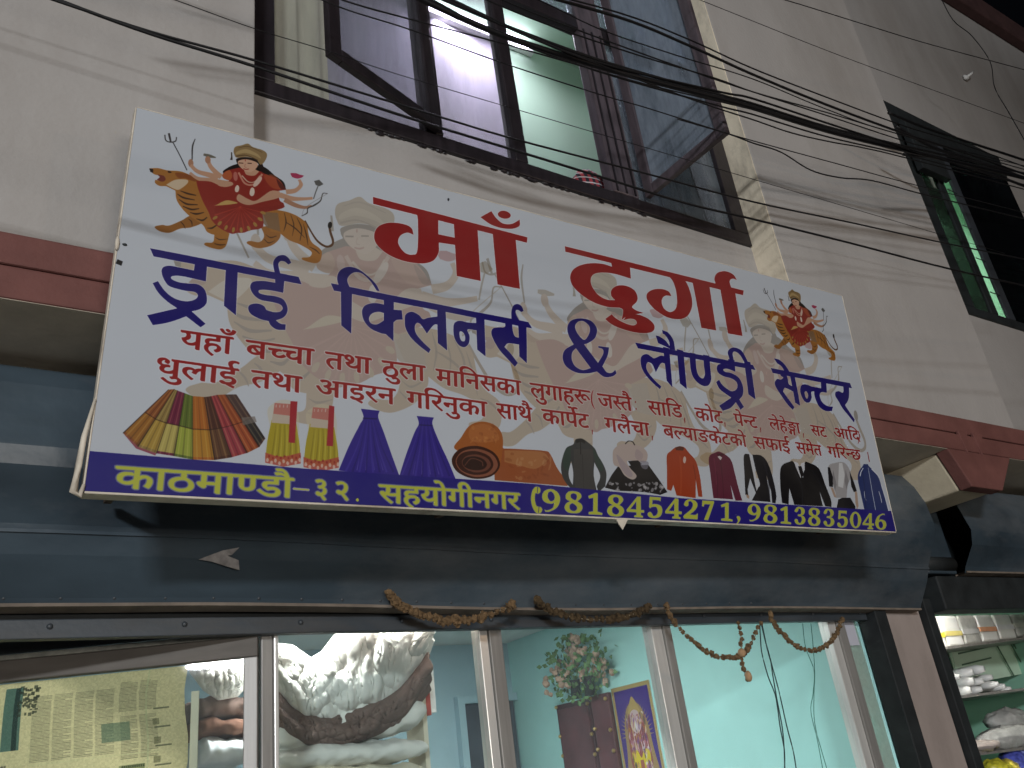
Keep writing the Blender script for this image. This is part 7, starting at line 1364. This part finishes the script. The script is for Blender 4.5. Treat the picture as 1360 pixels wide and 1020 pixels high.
# ------------------------------------------------------------------ neighbouring shop
rs('neighbour_wall', 9.0, 9.1, 3.66, 7.5, 0, 2.95, greend); rs('neighbour_wall', 5.26, 9.1, 5.6, 5.7, 0, 2.95, greend); rs('neighbour_ceiling', 5.26, 9.1, 3.66, 5.7, 2.951, 3.05, whitep)
t = thing('tube_light', 'assumed lit ceiling tube of the neighbouring shop, out of view', 'tube light'); MB().tube([(6.6, 4.0, 2.86), (7.8, 4.0, 2.86)], .014, 10).obj('tube', tube_m, t, smooth=True); MB().box(6.6, 7.8, 3.97, 4.03, 2.89, 2.949).obj('batten', whitep, t)
lamp('assumed_neighbour_light', 'AREA', (7.2, 4.0, 2.84), (7.4, 4.4, 0), 60, (1, 1, .93), 1.15, .08)  # light of the assumed neighbouring tube, hidden above the opening
def NPt(px, py, Y=4.4): return P(px, py, Y)
wm = mat('white_plastic', (.80, .80, .78), rough=.3, var=.05, bump=0, coat=.3); pale = mat('pale_green_card', (.52, .66, .50), var=.04, bump=0); dkl = mat('green_line_paint', (.10, .17, .11), var=.1, bump=0); grey_b = mat('grey_polythene', (.42, .42, .40), rough=.35, var=.2, scale=12, bump=.6, bscale=18, bdist=.02)
ns = thing('wall_shelf', 'shelving of the neighbouring shop holding cartons, bottles and bags', 'shelf')
for py in (861, 927, 1004):
    a = NPt(1225, py + 8, 4.55); b = NPt(1400, py - 14, 4.55); MB().hexa([(a.x, 4.3, a.z), (b.x, 4.3, b.z), (b.x, 5.59, b.z), (a.x, 5.59, a.z), (a.x, 4.3, a.z + .02), (b.x, 4.3, b.z + .02), (b.x, 5.59, b.z + .02), (a.x, 5.59, a.z + .02)]).obj('board', alud, ns)
rowl = ['white and yellow carton at the left end of the top shelf', 'second white carton of the top shelf, beside the yellow one', 'milky packet in the middle of the top shelf', 'fourth packet of the top shelf, with an orange print', 'glossy white packet at the right of the top shelf', 'last packet of the top shelf at the picture edge']
for k in range(6):
    px0 = 1238 + k * 23; A = NPt(px0, 862 - k * 3.2, 4.42); B = NPt(px0 + 22.4, 862 - k * 3.2, 4.42); t = thing('carton', rowl[k], 'packet', 'packets on the neighbouring top shelf')
    MB().box(A.x, B.x, 4.42, 4.72, A.z, 2.46).obj('box', (wm, wm, grey_b, wm, wm, grey_b)[k], t, bevel=.02)
    c = ((.75, .60, .05), (.7, .6, .2), (.5, .5, .5), (.7, .35, .2), (.75, .75, .78), (.55, .55, .5))[k]
    MB().box(A.x - .001, B.x + .001, 4.416, 4.45, A.z + .09, A.z + .13).obj('printed_band', mat('print_%d' % k, c, var=.1, bump=0), t)
bd = thing('display_board', 'pale green board with dark ruled lines under the top shelf', 'board')
A = NPt(1270, 886, 4.75); B = NPt(1355, 850, 4.75); MB().hexa([(A.x, 4.75, A.z - .16), (B.x, 4.75, A.z - .10), (B.x, 4.78, A.z - .10), (A.x, 4.78, A.z - .16), (A.x, 4.75, A.z + .17), (B.x, 4.75, A.z + .24), (B.x, 4.78, A.z + .24), (A.x, 4.78, A.z + .17)]).obj('panel', pale, bd)
for dz in (.115, .015):
    MB().bar((A.x + .1, 4.745, A.z + dz), (A.x + .62, 4.745, A.z + dz + .045), .008, .013).obj('ruled_line', dkl, bd)
for dx in (.72, .98, 1.03): MB().bar((A.x + dx, 4.72, A.z + .24), (A.x + dx + .14, 4.72, A.z - .12), .012, .008).obj('rod', dkl, bd)
b0 = None; Rb = random.Random(5)
spots = [(1292, 892), (1307, 888), (1284, 905), (1293, 904), (1306, 904), (1318, 899), (1289, 916), (1304, 915), (1315, 911), (1326, 908), (1335, 911), (1343, 915), (1274, 898)]
blab = ['topmost left', 'topmost right', 'leftmost large', 'second large', 'middle', 'upper right', 'lower left', 'lower middle', 'centre right', 'right', 'far right', 'last', 'large clear wrapped']
for k, (px, py) in enumerate(spots):
    c = NPt(px, py, 4.36 + .05 * (k % 3)); r = .042 if k in (0, 1, 2, 3, 6) else .032
    b = MB().tube([c + Vector((0, 0, 0)), c + Vector((-.01, .06, 0)), c + Vector((-.03, .22, .0))], [r * .6, r, r], 12).obj('bottle', wm, smooth=True)
    tag(b, '%s white roll in the heap on the neighbouring middle shelf' % blab[k], 'packet', 'white rolls on the neighbouring middle shelf')
def bag(px0, px1, py0, py1, Y, m_, label, cat='bag'):
    a = NPt(px0, py1, Y); b = NPt(px1, py0, Y); c = (a + b) / 2; o = MB().blob(c, 1, 18, 12, .05, ((b.x - a.x) / 2, .12, (b.z - a.z) / 2)).obj('bag', m_, smooth=True)
    tx = bpy.data.textures.new('crumple', 'CLOUDS'); tx.noise_scale = .06; s_ = o.modifiers.new('s', 'SUBSURF'); s_.levels = 1; s_.render_levels = 1; d = o.modifiers.new('d', 'DISPLACE'); d.texture = tx; d.strength = .05; tag(o, label, cat); return o
bag(1316, 1358, 938, 975, 4.45, grey_b, 'grey polythene bag, the upper one above the bottom shelf'); bag(1300, 1375, 958, 1004, 4.38, grey_b, 'large crumpled grey polythene bag on the bottom shelf'); bag(1280, 1320, 980, 1004, 4.35, mat('pinkish_polythene', (.42, .36, .33), rough=.35, var=.2, scale=12), 'small pinkish grey bag at the left end of the bottom shelf')
rs('neighbour_sign_panel', NPt(1282, 0, 4.9).x, NPt(1316, 0, 4.9).x, 4.9, 4.93, NPt(1300, 985, 4.9).z, NPt(1300, 952, 4.9).z, mat('mint_paint', (.35, .75, .58), var=.03)) if False else None
for k, (px, c, lb) in enumerate(((1322, (.6, .55, .05), 'yellow'), (1334, (.75, .6, .1), 'golden'), (1349, (.1, .12, .5), 'blue'), (1358, (.3, .35, .8), 'light blue'))):
    a = NPt(px, 1012 - (k // 2) * 14, 4.4); b = bag(px - 6, px + 7, 1006 - (k // 2) * 14, 1040, 4.4, mat('wrapper_%s' % lb.replace(' ', '_'), c, rough=.3, var=.4, scale=30), '%s wrapped packet at the lower right edge of the neighbouring shop' % lb, 'packet')

# ------------------------------------------------------------------ dried marigold garlands
mari = mat('dried_marigold', (.15, .092, .045), rough=.95, var=.5, scale=40, bump=.5, bscale=120); marid = mat('dried_marigold_dark', (.07, .045, .022), rough=.95, var=.5, scale=40); strg = mat('cotton_string', (.30, .24, .16), rough=.9, var=.2)
def garland(pts, Y, label, m_, n_, r0, catpts=None):
    t = thing('garland', label, 'garland', 'dried garlands along the shutter'); V = [P(px, py, Y) for px, py in pts]; out = []
    for i in range(len(V) - 1):
        a = V[max(i - 1, 0)]; b = V[i]; c = V[i + 1]; d = V[min(i + 2, len(V) - 1)]
        for k in range(10):
            s = k / 10; out.append(.5 * ((2 * b) + (c - a) * s + (2 * a - 5 * b + 4 * c - d) * s * s + (3 * b - a - 3 * c + d) * s ** 3))
    out.append(V[-1]); MB().tube(out, .0025, 5).obj('string', strg, t)
    m = MB()
    for k in range(n_):
        u = (k + .5) / n_ * (len(out) - 1); i = int(u); c = lerp(out[i], out[min(i + 1, len(out) - 1)], u - i)
        c = c + Vector((random.uniform(-.004, .004), random.uniform(-.006, .006), random.uniform(-.004, .004))); r = r0 * random.uniform(.75, 1.2)
        m.blob(c, r, 8, 6, .30, (random.uniform(.8, 1.1), 1, random.uniform(.8, 1.15)))
        for q in range(3):
            d = Vector((random.uniform(-1, 1), random.uniform(-1, 1), random.uniform(-1, 1))).normalized(); e = d.cross(Vector((.3, .2, 1))).normalized() * r * .35
            m.add([c + d * r * .6 - e, c + d * r * .6 + e, c + d * r * 1.35], [(0, 1, 2)])
    o = m.obj('flowers', m_, t); o['kind'] = 'stuff'; return t
YG = 3.40
garland([(515, 786), (528, 800), (560, 817), (600, 825), (640, 820), (683, 803)], YG, 'full brown garland swag under the hood, leftmost of the four', mari, 30, .0185)
garland([(713, 797), (735, 812), (775, 822), (815, 822), (845, 814), (864, 803)], YG, 'dark garland swag under the hood, second from the left', marid, 26, .018)
garland([(884, 802), (893, 822), (910, 842), (930, 860), (952, 872), (972, 873), (986, 869), (1000, 850), (1010, 826)], YG - .01, 'thin garland swag in front of the third glass pane, ending in the knot', mari, 32, .0145)
garland([(1022, 815), (1030, 830), (1045, 848), (1062, 860), (1080, 864), (1100, 855), (1112, 838), (1118, 822)], YG - .01, 'thin garland swag at the right end, right of the knot', mari, 28, .015)
garland([(979, 826), (984, 845), (985, 866), (988, 885), (994, 903)], YG - .015, 'short hanging strand with the round knot and a bead at its tip', mari, 12, .012)
kn = thing('garland_knot', 'pale round knot and teardrop bead on the short hanging strand', 'knot'); tanm = mat('pale_dry_bead', (.42, .26, .14), rough=.8, var=.2, scale=30)
MB().blob(P(985, 867, YG - .03), .022, 10, 7, .1).obj('knot', tanm, kn, smooth=True); MB().blob(P(994, 898, YG - .03), .019, 10, 7, .05, (1, 1, 1.5)).obj('bead', tanm, kn, smooth=True)

# ------------------------------------------------------------------ overhead cables
CB = [
 ([(-40, -40), (69, -1), (200, 42), (341, 81), (502, 130), (587, 156), (688, 186), (856, 230), (1000, 268), (1132, 296), (1246, 321), (1400, 352)], 1.9, .0040, 'upper of the two long lower cables crossing the window bottom'),
 ([(-40, -44), (72, -2), (200, 45), (341, 89), (526, 151), (678, 198), (808, 238), (911, 270), (1000, 291), (1130, 323), (1261, 357), (1400, 388)], 1.9, .0050, 'lower of the two long lower cables crossing the window bottom'),
 ([(380, -30), (461, 2), (547, 26), (661, 56), (760, 84), (858, 112), (960, 136), (1060, 160), (1212, 196), (1400, 240)], 2.15, .0036, 'thin cable crossing the tube light'),
 ([(400, -12), (461, 13), (547, 40), (663, 82), (792, 124), (858, 143), (940, 169), (1000, 187), (1110, 217), (1217, 246), (1400, 292)], 2.15, .0030, 'thin straight cable just above the wavy one'),
 ([(900, 158), (968, 178), (1000, 190), (1037, 202), (1077, 226), (1116, 236), (1159, 240), (1222, 257), (1300, 276), (1400, 300)], 2.15, .0042, 'wavy sagging cable right of the window'),
 ([(640, -30), (819, 16), (914, 52), (1000, 91), (1100, 130), (1200, 167), (1280, 192), (1400, 236)], 2.2, .0048, 'topmost cable of the dense run'),
 ([(620, -32), (819, 22), (914, 60), (1000, 99), (1100, 140), (1200, 177), (1290, 206), (1400, 246)], 2.22, .0085, 'thick cable directly under the topmost one'),
 ([(600, -20), (720, 30), (850, 74), (950, 104), (1000, 122), (1100, 154), (1200, 187), (1280, 210), (1400, 252)], 2.2, .0042, 'cable in the upper middle of the dense run'),
 ([(560, -20), (690, 42), (790, 82), (956, 122), (1000, 131), (1100, 164), (1200, 196), (1400, 258)], 2.18, .0065, 'cable just above the thickest bundle'),
 ([(520, -20), (660, 44), (808, 92), (956, 131), (1000, 143), (1100, 174), (1200, 199), (1300, 222), (1400, 246)], 2.2, .0150, 'thickest black cable bundle'),
 ([(545, -20), (676, 36), (808, 84), (956, 126), (1000, 138), (1100, 169), (1200, 194), (1300, 216), (1400, 240)], 2.23, .0090, 'cable lashed on top of the thickest bundle'),
 ([(560, -8), (676, 52), (808, 99), (956, 141), (1000, 152), (1100, 182), (1212, 208), (1400, 256)], 2.2, .0050, 'cable just under the thickest bundle'),
 ([(585, -8), (676, 38), (780, 80), (930, 136), (1000, 159), (1053, 177), (1106, 189), (1145, 196), (1212, 212), (1400, 262)], 2.17, .0042, 'lowest cable of the dense run'),
 ([(600, -30), (700, 14), (800, 52), (900, 88), (1000, 122), (1100, 150), (1200, 180), (1400, 236)], 2.25, .0042, 'thin cable inside the dense run'),
 ([(640, -30), (720, 2), (800, 40), (900, 74), (1000, 105), (1100, 146), (1200, 180), (1400, 230)], 2.25, .0036, 'thin cable near the top of the dense run'),
 ([(900, -40), (1043, 0), (1137, 29), (1225, 56), (1317, 81), (1400, 103)], 2.1, .0034, 'lone thin cable crossing the upper right wall'),
 ([(880, -20), (930, 0), (1000, 28), (1080, 60), (1159, 90), (1317, 148), (1400, 178)], 2.3, .0024, 'lone thinner cable below it on the upper right wall'),
 ([(1238, -30), (1251, 0), (1267, 28), (1291, 48), (1315, 82), (1321, 116), (1339, 148), (1360, 185), (1380, 220)], 2.5, .0044, 'curly black wire dangling at the upper right'),
 ([(150, -30), (233, 0), (341, 39), (430, 66), (520, 96), (600, 120)], 2.5, .0020, 'thin grey wire over the left wall near the window'),
 ([(1180, 150), (1230, 170), (1290, 190), (1340, 206), (1400, 226)], 2.6, .012, 'black sleeve of cables over the top of the right window'),
 ([(1190, 168), (1240, 196), (1300, 215), (1400, 250)], 2.5, .014, 'second black sleeve over the right window'),
 ([(1200, 205), (1260, 212), (1320, 232), (1400, 262)], 2.4, .012, 'drooping sleeve of cables before the right window'),
]
for pts, Y, r, lb in CB: wire('cable', pts, Y, r, cable_m, lb, 'cable', 'overhead cables across the lane')
a = P(1283, 103, Y2 - .03); cc = thing('wall_hook', 'small pale hook fixed on the upper right wall', 'hook')
MB().blob(a, .05, 8, 6, .2, (1.0, .6, .7)).obj('base', whitep, cc, smooth=True); MB().tube([a, a + Vector((.07, -.05, .05)), a + Vector((.12, -.06, .10))], [.02, .015, .01], 8).obj('arm', whitep, cc, smooth=True)

ob = thing('added_opposite_building', 'added plastered building across the lane, out of view, with a shop opening behind the fill light', 'building')  # unseen shop front added around the assumed fill light
for (x0, x1, z0, z1) in ((-2.6, -1.2, -.05, 7), (5.6, 14, -.05, 7), (-1.19, 5.59, 2.9, 7), (-1.19, 5.59, -.05, .9)): MB().box(x0, x1, -8.6, -8.1, z0, z1).obj('wall', plaster, ob, bevel=.01)
MB().box(-1.3, 5.7, -9.6, -9.5, -.05, 3).obj('inner_wall', whitep, ob)
# unseen street lamp fixtures added to go with the assumed street lights
for k, (L_, tg) in enumerate(((LAMP_A, 'assumed white LED street lamp on an added steel post across the lane, out of view'), (LAMP_B, 'assumed orange sodium street lamp on an added steel post down the lane, out of view'))):
    t = thing('assumed_street_lamp', tg, 'assumed street lamp'); x, y, z = L_
    MB().tube([(x, y - .5, -.1), (x, y - .5, z + .35)], .05, 10).obj('post', rust, t, smooth=True); MB().bar((x, y - .5, z + .3), (x, y - .02, z + .25), .05, .05).obj('arm', rust, t); MB().box(x - .16, x + .16, y - .30, y + .0, z + .19, z + .28).obj('head', alud, t, bevel=.01)
for o in list(scn.objects):
    if o.parent is None and o.type == 'EMPTY': setbase(o)
